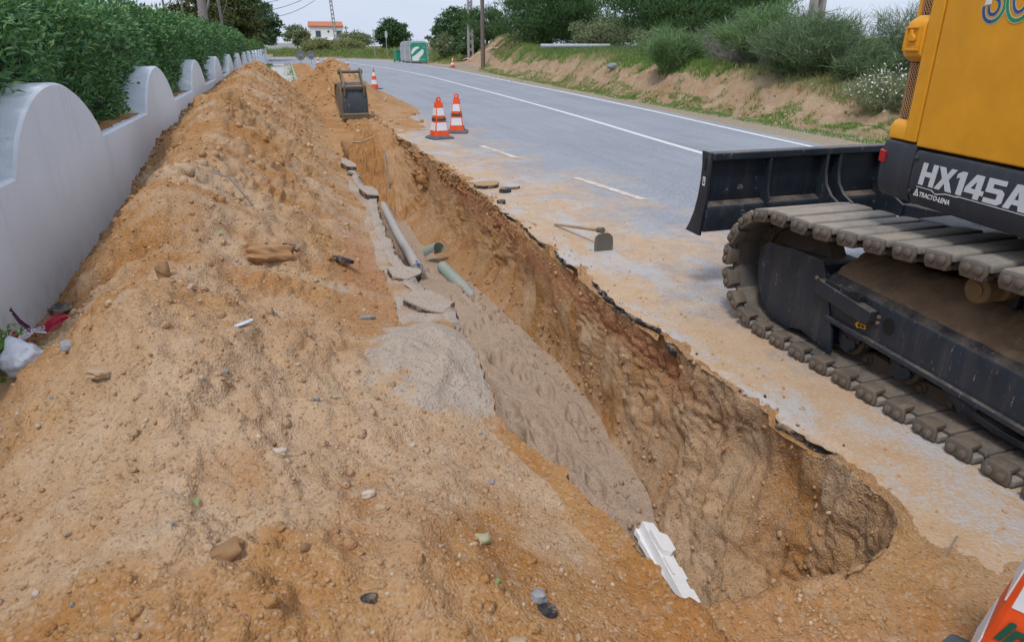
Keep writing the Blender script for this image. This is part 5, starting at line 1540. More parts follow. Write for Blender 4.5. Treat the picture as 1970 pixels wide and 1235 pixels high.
# grass and weeds
def scatter_grass(name, n, fx, length, width, mat, seed, label, minz=-1):
    rs = np.random.RandomState(seed)
    P = fx(rs, n)
    z, s, w = terrain_z(P[:, 0], P[:, 1])
    B = np.stack([P[:, 0], P[:, 1], z-0.02], 1)
    L = length if not callable(length) else length(P)
    d = rs.normal(0, 0.35, (len(B), 3)); d[:, 2] = 1
    rs2 = rs
    v, f = blades(B, d, 1.0, 1.0, seed) if False else blades_v(B, d, L, width, seed)
    o = link_mesh(name, np_mesh(name, v, f, mat, smooth=False))
    return tag(o, label, kind='stuff')
def blades_v(B, d, L, width, seed):
    if np.isscalar(L): return blades(B, d, L, width, seed, 0.5)
    rs = np.random.RandomState(seed)
    n = len(B); d = d/np.linalg.norm(d, axis=1)[:, None]
    s = np.cross(d, rs.normal(size=(n, 3))); s /= np.linalg.norm(s, axis=1)[:, None]
    Lr = (L*rs.uniform(0.5, 1.2, n))[:, None]; w = (np.asarray(width)*rs.uniform(0.7, 1.3, n))[:, None]
    bd = rs.normal(0, 0.5, (n, 3)); bd[:, 2] = -np.abs(bd[:, 2])*0.7
    m = B+d*Lr*0.55+bd*Lr*0.12; t = B+d*Lr+bd*Lr*0.5
    V = np.stack([B-s*w, B+s*w, m-s*w*0.7, m+s*w*0.7, t], 1).reshape(-1, 3)
    k = (np.arange(n)*5)[:, None]
    return V, np.concatenate([k+np.array([[0, 1, 3]]), k+np.array([[0, 3, 2]]), k+np.array([[2, 3, 4]])])
def toe_pts(rs, n, y0, y1, s0, s1, clump=1.0, thr=-0.1):
    """points at distance s0..s1 beyond the toe of the bank"""
    y = y0+(y1-y0)*rs.rand(n)**1.3
    tl_ = np.interp(y, TOELINE[:7, 1], TOELINE[:7, 0])
    x = tl_ + s0+(s1-s0)*rs.rand(n)
    P = np.stack([x, y, x*0], 1)
    k = fbm(P, clump, 3, 12.0) > thr
    return P[k]
scatter_grass('verge_grass', 30000, lambda r, n: toe_pts(r, n, 8, 50, -0.15, 0.75, 0.8, -0.3), 0.10, 0.006, M_GRASS, 71, 'bright green grass strip at the foot of the earth bank')
scatter_grass('bank_weeds', 36000, lambda r, n: toe_pts(r, n, 8, 40, 0.2, 2.0, 1.3, 0.26), 0.10, 0.007, M_GRASS, 72, 'green weed clumps on the bare earth slope')
scatter_grass('bank_grass', 60000, lambda r, n: toe_pts(r, n, 9, 62, 1.4, 7.5, 0.6, -0.30), 0.24, 0.008, M_DRYGR, 73, 'long yellow-green grass on top of the bank')
scatter_grass('bank_green_grass', 40000, lambda r, n: toe_pts(r, n, 18, 52, 1.2, 4.5, 0.5, -0.15), 0.25, 0.009, M_GRASS, 76, 'fresh green grass on the bank edge')
def far_pts(rs, n):
    i = rs.randint(0, 9, n); t = rs.rand(n)
    A = np.array([(14.2, 68), (13.4, 84), (10.2, 98), (5, 109), (0, 117), (-8, 126), (-20, 135), (-34, 146), (-46, 155), (-60, 165)], float)
    a = A[i]; b = A[i+1]
    d = b-a; nn = np.stack([-(-d[:, 1]), -d[:, 0]], 1); nn = np.stack([d[:, 1], -d[:, 0]], 1); nn /= np.linalg.norm(nn, axis=1)[:, None]
    s = 0.3+9*rs.rand(n)**0.8
    p = a+d*t[:, None]+nn*s[:, None]
    P = np.stack([p[:, 0], p[:, 1], p[:, 0]*0], 1)
    return P
def far_len(P):
    s = toe_dist(P[:, 0], P[:, 1])
    return 0.25+1.0*sstep(1.0, 6.0, s)*(0.75+0.5*fbm(P, 0.35, 2, 5.0))
scatter_grass('far_verge_grass', 26000, far_pts, far_len, 0.035, M_DRYGR, 74, 'tall pale grass and scrub on the far verge across the bend')
scatter_grass('far_verge_weeds', 14000, far_pts, far_len, 0.04, M_GRASS, 75, 'green scrub on the far verge across the bend')
scatter_grass('bank_undergrowth', 14000, lambda r, n: toe_pts(r, n, 10, 40, 1.6, 6.5, 0.5, -0.25), 0.34, 0.007, M_BROOMD, 77, 'dark undergrowth between the bushes on the bank')
# grass by the pavement at the end of the wall
rs = np.random.RandomState(8); n = 2600
P = np.stack([np.where(rs.rand(n) < 0.7, -1.7+0.5*rs.rand(n)**2, 0.28-0.5*rs.rand(n)**2), rs.uniform(34, 70, n), np.full(n, 0.035)], 1)
P = P[(fbm(P, 0.4, 3, 3.0) > 0.0) | (P[:, 0] < -1.4)]
d = rs.normal(0, 0.35, P.shape); d[:, 2] = 1
v, f = blades(P, d, 0.16, 0.012, 6, 0.5)
tag(link_mesh('pavement_grass', np_mesh('pavement_grass', v, f, M_GRASS, smooth=False)), 'grass growing along the pavement below the white wall', kind='stuff')
# little weed by the wall foot
wb = (-1.62, 3.86, surf(-1.6, 3.86, (0, 60))[0])
wd = empty('weed', wb, 0, 'small green weed at the foot of the white wall beside the plastic bag', 'weed')
rs = np.random.RandomState(9); n = 260
B = np.array(wb)+rs.normal(0, 1, (n, 3))*[0.05, 0.09, 0.0]+[0, 0, 0.0]; B[:, 2] += rs.rand(n)*0.22
d = rs.normal(0, 0.8, (n, 3)); d[:, 2] += 0.5
v, f = leaves(B, d, rs.normal(0, 0.5, (n, 3))+[0, 0, 1], 0.045, 0.022, 3)
part_np('leaves', v, f, M_GRASS, wd, wb, 'stuff')
b = MB()
for k in range(7):
    b.tube([Vector(wb), Vector(wb)+Vector((0.03*math.sin(k), 0.06*math.cos(k*1.7), 0.24))], [0.004, 0.002], 5)
b.build('stems', M_TWIG, wd, wb)

# ------------------------------------------------------------------ poles, wires, house, bins, signs
M_CONC = plain('weathered_concrete', (0.36, 0.34, 0.33), 0.9, scale=3, bmp=0.2)
M_WOOD = plain('grey_wood', (0.17, 0.14, 0.12), 0.9, scale=5)
M_WIRE = plain('black_wire', (0.05, 0.05, 0.06), 0.6)
def concrete_pole(label, base, h, w0, w1, lean=(0, 0)):
    root = empty('utility_pole', base, 0, label, 'pole'); B = Vector(base)
    b = MB()
    n = 16
    # two legs with a web pierced by openings
    for s in (-1, 1):
        vs = []
        for z, w in ((-0.4, w0), (h, w1)):
            o = Vector((lean[0]*z, lean[1]*z, z))
            for dx, dy in ((s*w*0.5, -w*0.35), (s*w*0.22, -w*0.35), (s*w*0.22, w*0.35), (s*w*0.5, w*0.35)):
                vs.append(tuple(B+o+Vector((dx, dy, 0))))
        b.add(vs, [(0, 1, 2, 3), (7, 6, 5, 4)]+[(i, (i+1) % 4, 4+(i+1) % 4, 4+i) for i in range(4)])
    b.build('post', M_CONC, root, base, 0.01)
    k = 0; z = 0.1
    while z < h-0.3:
        w = w0+(w1-w0)*z/h
        o = B+Vector((lean[0]*z, lean[1]*z, z))
        b = MB(); b.box(tuple(o+Vector((-w*0.22, -w*0.2, 0))), tuple(o+Vector((w*0.22, w*0.2, 0.22))))
        b.build('web', M_CONC, root, base); z += 0.62
    return root
concrete_pole('tall pierced concrete utility pole right of the recycling bins', gz(15.5, 62), 10.5, 0.52, 0.3)
concrete_pole('leaning dark pierced pole in front of the white house', gz(8.1, 121), 12.0, 0.62, 0.36, (-0.055, 0))
concrete_pole('broad concrete pole behind the big dark broom thicket', (18.2, 22, 1.3), 8.0, 0.52, 0.32)
wr = empty('utility_pole', gz(13.4, 50), 0, 'dark round wooden pole standing by the earth heap', 'pole')
b = MB(); q0 = Vector(gz(13.4, 50)); b.tube([q0+Vector((0, 0, -0.3)), q0+Vector((0, 0, 10))], [0.16, 0.11], 14); b.build('post', M_WOOD, wr, gz(13.4, 50), smooth=60)
wr = empty('utility_pole', gz(15.2, 190), 0, 'thin distant pole right of the white house', 'pole')
b = MB(); q0 = Vector(gz(15.2, 190)); b.tube([q0+Vector((0, 0, -0.3)), q0+Vector((0, 0, 5.2))], 0.13, 8); b.box(tuple(q0+Vector((-0.6, -0.08, 4.6))), tuple(q0+Vector((0.6, 0.08, 4.8)))); b.build('post', M_WOOD, wr, gz(15.2, 190))
def wire(label, a, c, sag, r=0.02, par=None):
    a, c = Vector(a), Vector(c); pts = []
    for i in range(25):
        t = i/24; p = a.lerp(c, t); p.z -= sag*4*t*(1-t); pts.append(p)
    b = MB(); b.tube(pts, r, 5)
    return tag(b.build('overhead_wire', M_WIRE), label, 'wire')
wire('upper overhead wire crossing the sky left of the leaning pole', (-4.6, 80, 5.35), (7.4, 121, 11.4), 0.9, 0.03)
wire('middle overhead wire crossing the sky left of the leaning pole', (-4.2, 78, 4.6), (7.4, 121, 10.6), 1.0, 0.03)
wire('lowest overhead wire sagging left of the leaning pole', (-3.6, 76, 4.0), (7.4, 121, 9.9), 1.2, 0.03)
wire('thin wire hanging low in the sky above the stone pine', (7.4, 118, 12.0), (15.5, 62, 6.6), 1.6, 0.025)

# white house
M_HW = plain('white_house_wall', (0.80, 0.81, 0.82), 0.9, 0, 0.03)
M_TILE = plain('terracotta_tile', (0.52, 0.20, 0.11), 0.9, scale=3)
M_GLS = plain('dark_window_glass', (0.06, 0.08, 0.12), 0.2)
M_SHUT = plain('green_shutter', (0.08, 0.16, 0.14), 0.6)
HB = (9.0, 200.0, 0.6); house = empty('house', HB, 0, 'white two-storey house with terracotta roof beyond the field', 'house')
def hb(name, lo, hi, mat, par=house, bev=0.0):
    b = MB(); b.box((HB[0]+lo[0], HB[1]+lo[1], HB[2]+lo[2]), (HB[0]+hi[0], HB[1]+hi[1], HB[2]+hi[2])); return b.build(name, mat, par, HB, bev)
hb('wall', (-2.3, 0, -0.6), (6.2, 8, 5.6), M_HW)
hb('side_wall', (-5.4, 1.0, -0.6), (-2.31, 7, 4.55), M_HW)
b = MB()
b.prism([(-0.3, 5.55), (-0.3, 5.75), (4.0, 6.95), (8.3, 5.75), (8.3, 5.55)], lambda q, t: (HB[0]+t, HB[1]+q[0], HB[2]+q[1]), -2.5, 6.4)
rf = b.build('roof', M_TILE, house, HB)
for k in range(22):
    x = -2.45+k*0.405
    b = MB(); b.add([(HB[0]+x, HB[1]-0.36, HB[2]+5.74), (HB[0]+x+0.16, HB[1]-0.36, HB[2]+5.84), (HB[0]+x+0.32, HB[1]-0.36, HB[2]+5.74), (HB[0]+x, HB[1]+4.0, HB[2]+6.96), (HB[0]+x+0.16, HB[1]+4.0, HB[2]+7.06), (HB[0]+x+0.32, HB[1]+4.0, HB[2]+6.96)], [(0, 1, 4, 3), (1, 2, 5, 4), (0, 2, 1)])
    b.build('tile_row', M_TILE, rf, HB)
b = MB(); b.prism([(-0.6, 2.2), (1.0, 3.1), (1.0, 2.9), (-0.6, 2.05)], lambda q, t: (HB[0]+t, HB[1]+q[0], HB[2]+q[1]), -5.6, -2.2); b.build('porch_roof', M_TILE, house, HB)
b = MB(); b.prism([(0.3, 3.35), (1.0, 3.75), (1.0, 3.3), (0.3, 3.2)], lambda q, t: (HB[0]+t, HB[1]+q[0], HB[2]+q[1]), -5.6, -2.32); b.build('upper_porch_roof', M_TILE, house, HB)
hb('porch_wall', (-5.3, -0.5, -0.6), (-2.4, -0.3, 1.2), M_HW)
hb('chimney', (3.6, 3.5, 6.6), (4.2, 4.1, 7.6), M_HW)
hb('balcony_ledge', (-2.3, -0.6, 2.35), (6.2, -0.01, 2.5), M_HW)
for (x0, x1, z0, z1) in ((-0.9, 0.4, 3.05, 4.65), (4.5, 5.8, 3.1, 4.7)):
    w = hb('window', (x0, -0.06, z0), (x1, -0.005, z1), M_SHUT)
    hb('pane', (x0+0.12, -0.075, z0+0.12), ((x0+x1)/2-0.05, -0.062, z1-0.12), M_GLS, w); hb('pane', ((x0+x1)/2+0.05, -0.075, z0+0.12), (x1-0.12, -0.062, z1-0.12), M_GLS, w)
b = MB(); b.lathe([(0.28, -0.06), (0.28, -0.005)], 14, (0, 0, 0), 'z'); 
b = MB(); b.prism([(2.4+0.28*math.cos(a), 4.45+0.28*math.sin(a)) for a in np.linspace(0, 6.28, 14, endpoint=False)], lambda q, t: (HB[0]+q[0], HB[1]+t, HB[2]+q[1]), -0.06, -0.005); b.build('round_window', M_GLS, house, HB)
hb('garage_door', (-1.8, -0.06, -0.6), (2.6, -0.005, 1.9), plain('pale_grey_door', (0.55, 0.6, 0.63), 0.7))
hb('window', (3.3, -0.06, 0.9), (5.9, -0.005, 2.1), M_SHUT)
for k in range(3): hb('porch_opening', (-5.1+k*0.95, -0.56, 0.3), (-4.4+k*0.95, -0.51, 1.75), M_GLS)
# low white wall beside the house
b = MB(); b.box((-4, 188, 0.0), (3.2, 188.4, 2.2)); tag(b.build('garden_wall', plain('old_white_wall', (0.55, 0.54, 0.55), 0.9)), 'low pale wall under the olive tree beside the house', 'wall')

# recycling bins
M_BGREEN = plain('green_bin_panel', (0.02, 0.27, 0.16), 0.45, 0, 0.08, 2)
M_BGREY = plain('grey_bin_shell', (0.36, 0.38, 0.40), 0.5, 0, 0.1, 2)
M_BBLUE = plain('blue_bin_panel', (0.05, 0.08, 0.28), 0.5, 0, 0.1)
M_BWHT = plain('white_bin_print', (0.75, 0.76, 0.76), 0.5, 0, 0.05)
def bin_(label, loc, rz, panel, swoosh=False, w=1.75, d=1.35, h=2.05, tilt=0.0):
    r = empty('recycling_bin', loc, rz, label, 'recycling bin', 'recycling bins by the roadside')
    r.rotation_euler = (0, tilt, rz)
    b = MB()
    b.prism([(-w/2, 0.08), (w/2, 0.08), (w/2, h*0.86), (w/2-0.12, h*0.96), (w/2-0.4, h), (-w/2+0.4, h), (-w/2+0.12, h*0.96), (-w/2, h*0.86)], lambda q, t: (q[0], t, q[1]), -d/2, d/2)
    b.build('shell', M_BGREY, r, bevel=0.04)
    for s in (-1, 1):
        b = MB(); b.box((s*w*0.38-0.08, -0.3, 0.0), (s*w*0.38+0.08, 0.3, 0.079)); b.build('foot', M_BLACKP, r)
    b = MB(); b.prism([(-w/2+0.08, 0.16), (w/2-0.08, 0.16), (w/2-0.08, h*0.84), (w/2-0.2, h*0.92), (-w/2+0.2, h*0.92), (-w/2+0.08, h*0.84)], lambda q, t: (q[0], t, q[1]), -d/2-0.03, -d/2-0.002)
    pn = b.build('front_panel', panel, r, bevel=0.01)
    for s in (-1, 1):
        b = MB(); b.box((s*(w/2+0.02)-0.012, -d*0.36, 0.3), (s*(w/2+0.02)+0.012, d*0.36, 1.5)); sp_ = b.build('side_panel', M_BWHT, r)
        for zz in (1.2, 0.75):
            b = MB(); b.box((s*(w/2+0.036)-0.003, -d*0.2, zz-0.14), (s*(w/2+0.036)+0.003, d*0.15, zz+0.14)); b.build('side_print', M_BBLUE, sp_)
        b = MB(); b.lathe([(0.15, -0.02), (0.15, 0.03)], 14, (s*(w/2+0.012), 0, 1.66), 'x'); b.build('opening', M_BLACKP, r)
    if swoosh:
        for pts, nm in (([(-0.80, 0.95), (-0.76, 1.15), (-0.55, 1.42), (-0.25, 1.55), (-0.02, 1.52), (0.03, 1.40), (-0.18, 1.32), (-0.42, 1.15), (-0.62, 0.93), (-0.72, 0.85)], 'logo'), ([(-0.72, 0.24), (-0.1, 0.24), (0.05, 0.55), (0.35, 0.82), (0.45, 1.05), (0.42, 1.25), (0.30, 1.30), (0.12, 1.15), (-0.15, 0.95), (-0.5, 0.72), (-0.72, 0.62)], 'logo')):
            b = MB(); b.prism([(p[0]+0.05, p[1]) for p in pts], lambda q, t: (q[0], t, q[1]), -d/2-0.036, -d/2-0.031); b.build(nm, M_BWHT, pn)
        for (x0, x1, z0, z1) in ((0.50, 0.62, 1.42, 1.5), (0.53, 0.59, 1.5, 1.58), (0.1, 0.62, 0.30, 0.36)):
            b = MB(); b.box((x0, -d/2-0.036, z0), (x1, -d/2-0.031, z1)); b.build('print', plain('pale_green_print', (0.3, 0.55, 0.45), 0.6), pn)
    for k in range(4):
        b = MB(); b.tube([(-0.45+0.3*k, 0, h-0.01), (-0.45+0.3*k, 0.02, h+0.16)], 0.02, 6); b.build('lifting_hook', M_BGREY, r)
    return r
bin_('green recycling bin with a white swoosh on its front', (12.75, 72.0, 0), R(-14), M_BGREEN, True, tilt=-0.03)
bin_('grey recycling bin directly behind the green swoosh bin', (12.55, 74.4, 0), R(-14), M_BGREY)
bin_('farther recycling bin half hidden at the back of the row', (12.5, 76.8, 0), R(-14), M_BGREY, w=1.7)
wb_ = empty('wheelie_bin', (11.35, 77.5, 0), 0.2, 'dark green wheeled bin at the left end of the bins', 'bin')
b = MB(); b.prism([(-0.26, 0.12), (0.26, 0.12), (0.32, 1.1), (-0.32, 1.1)], lambda q, t: (q[0], t, q[1]), -0.33, 0.33); b.build('body', M_BGREEN, wb_, bevel=0.03)
b = MB(); b.prism([(-0.36, 1.105), (0.36, 1.105), (0.34, 1.2), (-0.34, 1.2)], lambda q, t: (q[0], t, q[1]), -0.38, 0.38); b.build('lid', M_BGREEN, wb_, bevel=0.02)
for s in (-1, 1):
    b = MB(); b.lathe([(0.12, -0.03), (0.12, 0.03)], 14, (s*0.3, 0.25, 0.12), 'x'); b.build('wheel', M_BLACKP, wb_)

# signs
M_SIGNB = plain('grey_sign_back', (0.16, 0.18, 0.19), 0.6)
M_GALV = plain('galvanised_steel', (0.42, 0.44, 0.45), 0.5, 0.3)
def round_sign(label, x, y, r_, zc):
    s = empty('road_sign', (x, y, 0), 0, label, 'sign', 'temporary round signs seen from behind')
    b = MB(); b.prism([(r_*math.cos(a), zc+r_*math.sin(a)) for a in np.linspace(0, 2*math.pi, 32, endpoint=False)], lambda q, t: (q[0], t, q[1]), -0.012, 0.012); b.build('disc', M_SIGNB, s, bevel=0.004)
    for k in (-1, 1):
        b = MB(); b.tube([(k*r_*0.5, -0.03, zc), (k*(r_*0.75), -0.25, 0.0)], 0.02, 6); b.build('leg', M_GALV, s)
    b = MB(); b.tube([(0, 0.03, zc), (0, 0.35, 0.0)], 0.02, 6); b.build('leg', M_GALV, s)
    b = MB(); b.box((-r_*0.5, -0.03, zc-0.03), (r_*0.5, -0.013, zc+0.03)); b.build('bracket', M_GALV, s)
round_sign('left of two round temporary signs seen from behind at the bend', 1.25, 69.5, 0.43, 0.82)
round_sign('right of two round temporary signs seen from behind at the bend', 2.2, 69.8, 0.38, 0.82)
for lab, x, y, w, h, zc in (('grey traffic sign on a thin post at the bend, left of two', 11.6, 100, 0.18, 0.42, 3.1), ('pale traffic sign on a post right in front of the stone pine', 13.1, 99, 0.22, 0.50, 2.7)):
    z0 = tz_at(x, y); s = empty('road_sign', (x, y, z0), 0.5, lab, 'sign')
    b = MB(); b.tube([(0, 0, -0.2), (0, 0, zc+0.3)], 0.045, 8); b.build('post', M_GALV, s)
    b = MB(); b.prism([(w*math.cos(a), zc+h*math.sin(a)) for a in np.linspace(0, 2*math.pi, 16, endpoint=False)], lambda q, t: (q[0], t, q[1]), -0.06, -0.046); b.build('plate', plain('pale_sign_plate', (0.62, 0.64, 0.66), 0.5), s)

# ------------------------------------------------------------------ cones
M_OR = plain('cone_orange', (0.78, 0.085, 0.012), 0.5, 0, 0.08, 8)
M_REFL = plain('cone_white_band', (0.72, 0.73, 0.76), 0.45, 0, 0.05, 20)
M_BASE = plain('cone_rubber_base', (0.10, 0.11, 0.125), 0.8, 0, 0.15, 8)
M_INK = plain('dark_green_ink', (0.008, 0.09, 0.055), 0.6)
def pyramid_cone(label, loc, rz, txt=True, scale=1.0):
    r = empty('traffic_cone', loc, rz, label, 'traffic cone', 'traffic cones along the works'); r.scale = (scale,)*3
    # hollow pyramid on a splayed rubber base
    def hw(z): return 0.150-(z-0.05)*0.150+0.0*z if z < 0.70 else 0.04
    def ring(z, g=0.0):
        a = hw(z)+g; c = a*0.86
        return [(-a, -c, z), (-c, -a, z), (c, -a, z), (a, -c, z), (a, c, z), (c, a, z), (-c, a, z), (-a, c, z)]
    def band_(z0, z1, g, name, mat, cap=True):
        b = MB(); vs = ring(z0, g)+ring(z1, g)
        fs = [(i, (i+1) % 8, 8+(i+1) % 8, 8+i) for i in range(8)]
        fs += [tuple(range(8))[::-1], tuple(range(8, 16))]
        b.add(vs, fs); return b.build(name, mat, r, bevel=0.004)
    body = band_(0.05, 0.66, 0.0, 'body', M_OR)
    b = MB(); 
    tp = [(0.048*math.cos(a), 0.705+0.055*math.sin(a)) for a in np.linspace(-0.5, math.pi+0.5, 14)]
    b.prism([(-0.052, 0.655), (0.052, 0.655)]+tp, lambda q, t: (q[0], t, q[1]), -0.022, 0.022); b.build('top_grip', M_OR, r, bevel=0.008)
    b = MB(); b.prism([(0.016*math.cos(a), 0.71+0.016*math.sin(a)) for a in np.linspace(0, 2*math.pi, 12, endpoint=False)], lambda q, t: (q[0], t, q[1]), -0.0235, 0.0235); b.build('grip_hole', M_REFL, r)
    for z0, z1 in ((0.155, 0.300), (0.425, 0.560)):
        for k in range(4):
            M = Matrix.Rotation(k*math.pi/2, 4, 'Z'); b = MB(); vs = []
            for z in (z0, z1):
                a_ = hw(z); vs += [M @ Vector((-a_*0.84, -a_-0.003, z)), M @ Vector((a_*0.84, -a_-0.003, z)), M @ Vector((a_*0.84, -a_+0.004, z)), M @ Vector((-a_*0.84, -a_+0.004, z))]
            b.add(vs, [(0, 1, 2, 3), (7, 6, 5, 4)]+[(i, (i+1) % 4, 4+(i+1) % 4, 4+i) for i in range(4)]); b.build('white_band', M_REFL, r)
    b = MB()
    # splayed feet
    A, Bq = 0.162, 0.215
    prof = [(0.0, 0.0), (0.0, 0.018), (0.055, 0.055)]
    ro = [(-Bq, -Bq), (Bq, -Bq), (Bq, Bq), (-Bq, Bq)]; ri = [(-A, -A), (A, -A), (A, A), (-A, A)]
    vs = [(x, y, 0.0) for x, y in ro]+[(x, y, 0.022) for x, y in ro]+[(x, y, 0.058) for x, y in ri]
    b.add(vs, [(0, 1, 2, 3)]+[(i, (i+1) % 4, 4+(i+1) % 4, 4+i) for i in range(4)]+[(4+i, 4+(i+1) % 4, 8+(i+1) % 4, 8+i) for i in range(4)]+[(8, 9, 10, 11)])
    b.build('base', M_BASE, r, bevel=0.008)
    for k in range(4):
        a = k*math.pi/2; b = MB(); M = Matrix.Rotation(a, 4, 'Z'); b.box((-0.07, -Bq-0.004, 0.0), (0.05, -Bq+0.02, 0.010), 0, M); b.build('base_notch', M_BLACKP, r)
    if txt:
        me = text_mesh('imafe', 0.085, 0.004, 0.35); me.materials.clear(); me.materials.append(M_INK)
        for k in (0, 3):
            o = link_mesh('lettering', me, r)
            zc = 0.335
            dd = hw(zc)+0.004
            Mx = Matrix.Rotation(k*math.pi/2, 4, 'Z') @ Matrix.Translation((-0.092, -dd-0.003, zc)) @ Matrix.Rotation(R(90-8), 4, 'X')
            o.matrix_local = Mx
    return r
def round_cone(label, loc, s=1.0):
    r = empty('traffic_cone', loc, random.uniform(0, 1), label, 'traffic cone', 'traffic cones along the works'); r.scale = (s,)*3
    rad = lambda z: 0.165-(z-0.03)*0.185
    def seg_(z0, z1, g, name, mat): b = MB(); b.lathe([(rad(z0)+g, z0), (rad(z1)+g, z1)], 22, (0, 0, 0)); return b.build(name, mat, r, smooth=50)
    seg_(0.03, 0.80, 0, 'body', M_OR); seg_(0.20, 0.37, 0.003, 'white_band', M_REFL); seg_(0.52, 0.66, 0.003, 'white_band', M_REFL)
    b = MB(); b.box((-0.24, -0.24, 0), (0.24, 0.24, 0.035)); b.build('base', M_BASE, r, bevel=0.01)
    return r
pyramid_cone('left of the pair of striped pyramid cones beside the trench', (2.64, 13.15, 0.0), R(12))
pyramid_cone('right of the pair of striped pyramid cones beside the trench', (3.17, 13.95, 0.0), R(-18))
pyramid_cone('striped pyramid cone cut off in the near right corner', (1.62, 0.80, 0.0), R(28), True, 0.97)
round_cone('orange and white cone standing alone past the bucket', (3.3, 29.4, 0), 0.98)
round_cone('small cone just above the bucket pins', (3.95, 50.5, 0))
round_cone('far cone third from the round signs', (3.95, 60, 0)); round_cone('far cone second from the round signs', (3.4, 66, 0)); round_cone('far cone nearest to the round signs', (2.7, 67.5, 0))
round_cone('cone standing alone across the road below the earth heap', (12.85, 57.5, 0.0))

# warning tape on the heap across the road
M_TAPE = None
m, nt, bb = new_mat('red_white_tape')
wv_ = nd(nt, 'ShaderNodeTexWave', {'Vector': objco(nt), 'Scale': 1.3}, bands_direction='Y'); nt.links.new(mixc(nt, mr(nt, wv_.outputs['Fac'], 0.45, 0.55), (0.62, 0.04, 0.04), (0.72, 0.72, 0.72)), bb.inputs['Base Color']); M_TAPE = m
b = MB(); vs = []
pts = [(13.7, 57.5, 0.9), (13.9, 55.5, 0.95), (14.2, 53.5, 1.05), (14.5, 51.5, 0.75), (14.9, 49.5, 0.55)]
for p in poly_interp([(q[0], q[1]) for q in pts], 5):
    z = tz_at(p[0], p[1])+0.16+0.10*math.sin(p[1]*1.3)**2
    vs += [(p[0], p[1], z), (p[0]+0.02, p[1], z+0.065), (p[0]+0.012, p[1]+0.012, z+0.065), (p[0]-0.008, p[1]+0.012, z)]
n = len(vs)//4
b.add(vs, [(4*i+k, 4*i+(k+1) % 4, 4*i+4+(k+1) % 4, 4*i+4+k) for i in range(n-1) for k in range(4)])
tag(b.build('warning_tape', M_TAPE), 'red and white warning tape strung across the earth heap', 'tape')

# grey pipe and boulder on the bank
b = MB(); z0 = max(tz_at(13.2, 36.5), tz_at(16.2, 35.0))+0.16
b.tube([(13.0, 36.6, z0), (16.3, 35.0, z0)], 0.11, 14); tag(b.build('drain_pipe', plain('grey_plastic_pipe', (0.38, 0.42, 0.46), 0.5), smooth=50), 'long grey pipe lying on the grass of the bank', 'pipe')
def rock_mesh(name, mat, seed, s=(1, 1, 1), sub=2, amp=0.25, ang=None, box=0.0):
    bm = bmesh.new(); bmesh.ops.create_icosphere(bm, subdivisions=sub, radius=1.0)
    P = np.array([v.co for v in bm.verts])
    if box:
        P0 = P/np.abs(P).max(axis=1, keepdims=True)**box
        for v, q in zip(bm.verts, P0): v.co = Vector(q)
    dn = fbm(P+seed*3.1, 0.9, 2, seed) * amp + pnoise(P+seed, 2.6, 1.0)*amp*0.3
    for v, d in zip(bm.verts, dn):
        v.co = v.co*(1+float(d)); v.co = Vector((v.co.x*s[0], v.co.y*s[1], v.co.z*s[2]))
    me = bpy.data.meshes.new(name); bm.to_mesh(me); bm.free(); me.materials.append(mat)
    me.polygons.foreach_set('use_smooth', [True]*len(me.polygons)); me.set_sharp_from_angle(angle=R(ang or 40))
    return me
M_BOULD = plain('grey_boulder', (0.26, 0.28, 0.31), 0.9, scale=4, bmp=0.5)
o = link_mesh('boulder', rock_mesh('boulder', M_BOULD, 5, (0.30, 0.20, 0.13))); o.location = gz(12.3, 26.0, 0.03); tag(o, 'grey boulder on the grassy bank edge left of the round broom', 'boulder')

# ------------------------------------------------------------------ bucket
M_BKT = machine_mat('worn_blue_black_bucket', (0.045, 0.058, 0.078), 0.5, dust=0.6, dustc=(0.26, 0.22, 0.17), topdust=0.4)
M_BKB = machine_mat('muddy_bucket_steel', (0.17, 0.135, 0.09), 0.65, dust=0.8, dustc=(0.33, 0.24, 0.14))
BK = (1.36, 16.95, surf(1.36, 16.6)[0]-0.015); bk = empty('excavator_bucket', BK, R(6), 'detached dark excavator bucket standing on the soil beyond the trench', 'bucket')
hwid = 0.275
out = [(-0.30, 0.02), (-0.33, 0.16), (-0.335, 0.40), (-0.30, 0.58), (-0.22, 0.72), (-0.08, 0.80), (0.10, 0.81)]
inn_ = [(0.10, 0.79), (-0.07, 0.78), (-0.205, 0.70), (-0.28, 0.57), (-0.31, 0.40), (-0.305, 0.16), (-0.275, 0.02)]
b = MB(); b.prism(out+inn_, lambda q, t: (t, q[0], q[1]), -hwid, hwid); b.build('back_shell', M_BKT, bk, smooth=40)
side = [(-0.28, 0.03), (-0.31, 0.16), (-0.315, 0.40), (-0.28, 0.57), (-0.20, 0.70), (-0.07, 0.785), (0.10, 0.795), (0.30, 0.70), (0.42, 0.52), (0.40, 0.30), (0.25, 0.10), (0.05, 0.02)]
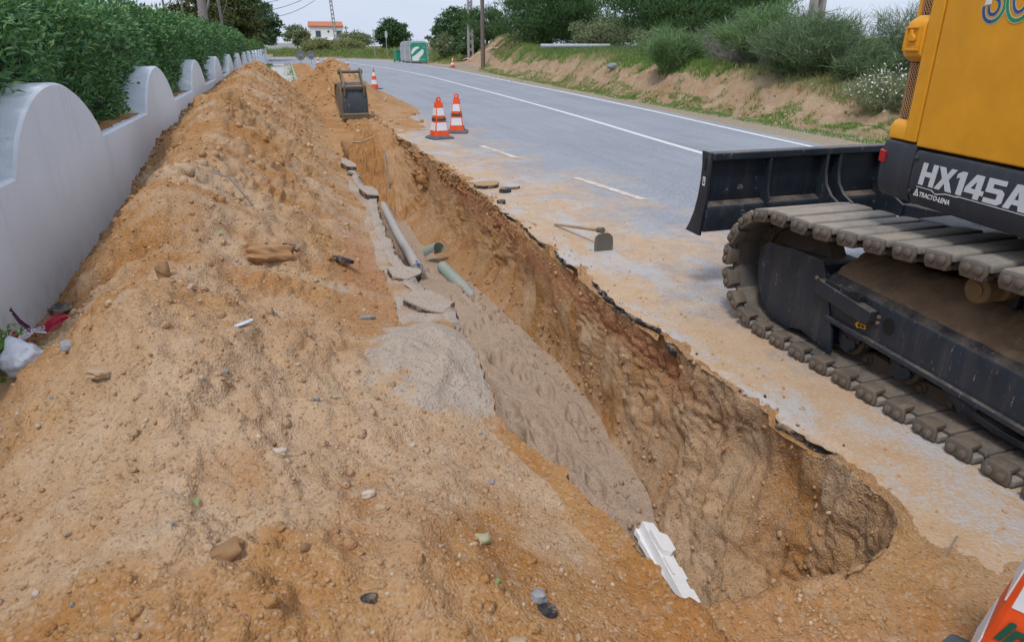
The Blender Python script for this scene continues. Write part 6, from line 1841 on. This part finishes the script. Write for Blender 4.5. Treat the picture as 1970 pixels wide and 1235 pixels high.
for s in (-1, 1):
    b = MB(); b.prism(side, lambda q, t: (t, q[0], q[1]), s*(hwid+0.002), s*(hwid+0.028)); sp2 = b.build('side_plate', M_BKB, bk, bevel=0.004)
    b = MB(); b.tube([(s*(hwid+0.035), -0.12, 0.08), (s*(hwid+0.035), 0.18, 0.20), (s*(hwid+0.035), 0.36, 0.42), (s*(hwid+0.035), 0.33, 0.64), (s*(hwid+0.04), 0.22, 0.78)], 0.024, 8); b.build('side_edge', M_BKB, sp2, smooth=50)
    ear = [(-0.345, 0.52), (-0.38, 0.66), (-0.37, 0.76), (-0.28, 0.82), (-0.14, 0.98), (-0.10, 1.08), (-0.04, 1.12), (0.04, 1.10), (0.07, 1.02), (0.04, 0.94), (-0.08, 0.83), (-0.18, 0.74), (-0.26, 0.62), (-0.30, 0.52)]
    b = MB(); b.prism(ear, lambda q, t: (t, q[0], q[1]), s*0.205, s*0.240); b.build('ear', M_BKB, bk, bevel=0.005)
    for (yy, zz) in ((-0.31, 0.72), (0.0, 1.04)):
        b = MB(); b.lathe([(0.055, -0.03), (0.055, 0.03)], 18, (s*0.25, yy, zz), 'x'); b.build('pin_boss', M_BKB, bk, smooth=40)
for (yy, zz) in ((-0.31, 0.72), (0.0, 1.04)):
    b = MB(); b.lathe([(0.036, -0.22), (0.036, 0.22)], 18, (0, yy, zz), 'x'); b.build('pin', machine_mat('rusty_pin', (0.19, 0.12, 0.075), 0.6, dust=0.6), bk, smooth=40)
b = MB(); b.prism([(-0.318, 0.0), (-0.345, 0.02), (-0.360, 0.13), (-0.337, 0.15), (-0.25, 0.0)], lambda q, t: (t, q[0], q[1]), -hwid-0.03, hwid+0.03); b.build('cutting_edge', M_BKB, bk, bevel=0.005)

# ------------------------------------------------------------------ hoe
M_HOEW = plain('pale_ash_handle', (0.42, 0.33, 0.22), 0.7, scale=8)
M_HOEM = machine_mat('worn_hoe_steel', (0.14, 0.13, 0.11), 0.5, dust=0.5, dustc=(0.33, 0.27, 0.19))
HE = Vector((2.41, 5.24, 0.0)); hoe = empty('hoe', tuple(HE), 0, 'hoe with wooden handle lying on the dusty road by the trench', 'hoe')
b = MB(); b.tube([(0.03, -0.03, 0.172), (-0.06, 0.88, 0.018)], [0.017, 0.014], 10); b.build('handle', M_HOEW, hoe, smooth=50)
b = MB(); b.tube([(0.026, -0.045, 0.176), (0.018, 0.03, 0.163)], [0.026, 0.026], 12); b.build('eye', M_HOEM, hoe, smooth=50)
prof = [(-0.085, 0.0), (0.085, 0.0), (0.092, 0.06), (0.085, 0.12), (0.055, 0.150), (0.02, 0.158), (-0.05, 0.150), (-0.078, 0.13), (-0.086, 0.07)]
b = MB(); b.prism(prof, lambda q, t: (q[0]+0.03, -0.07+t+(0.04*q[1]), q[1]), 0.0, 0.007); b.build('blade', M_HOEM, hoe, bevel=0.002)

# ------------------------------------------------------------------ pipes and foam in the trench
M_PIPE = machine_mat('dusty_grey_pipe', (0.44, 0.48, 0.52), 0.6, dust=0.9, dustc=(0.48, 0.39, 0.30), scratch=False, topdust=0.95)
M_PIPEG = machine_mat('grey_green_pipe', (0.30, 0.38, 0.36), 0.5, dust=0.4, dustc=(0.4, 0.33, 0.25), scratch=False)
pr_ = empty('pipe', (1.18, 9.4, -0.75), 0, 'long dusty grey pipe with a blue mark lying along the trench', 'pipe')
b = MB(); b.tube([(1.36, 12.4, -0.97), (1.27, 9.8, -0.90), (1.21, 7.65, -0.80)], 0.066, 22, caps=False)
b.tube([(1.36, 12.4, -0.97), (1.27, 9.8, -0.90), (1.21, 7.651, -0.80)], 0.058, 22, caps=True); b.build('tube', M_PIPE, pr_, (1.18, 9.4, -0.75), smooth=50)
b = MB(); b.prism([(1.20, -0.59), (1.22, -0.60), (1.215, -0.625), (1.185, -0.60)], lambda q, t: (q[0]+0.012, t+0.13, q[1]-0.142), 7.5, 7.64); b.build('blue_mark', plain('blue_mark', (0.03, 0.12, 0.5), 0.5), pr_, (1.18, 9.4, -0.75))
pg_ = empty('pipe', (1.55, 7.6, -0.74), 0, 'grey-green pipe half buried in the sand of the trench', 'pipe')
b = MB(); b.tube([(1.58, 8.0, -0.92), (1.72, 6.9, -0.985)], 0.075, 20, caps=False); b.tube([(1.58, 8.001, -0.92), (1.72, 6.9, -0.985)], 0.067, 20, caps=False); b.build('tube', M_PIPEG, pg_, (1.55, 7.6, -0.74), smooth=50)
ps = empty('pipe_shell', (1.58, 8.5, -0.88), 0.3, 'broken half shell of grey-green pipe in the trench', 'pipe piece')
b = MB(); n = 14; vs = []
for yy in (-0.12, 0.14):
    for rr in (0.092, 0.084):
        for i in range(n+1):
            a = math.pi*(1.12-1.25*i/n) + (0.25 if yy > 0 else 0)
            vs.append((rr*math.cos(a), yy, rr*math.sin(a)+0.03))
m2 = n+1
fs = []
for i in range(n):
    fs += [(i, i+1, 2*m2+i+1, 2*m2+i), (m2+i, 3*m2+i, 3*m2+i+1, m2+i+1), (i, m2+i, m2+i+1, i+1), (2*m2+i, 2*m2+i+1, 3*m2+i+1, 3*m2+i)]
fs += [(0, 2*m2, 3*m2, m2), (n, m2+n, 3*m2+n, 2*m2+n)]
b.add(vs, fs); b.build('shell', M_PIPEG, ps, smooth=50); ps.rotation_euler = (R(-25), R(10), 0.35)
# foam strip with stepped right edge
M_FOAM = plain('white_foam', (0.82, 0.83, 0.85), 0.8, 0, 0.03, 12, 0.2)
fz0 = -0.94
fm = empty('foam_strip', (1.60, 2.35, fz0), 0, 'white foam packing strip with notched edge in the near end of the trench', 'foam')
F0 = Vector((1.645, 2.78, -0.86)); F1 = Vector((1.54, 2.02, -0.86))
ax = (F1-F0).normalized(); LF = (F1-F0).length
sd = ax.cross(Vector((0, 0, 1))).normalized(); sd = -sd if sd.x < 0 else sd
upv = Vector((0.35, 0, 1)); upv = (upv-ax*upv.dot(ax)).normalized(); sd = ax.cross(upv); sd = -sd if sd.x < 0 else sd
outl = [(0, 0), (0, 0.075), (0.09, 0.085), (0.10, 0.075), (0.11, 0.10), (0.22, 0.105), (0.225, 0.09), (0.31, 0.085), (0.315, 0.10), (0.39, 0.098), (0.395, 0.082), (0.45, 0.08), (0.455, 0.098), (0.53, 0.098), (0.535, 0.082), (0.59, 0.08), (0.595, 0.10), (0.70, 0.10), (0.71, 0.0)]
b = MB(); b.prism(outl, lambda q, t: tuple(F0+ax*q[0]*1.13+sd*q[1]+upv*t), -0.085, 0.0); b.build('slab', M_FOAM, fm, (1.60, 2.35, fz0), bevel=0.003)
b = MB(); b.prism([(0.09, 0.0), (0.10, 0.045), (0.12, 0.095), (0.22, 0.10), (0.25, 0.06), (0.24, 0.012), (0.21, 0.005)], lambda q, t: tuple(F0+ax*q[0]*1.13+sd*q[1]+upv*t), 0.001, 0.03); b.build('raised_block', M_FOAM, fm, (1.60, 2.35, fz0), bevel=0.004)
b = MB(); b.prism([(0.27, 0.004), (0.27, 0.016), (0.38, 0.018), (0.38, 0.006)], lambda q, t: tuple(F0+ax*q[0]*1.13+sd*q[1]+upv*t), 0.001, 0.014); b.build('raised_rib', M_FOAM, fm, (1.60, 2.35, fz0), bevel=0.002)
b = MB(); b.prism([(0.0, -0.02), (0.02, -0.028), (0.06, -0.02), (0.09, -0.03), (0.15, -0.022), (0.4, -0.012), (0.70, -0.01), (0.70, -0.001), (0.0, -0.001)], lambda q, t: tuple(F0+ax*q[0]*1.13+sd*q[1]+upv*t), -0.083, -0.055); b.build('torn_edge', M_FOAM, fm, (1.60, 2.35, fz0), bevel=0.002)
# sticks and rods
M_STICK = plain('dry_stick', (0.40, 0.29, 0.17), 0.9)
def stick(label, pts, r, mat=None, name='stick', cat='stick'):
    b = MB(); b.tube(pts, r, 7); return tag(b.build(name, mat or M_STICK, smooth=60), label, cat)
stick('thin pale root sticking out over the far end of the trench', [(0.98, 12.9, 0.02), (1.1, 12.5, 0.06), (1.3, 12.6, 0.12), (1.36, 12.6, 0.15)], 0.016)
stick('thin grey rod leaning in the far end of the trench', [(1.50, 12.2, -0.85), (1.47, 12.35, -0.12)], 0.013, M_GALV, 'rod', 'rod')
stick('short rod leaning beside the long rod in the trench', [(1.72, 11.6, -0.62), (1.70, 11.9, -0.30)], 0.012, M_STICK, 'rod', 'rod')
z0 = surf(-0.72, 5.4, (0, cB))[0]
stick('thin dark twig lying on the crest of the mound', [(-0.62, 5.5, z0+0.02), (-0.5, 5.42, z0-0.01), (-0.36, 5.35, surf(-0.36, 5.35, (0, cB))[0]+0.015)], 0.007, M_TWIG, 'twig', 'twig')
stick('short stick on the dusty road near the corner cone', [(1.98, 1.33, 0.012), (2.12, 1.40, 0.012)], 0.003, M_TWIG, 'twig', 'twig')

# ------------------------------------------------------------------ asphalt slabs and chunks
def chunk(label, x, y, z, sx, sy, sz, seed, rot=(0, 0, 0), top=None, cat='asphalt chunk', name='asphalt_chunk', sides=9, group=None, body=None):
    rs = random.Random(seed); root = empty(name, (x, y, z), 0, label, cat, group); root.rotation_euler = rot
    ring = []; cor = []
    a0 = rs.uniform(0, 6.28)
    for i in range(sides):
        a = a0+2*math.pi*(i+rs.uniform(-0.25, 0.25))/sides; k = rs.uniform(0.86, 1.12)
        cor.append((math.cos(a)*sx*k*1.1, math.sin(a)*sy*k*1.1))
    for i in range(sides):
        p, q = cor[i], cor[(i+1) % sides]
        for t in (0, 0.25, 0.5, 0.75):
            j = 0.05*min(sx, sy)
            ring.append((p[0]+(q[0]-p[0])*t+rs.uniform(-j, j), p[1]+(q[1]-p[1])*t+rs.uniform(-j, j)))
    n = len(ring)
    b = MB(); lv = [(0.0, 0.93), (0.2, 1.0), (0.45, 0.97), (0.7, 1.02), (0.96, 1.0)]
    vs = []
    for t, k in lv:
        for (px, py) in ring: j = rs.uniform(0.95, 1.04); vs.append((px*k*j, py*k*j, sz*t+rs.uniform(-0.06, 0.06)*sz*(0 < t < 0.9)))
    b.add(vs, [tuple(range(n))[::-1], tuple(range((len(lv)-1)*n, len(lv)*n))]+[(i*n+k, i*n+(k+1) % n, (i+1)*n+(k+1) % n, (i+1)*n+k) for i in range(len(lv)-1) for k in range(n)])
    b.build('broken_body', body or M_TAR, root)
    if top:
        b = MB(); b.prism([(px*0.985, py*0.985) for px, py in ring], lambda q, t: (q[0], q[1], t), sz*0.963, sz*0.963+0.012)
        tp_ = b.build('dusty_top', M_SOIL if top == 'SAND' else top, root)
        if top == 'SAND': set_zone(tp_.data, np.tile([0.0, 0, 1, 1], (len(tp_.data.vertices), 1)))
    return root
M_DAMP = None
def dust_mat(name, c):
    m, nt, b = new_mat(name); P = pos(nt)
    f = noise(nt, P, 5, 5, 0.7); g = noise(nt, P, 80, 3, 0.7)
    nt.links.new(mixc(nt, mr(nt, g, 0.3, 0.7), mixc(nt, f, tuple(q*0.75 for q in c), c), c), b.inputs['Base Color']); b.inputs['Roughness'].default_value = 0.95
    bump(nt, b, g, 0.5, 0.008); return m
M_DAMP = dust_mat('damp_clay', (0.42, 0.24, 0.115)); M_DUSTTOP = dust_mat('sand_dusted_top', (0.50, 0.42, 0.355)); M_PALETOP = dust_mat('cement_dusted_top', (0.46, 0.44, 0.42)); M_CLAYTOP = dust_mat('clay_dusted_top', (0.42, 0.26, 0.14))
ledge = bpy.data.objects['trench_ledge']
lr = np.where((ys > 3.75) & (ys < 11.2))[0][::2]
jagged_edge('pavement_crust', ys[lr], xl[lr]+0.012, ys[lr]*0+0.004, 1, 0.05, 'broken pavement crust with black edge over the trench', ledge, 11, M_SOIL)
chunk('sand-covered pavement slab jutting over the trench with black broken edge', 0.735, 4.34, -0.075, 0.15, 0.20, 0.095, 1, (R(3), R(7), 0.2), 'SAND', 'pavement slab', 'pavement_slab', 6)
chunk('small broken slab with black edge below the end of the grey pipe', 0.68, 5.02, -0.055, 0.13, 0.14, 0.075, 2, (R(4), R(8), -0.1), 'SAND', 'pavement slab', 'pavement_slab', 6)
chunk('pale slab with black corner where the grey pipe disappears', 0.76, 8.2, -0.03, 0.10, 0.30, 0.075, 5, (0, R(6), 0.1), 'SAND', 'pavement slab', 'pavement_slab', 6)
chunk('pale slab with black edge far up the left side of the trench', 0.69, 10.3, -0.025, 0.10, 0.36, 0.075, 6, (0, R(6), 0.1), 'SAND', 'pavement slab', 'pavement_slab', 6)
chunk('curved black asphalt chunk at the lip of the trench', 2.22, 8.2, -0.005, 0.17, 0.10, 0.05, 7, (R(6), 0, 0.2), M_CLAYTOP)
chunk('small black asphalt chunk beside the curved chunk', 2.36, 7.86, -0.002, 0.08, 0.07, 0.05, 8, (0.1, 0, 0.8), None)
chunk('little black asphalt piece near the trench lip below the two chunks', 2.13, 7.25, -0.002, 0.05, 0.05, 0.04, 9, (0, 0, 0.4), None)
chunk('thin grey flake of asphalt right of the curved chunk', 2.50, 8.05, 0.0, 0.11, 0.07, 0.025, 10, (0, 0, 0.2), M_PALETOP)
z0 = surf(-0.26, 4.62, (0, cB))[0]
cl = empty('asphalt_clod', (-0.30, 4.62, z0+0.02), 0, 'big tilted clod of clay with black asphalt along one edge on the mound', 'clod'); cl.rotation_euler = (R(-34), R(14), 0.30)
o = link_mesh('clay_body', rock_mesh('clay_body', M_DAMP, 14, (0.17, 0.10, 0.06), 4, 0.50, 45, 0.5), cl); o.location = (0.02, 0, -0.02)
for k, (px, py, pz, ss) in enumerate(((0.20, -0.02, 0.06, 0.032), (0.22, -0.05, 0.03, 0.028), (0.17, 0.03, 0.08, 0.026), (0.21, -0.08, 0.02, 0.024), (0.19, -0.04, 0.05, 0.022), (0.05, 0.06, 0.09, 0.016), (0.12, 0.07, 0.085, 0.018))):
    o = link_mesh('asphalt_bit', rock_mesh('asphalt_bit', M_TAR, 60+k, (ss, ss*0.8, ss*0.9), 1, 0.4, 20), cl); o.location = (px, py, pz)
z0 = surf(0.18, 5.05, (0, cB))[0]
chunk('flat black strip of asphalt lying on the mound slope', 0.20, 4.98, z0-0.01, 0.035, 0.16, 0.03, 12, (0, R(20), 0.55), None)
for k, (x, y, s) in enumerate(((-1.50, 4.55, 0.06), (-1.1, 3.2, 0.022), (0.55, 1.42, 0.03), (0.05, 1.42, 0.02), (0.75, 8.2, 0.05), (0.66, 9.6, 0.05))):
    z0 = surf(x, y)[0]
    chunk(('black lump of asphalt beside the foil wrapper at the wall', 'tiny black asphalt bit on the left flank of the mound', 'grey asphalt crumb in the lower foreground soil', 'tiny black crumb in the foreground clay', 'black crumb on the ledge beside the trench', 'black crumb farther along the trench ledge')[k], x, y, z0-0.01, s, s*0.8, s*0.9, 20+k, (0.2, 0.1, k), None, name='asphalt_crumb')

# ------------------------------------------------------------------ stones, clods, gravel
M_STONE = leaf_mat('pebble', (0.36, 0.23, 0.13), (0.52, 0.40, 0.28), (0.60, 0.54, 0.47), 0.9, 0.0)
M_STONE1 = plain('tan_stone', (0.46, 0.32, 0.20), 0.9, scale=9, bmp=0.4); M_STONE2 = plain('pale_stone', (0.56, 0.47, 0.38), 0.9, scale=9, bmp=0.4)
M_STONE3 = plain('brown_stone', (0.30, 0.17, 0.08), 0.85, scale=9, bmp=0.4); M_STONEG = plain('grey_stone', (0.30, 0.30, 0.31), 0.9, scale=9, bmp=0.4)
def stone(label, x, y, s, mat, seed, cols=None, asp=(1, 0.8, 0.65), rz=0.0, sink=0.25, group=None):
    z0, _ = surf(x, y, cols)
    o = link_mesh('stone', rock_mesh('stone', mat, seed, (s*asp[0], s*asp[1], s*asp[2]), 3, 0.40, 35, 0.35))
    o.location = (x, y, z0+s*asp[2]*(1-2*sink)); o.rotation_euler = (random.uniform(-.3, .3), random.uniform(-.3, .3), rz)
    return tag(o, label, 'stone', group)
MA = (0, cB)
stone('smooth brown stone with a dark underside in the front of the mound', -0.30, 1.62, 0.038, M_STONE3, 1, MA, (1.25, 0.7, 0.6), 0.2)
stone('brown lump standing on the crest of the mound', -0.78, 3.95, 0.05, M_STONE3, 2, MA, (0.7, 0.8, 1.1))
stone('grey pebble upright on the mound below the big clod', -0.22, 3.55, 0.025, M_STONEG, 3, MA)
stone('pinkish stone near the right side of the mound', 0.10, 1.93, 0.022, M_STONE2, 4, MA)
stone('round tan pebble touching the pinkish stone', 0.13, 1.86, 0.024, M_STONE1, 5, MA)
stone('pale angular stone in the middle of the mound', -0.18, 2.2, 0.024, M_STONE2, 6, MA)
stone('pale stone on the left flank of the mound', -0.80, 2.62, 0.035, M_STONE1, 7, MA, (1.2, 0.8, 0.5))
stone('grey stone in the clay at the lower centre', 0.54, 1.47, 0.028, M_STONEG, 8, None)
stone('tan stone in the clay at the bottom edge', 0.42, 1.30, 0.026, M_STONE1, 9, None)
stone('greenish pebble on the right flank of the mound', 0.44, 1.73, 0.026, plain('greenish_stone', (0.40, 0.38, 0.24), 0.9), 10, MA)
stone('grey twig-like stone on the mound above the sand patch', 0.30, 4.0, 0.04, M_STONEG, 11, MA, (1.3, 0.4, 0.35), 0.3)
stone('small grey and white stone high on the left flank', -1.0, 3.0, 0.03, M_STONEG, 12, MA)
# countable pebbles: alike, so they share a label
pm = [rock_mesh('pebble', m_, 30+k, (1, 0.85, 0.7), 2, 0.35, 30, 0.4) for k, m_ in enumerate((M_STONE1, M_STONE2, M_STONE3, M_STONE1, M_STONE2, M_STONEG))]
rs = np.random.RandomState(77)
def rand_surface(n, ymax, colr, seed, power=1.0, ymin=0.6, nosand=True):
    rs = np.random.RandomState(seed)
    r = np.searchsorted(ys, ymin+(ymax-ymin)*rs.rand(n)**power); c = rs.randint(colr[0], colr[1], n)
    i = np.clip(r, 0, NR-1)*NC+c
    global LASTI
    i = i[ZN[i, 2] < 0.35] if nosand else i
    LASTI = i
    return pt[i], NRM[i]
P, Nn = rand_surface(230, 4.6, (8, cB), 5, 1.3)
for k, (p, nn) in enumerate(zip(P, Nn)):
    s = 0.006+0.011*rs.rand()**2.5
    o = link_mesh('pebble', pm[rs.randint(len(pm))]); o.scale = (s, s, s); o.location = tuple(p+nn*s*0.25); o.rotation_euler = (rs.rand()*6, rs.rand()*6, rs.rand()*6)
    tag(o, 'small pebble lying loose on the tan soil mound', 'pebble', 'pebbles on the soil mound')
# uncountable gravel and crumbs
ICO = None
def ico():
    bm = bmesh.new(); bmesh.ops.create_icosphere(bm, subdivisions=1, radius=1.0)
    V = np.array([v.co for v in bm.verts]); F = np.array([[v.index for v in f.verts] for f in bm.faces]); bm.free(); return V, F
IV, IF = ico()
def gravel(name, P, Nn, smin, smax, mat, seed, label, sink=0.2, power=2.5):
    rs = np.random.RandomState(seed); n = len(P)
    s = smin+(smax-smin)*rs.rand(n)**power
    jit = rs.uniform(0.5, 1.3, (n, len(IV), 1)); st = rs.uniform(0.6, 1.2, (n, 1, 3))
    V = IV[None]*jit*st*s[:, None, None]
    a = rs.uniform(0, 6.28, n); ca, sa = np.cos(a)[:, None], np.sin(a)[:, None]
    V = np.stack([V[..., 0]*ca-V[..., 1]*sa, V[..., 0]*sa+V[..., 1]*ca, V[..., 2]], 2)
    V = V+(P+Nn*(s*(0.5-sink))[:, None])[:, None, :]
    F = IF[None]+(np.arange(n)*len(IV))[:, None, None]
    me = np_mesh(name, V.reshape(-1, 3), F.reshape(-1, 3), mat, smooth=False)
    if mat is M_SOIL: set_zone(me, np.repeat(ZN[LASTI], len(IV), 0))
    o = link_mesh(name, me)
    return tag(o, label, kind='stuff')
M_CRUMB = leaf_mat('soil_crumb', (0.38, 0.205, 0.085), (0.50, 0.33, 0.185), (0.56, 0.44, 0.32), 0.95, 0.0)
P, Nn = rand_surface(9000, 6.5, (2, cB), 6, 1.25, 0.5); gravel('mound_gravel', P, Nn, 0.002, 0.012, M_CRUMB, 1, 'loose soil crumbs and gravel over the near mound', 0.4, 3.0)
P, Nn = rand_surface(1500, 22, (2, cB), 7, 1.0, 5.0); gravel('mound_clods', P, Nn, 0.008, 0.045, M_CRUMB, 2, 'clods and stones over the far mound', 0.45, 4.0)
P, Nn = rand_surface(900, 13, (cE, cF), 8, 1.2, 1.8); gravel('trench_wall_stones', P, Nn, 0.004, 0.022, M_CRUMB, 3, 'stones stuck in the cut trench wall', 0.4)
P, Nn = rand_surface(420, 8, (cE-22, cE+18), 9, 1.0, 2.0, False); gravel('trench_foot_crumbs', P, Nn, 0.004, 0.026, M_SOIL, 4, 'crumbled soil along the foot of the trench wall')
P, Nn = rand_surface(900, 1.75, (cC, NC-12), 10, 1.0, 0.5); gravel('foreground_crumbs', P, Nn, 0.003, 0.012, M_CRUMB, 5, 'soil crumbs on the ground in front of the trench')
rs = np.random.RandomState(15); n = 700
yy = 1.0+12*rs.rand(n)**1.4; xx = 2.05+0.9*rs.rand(n)**1.6+0.02*yy
P = np.stack([xx, yy, np.full(n, 0.0)], 1); gravel('road_grit', P, np.tile([0, 0, 1.0], (n, 1)), 0.002, 0.010, M_CRUMB, 6, 'grit and soil crumbs scattered on the dusty asphalt')
P, Nn = rand_surface(900, 45, (cB, NC-1), 11, 1.0, 14.5); gravel('far_clods', P, Nn, 0.015, 0.07, M_CRUMB, 7, 'clods on the far soil heap')
n = 500; xx = 10.2+2.0*rs.rand(n); yy = 9+30*rs.rand(n); z_, s_, w_ = terrain_z(xx, yy); P = np.stack([xx, yy, z_], 1); gravel('bank_stones', P, np.tile([0, 0, 1.0], (n, 1)), 0.01, 0.06, M_STONE, 8, 'stones on the earth bank')
P, Nn = rand_surface(1500, 5.5, (2, cB), 21, 1.2, 0.6); gravel('soil_clods', P, Nn, 0.006, 0.028, M_SOIL, 21, 'clods of soil half sunk in the near mound', 0.55, 2.5)
P, Nn = rand_surface(420, 14, (0, 12), 22, 1.0, 3.6); gravel('wall_foot_clods', P, Nn, 0.012, 0.05, M_SOIL, 22, 'clods gathered along the foot of the white wall', 0.35, 2.0)
P, Nn = rand_surface(1400, 22, (10, cB), 23, 1.0, 5.0); gravel('upper_clods', P, Nn, 0.012, 0.06, M_SOIL, 23, 'clods of soil on the upper mound', 0.5, 3.0)
P, Nn = rand_surface(700, 10, (cF-14, cF+6), 24, 1.0, 1.6); gravel('lip_crumbs', P, Nn, 0.006, 0.035, M_SOIL, 24, 'crumbled soil along the lip of the trench', 0.35, 2.5)
rs_ = np.random.RandomState(31); yv = rs_.uniform(1.9, 9.5, 120); xv = np.interp(yv, ys, xr)+rs_.normal(0.05, 0.05, 120); P = np.stack([xv, yv, xv*0+0.004], 1)
gravel('asphalt_crumbs', P, np.tile([0, 0, 1.0], (120, 1)), 0.003, 0.018, M_TAR, 25, 'black asphalt crumbs strewn along the broken road edge', 0.1, 3.0)
# fallen green leaves
M_FLEAF = plain('fallen_leaf', (0.22, 0.34, 0.10), 0.6)
flm = np_mesh('fallen_leaf', LEAF2*np.array([0.02, 0.05, 0.03]), LEAFF, M_FLEAF, smooth=False)
for k, (x, y, lab) in enumerate(((-0.42, 1.92, 'green leaf lying flat on the front of the mound'), (-1.18, 3.3, 'green leaf on the left flank of the mound near the bag'), (0.43, 1.52, 'bright green leaf in the clay at lower centre'), (0.02, 2.7, 'tiny green leaf on the pale soil'), (-0.55, 4.6, 'small leaf near the mound crest'))):
    z0, nn = surf(x, y, MA); o = link_mesh('fallen_leaf', flm); o.location = (x, y, z0+0.012); o.rotation_euler = (0.15*k, 0.2, k*1.4); tag(o, lab, 'leaf', 'leaves fallen on the soil')

# ------------------------------------------------------------------ litter
def crumpled(name, mat, ring_pts, seed, amp, sub=3, ang=25, org=None):
    bm = bmesh.new(); bmesh.ops.create_icosphere(bm, subdivisions=sub, radius=1.0)
    P = np.array([v.co for v in bm.verts]); d = pnoise(P*1.7+seed, 1.3, 3.0)*amp+np.abs(pnoise(P+seed, 3.1, 7.0))*amp
    for v, q in zip(bm.verts, d): v.co = v.co*(1+float(q)); v.co = Vector((v.co.x*ring_pts[0], v.co.y*ring_pts[1], v.co.z*ring_pts[2]))
    me = bpy.data.meshes.new(name); bm.to_mesh(me); bm.free(); me.materials.append(mat)
    me.polygons.foreach_set('use_smooth', [True]*len(me.polygons)); me.set_sharp_from_angle(angle=R(ang)); return me
m, nt, bb = new_mat('translucent_bag'); bb.inputs['Base Color'].default_value = (0.72, 0.76, 0.84, 1); bb.inputs['Roughness'].default_value = 0.35
nt.links.new(mr(nt, noise(nt, objco(nt), 14, 4, 0.6), 0.35, 0.65, 0.55, 0.92), bb.inputs['Alpha'])
bump(nt, bb, noise(nt, objco(nt), 16, 4, 0.6), 0.6, 0.02); M_BAG = m
z0 = surf(-1.42, 3.62, MA)[0]
bg = empty('plastic_bag', (-1.42, 3.62, z0), 0, 'crumpled clear plastic bag at the foot of the white wall', 'plastic bag')
o = link_mesh('bag_body', crumpled('bag_body', M_BAG, (0.085, 0.10, 0.075), 4, 0.20, 4, 60), bg); o.location = (0, 0, 0.06)
b = MB(); b.tube([(-0.01, 0.01, 0.09), (-0.03, 0.03, 0.14), (-0.045, 0.03, 0.175)], [0.075, 0.04, 0.012], 9); b.build('bag_neck', M_BAG, bg, smooth=60)
M_FOIL = plain('silver_foil', (0.72, 0.70, 0.76), 0.22, 0.9, 0.1, 30, 0.6); M_FOILR = plain('red_foil', (0.50, 0.02, 0.06), 0.25, 0.4, 0.2, 20, 0.5); M_DKPLAST = plain('dark_purple_print', (0.12, 0.03, 0.10), 0.3, 0.4, 0.2)
z0 = surf(-1.55, 4.32, MA)[0]
fw = empty('foil_wrapper', (-1.58, 4.30, z0), 0.25, 'crumpled red and silver snack wrapper against the white wall', 'wrapper')
def foil_piece(name, mat, pts, wd, seed, off=0.0):
    rs = random.Random(seed); b = MB(); vs = []
    for p, w in zip(pts, wd):
        p = Vector(p)
        for k in range(7):
            t = (k/6-0.5)*2
            vs.append((p.x+rs.uniform(-0.008, 0.008)+off, p.y+w*t*0.35+rs.uniform(-0.004, 0.004), p.z+w*0.6*t+rs.uniform(-0.010, 0.010)))
    n = len(pts); front = [(i*7+k, i*7+k+1, i*7+8+k, i*7+7+k) for i in range(n-1) for k in range(6)]
    b.add(vs, front); o = b.build(name, mat, fw)
    s = o.modifiers.new('thick', 'SOLIDIFY'); s.thickness = 0.002
    return o
foil_piece('silver_side', M_FOIL, [(-0.085, -0.02, 0.05), (-0.04, -0.01, 0.055), (0.0, 0.0, 0.06), (0.05, 0.0, 0.055)], [0.055, 0.035, 0.02, 0.035], 1)
foil_piece('red_side', M_FOILR, [(0.03, 0.0, 0.055), (0.08, 0.02, 0.075), (0.13, 0.03, 0.09), (0.17, 0.04, 0.09)], [0.035, 0.05, 0.05, 0.03], 2)
foil_piece('torn_strip', M_DKPLAST, [(-0.02, 0.0, 0.07), (-0.06, 0.02, 0.12), (-0.085, 0.03, 0.17), (-0.09, 0.035, 0.19)], [0.02, 0.02, 0.02, 0.015], 3)
foil_piece('red_rim', M_FOILR, [(-0.11, -0.022, 0.05), (-0.095, -0.022, 0.05), (-0.084, -0.021, 0.05)], [0.05, 0.055, 0.05], 4)
z0 = surf(-0.32, 3.02, MA)[0]
b = MB(); b.prism([(-0.045, -0.006), (0.0, -0.010), (0.045, -0.004), (0.04, 0.006), (-0.01, 0.008), (-0.045, 0.004)], lambda q, t: (q[0], q[1]*1.6, t+0.02*math.sin(q[0]*40)), 0.0, 0.003)
o = b.build('plastic_scrap', plain('pale_blue_plastic', (0.55, 0.60, 0.68), 0.3)); o.location = (-0.32, 3.02, z0+0.015); o.rotation_euler = (0.1, 0.2, 0.2); tag(o, 'thin pale blue scrap of plastic on the mound', 'plastic scrap')
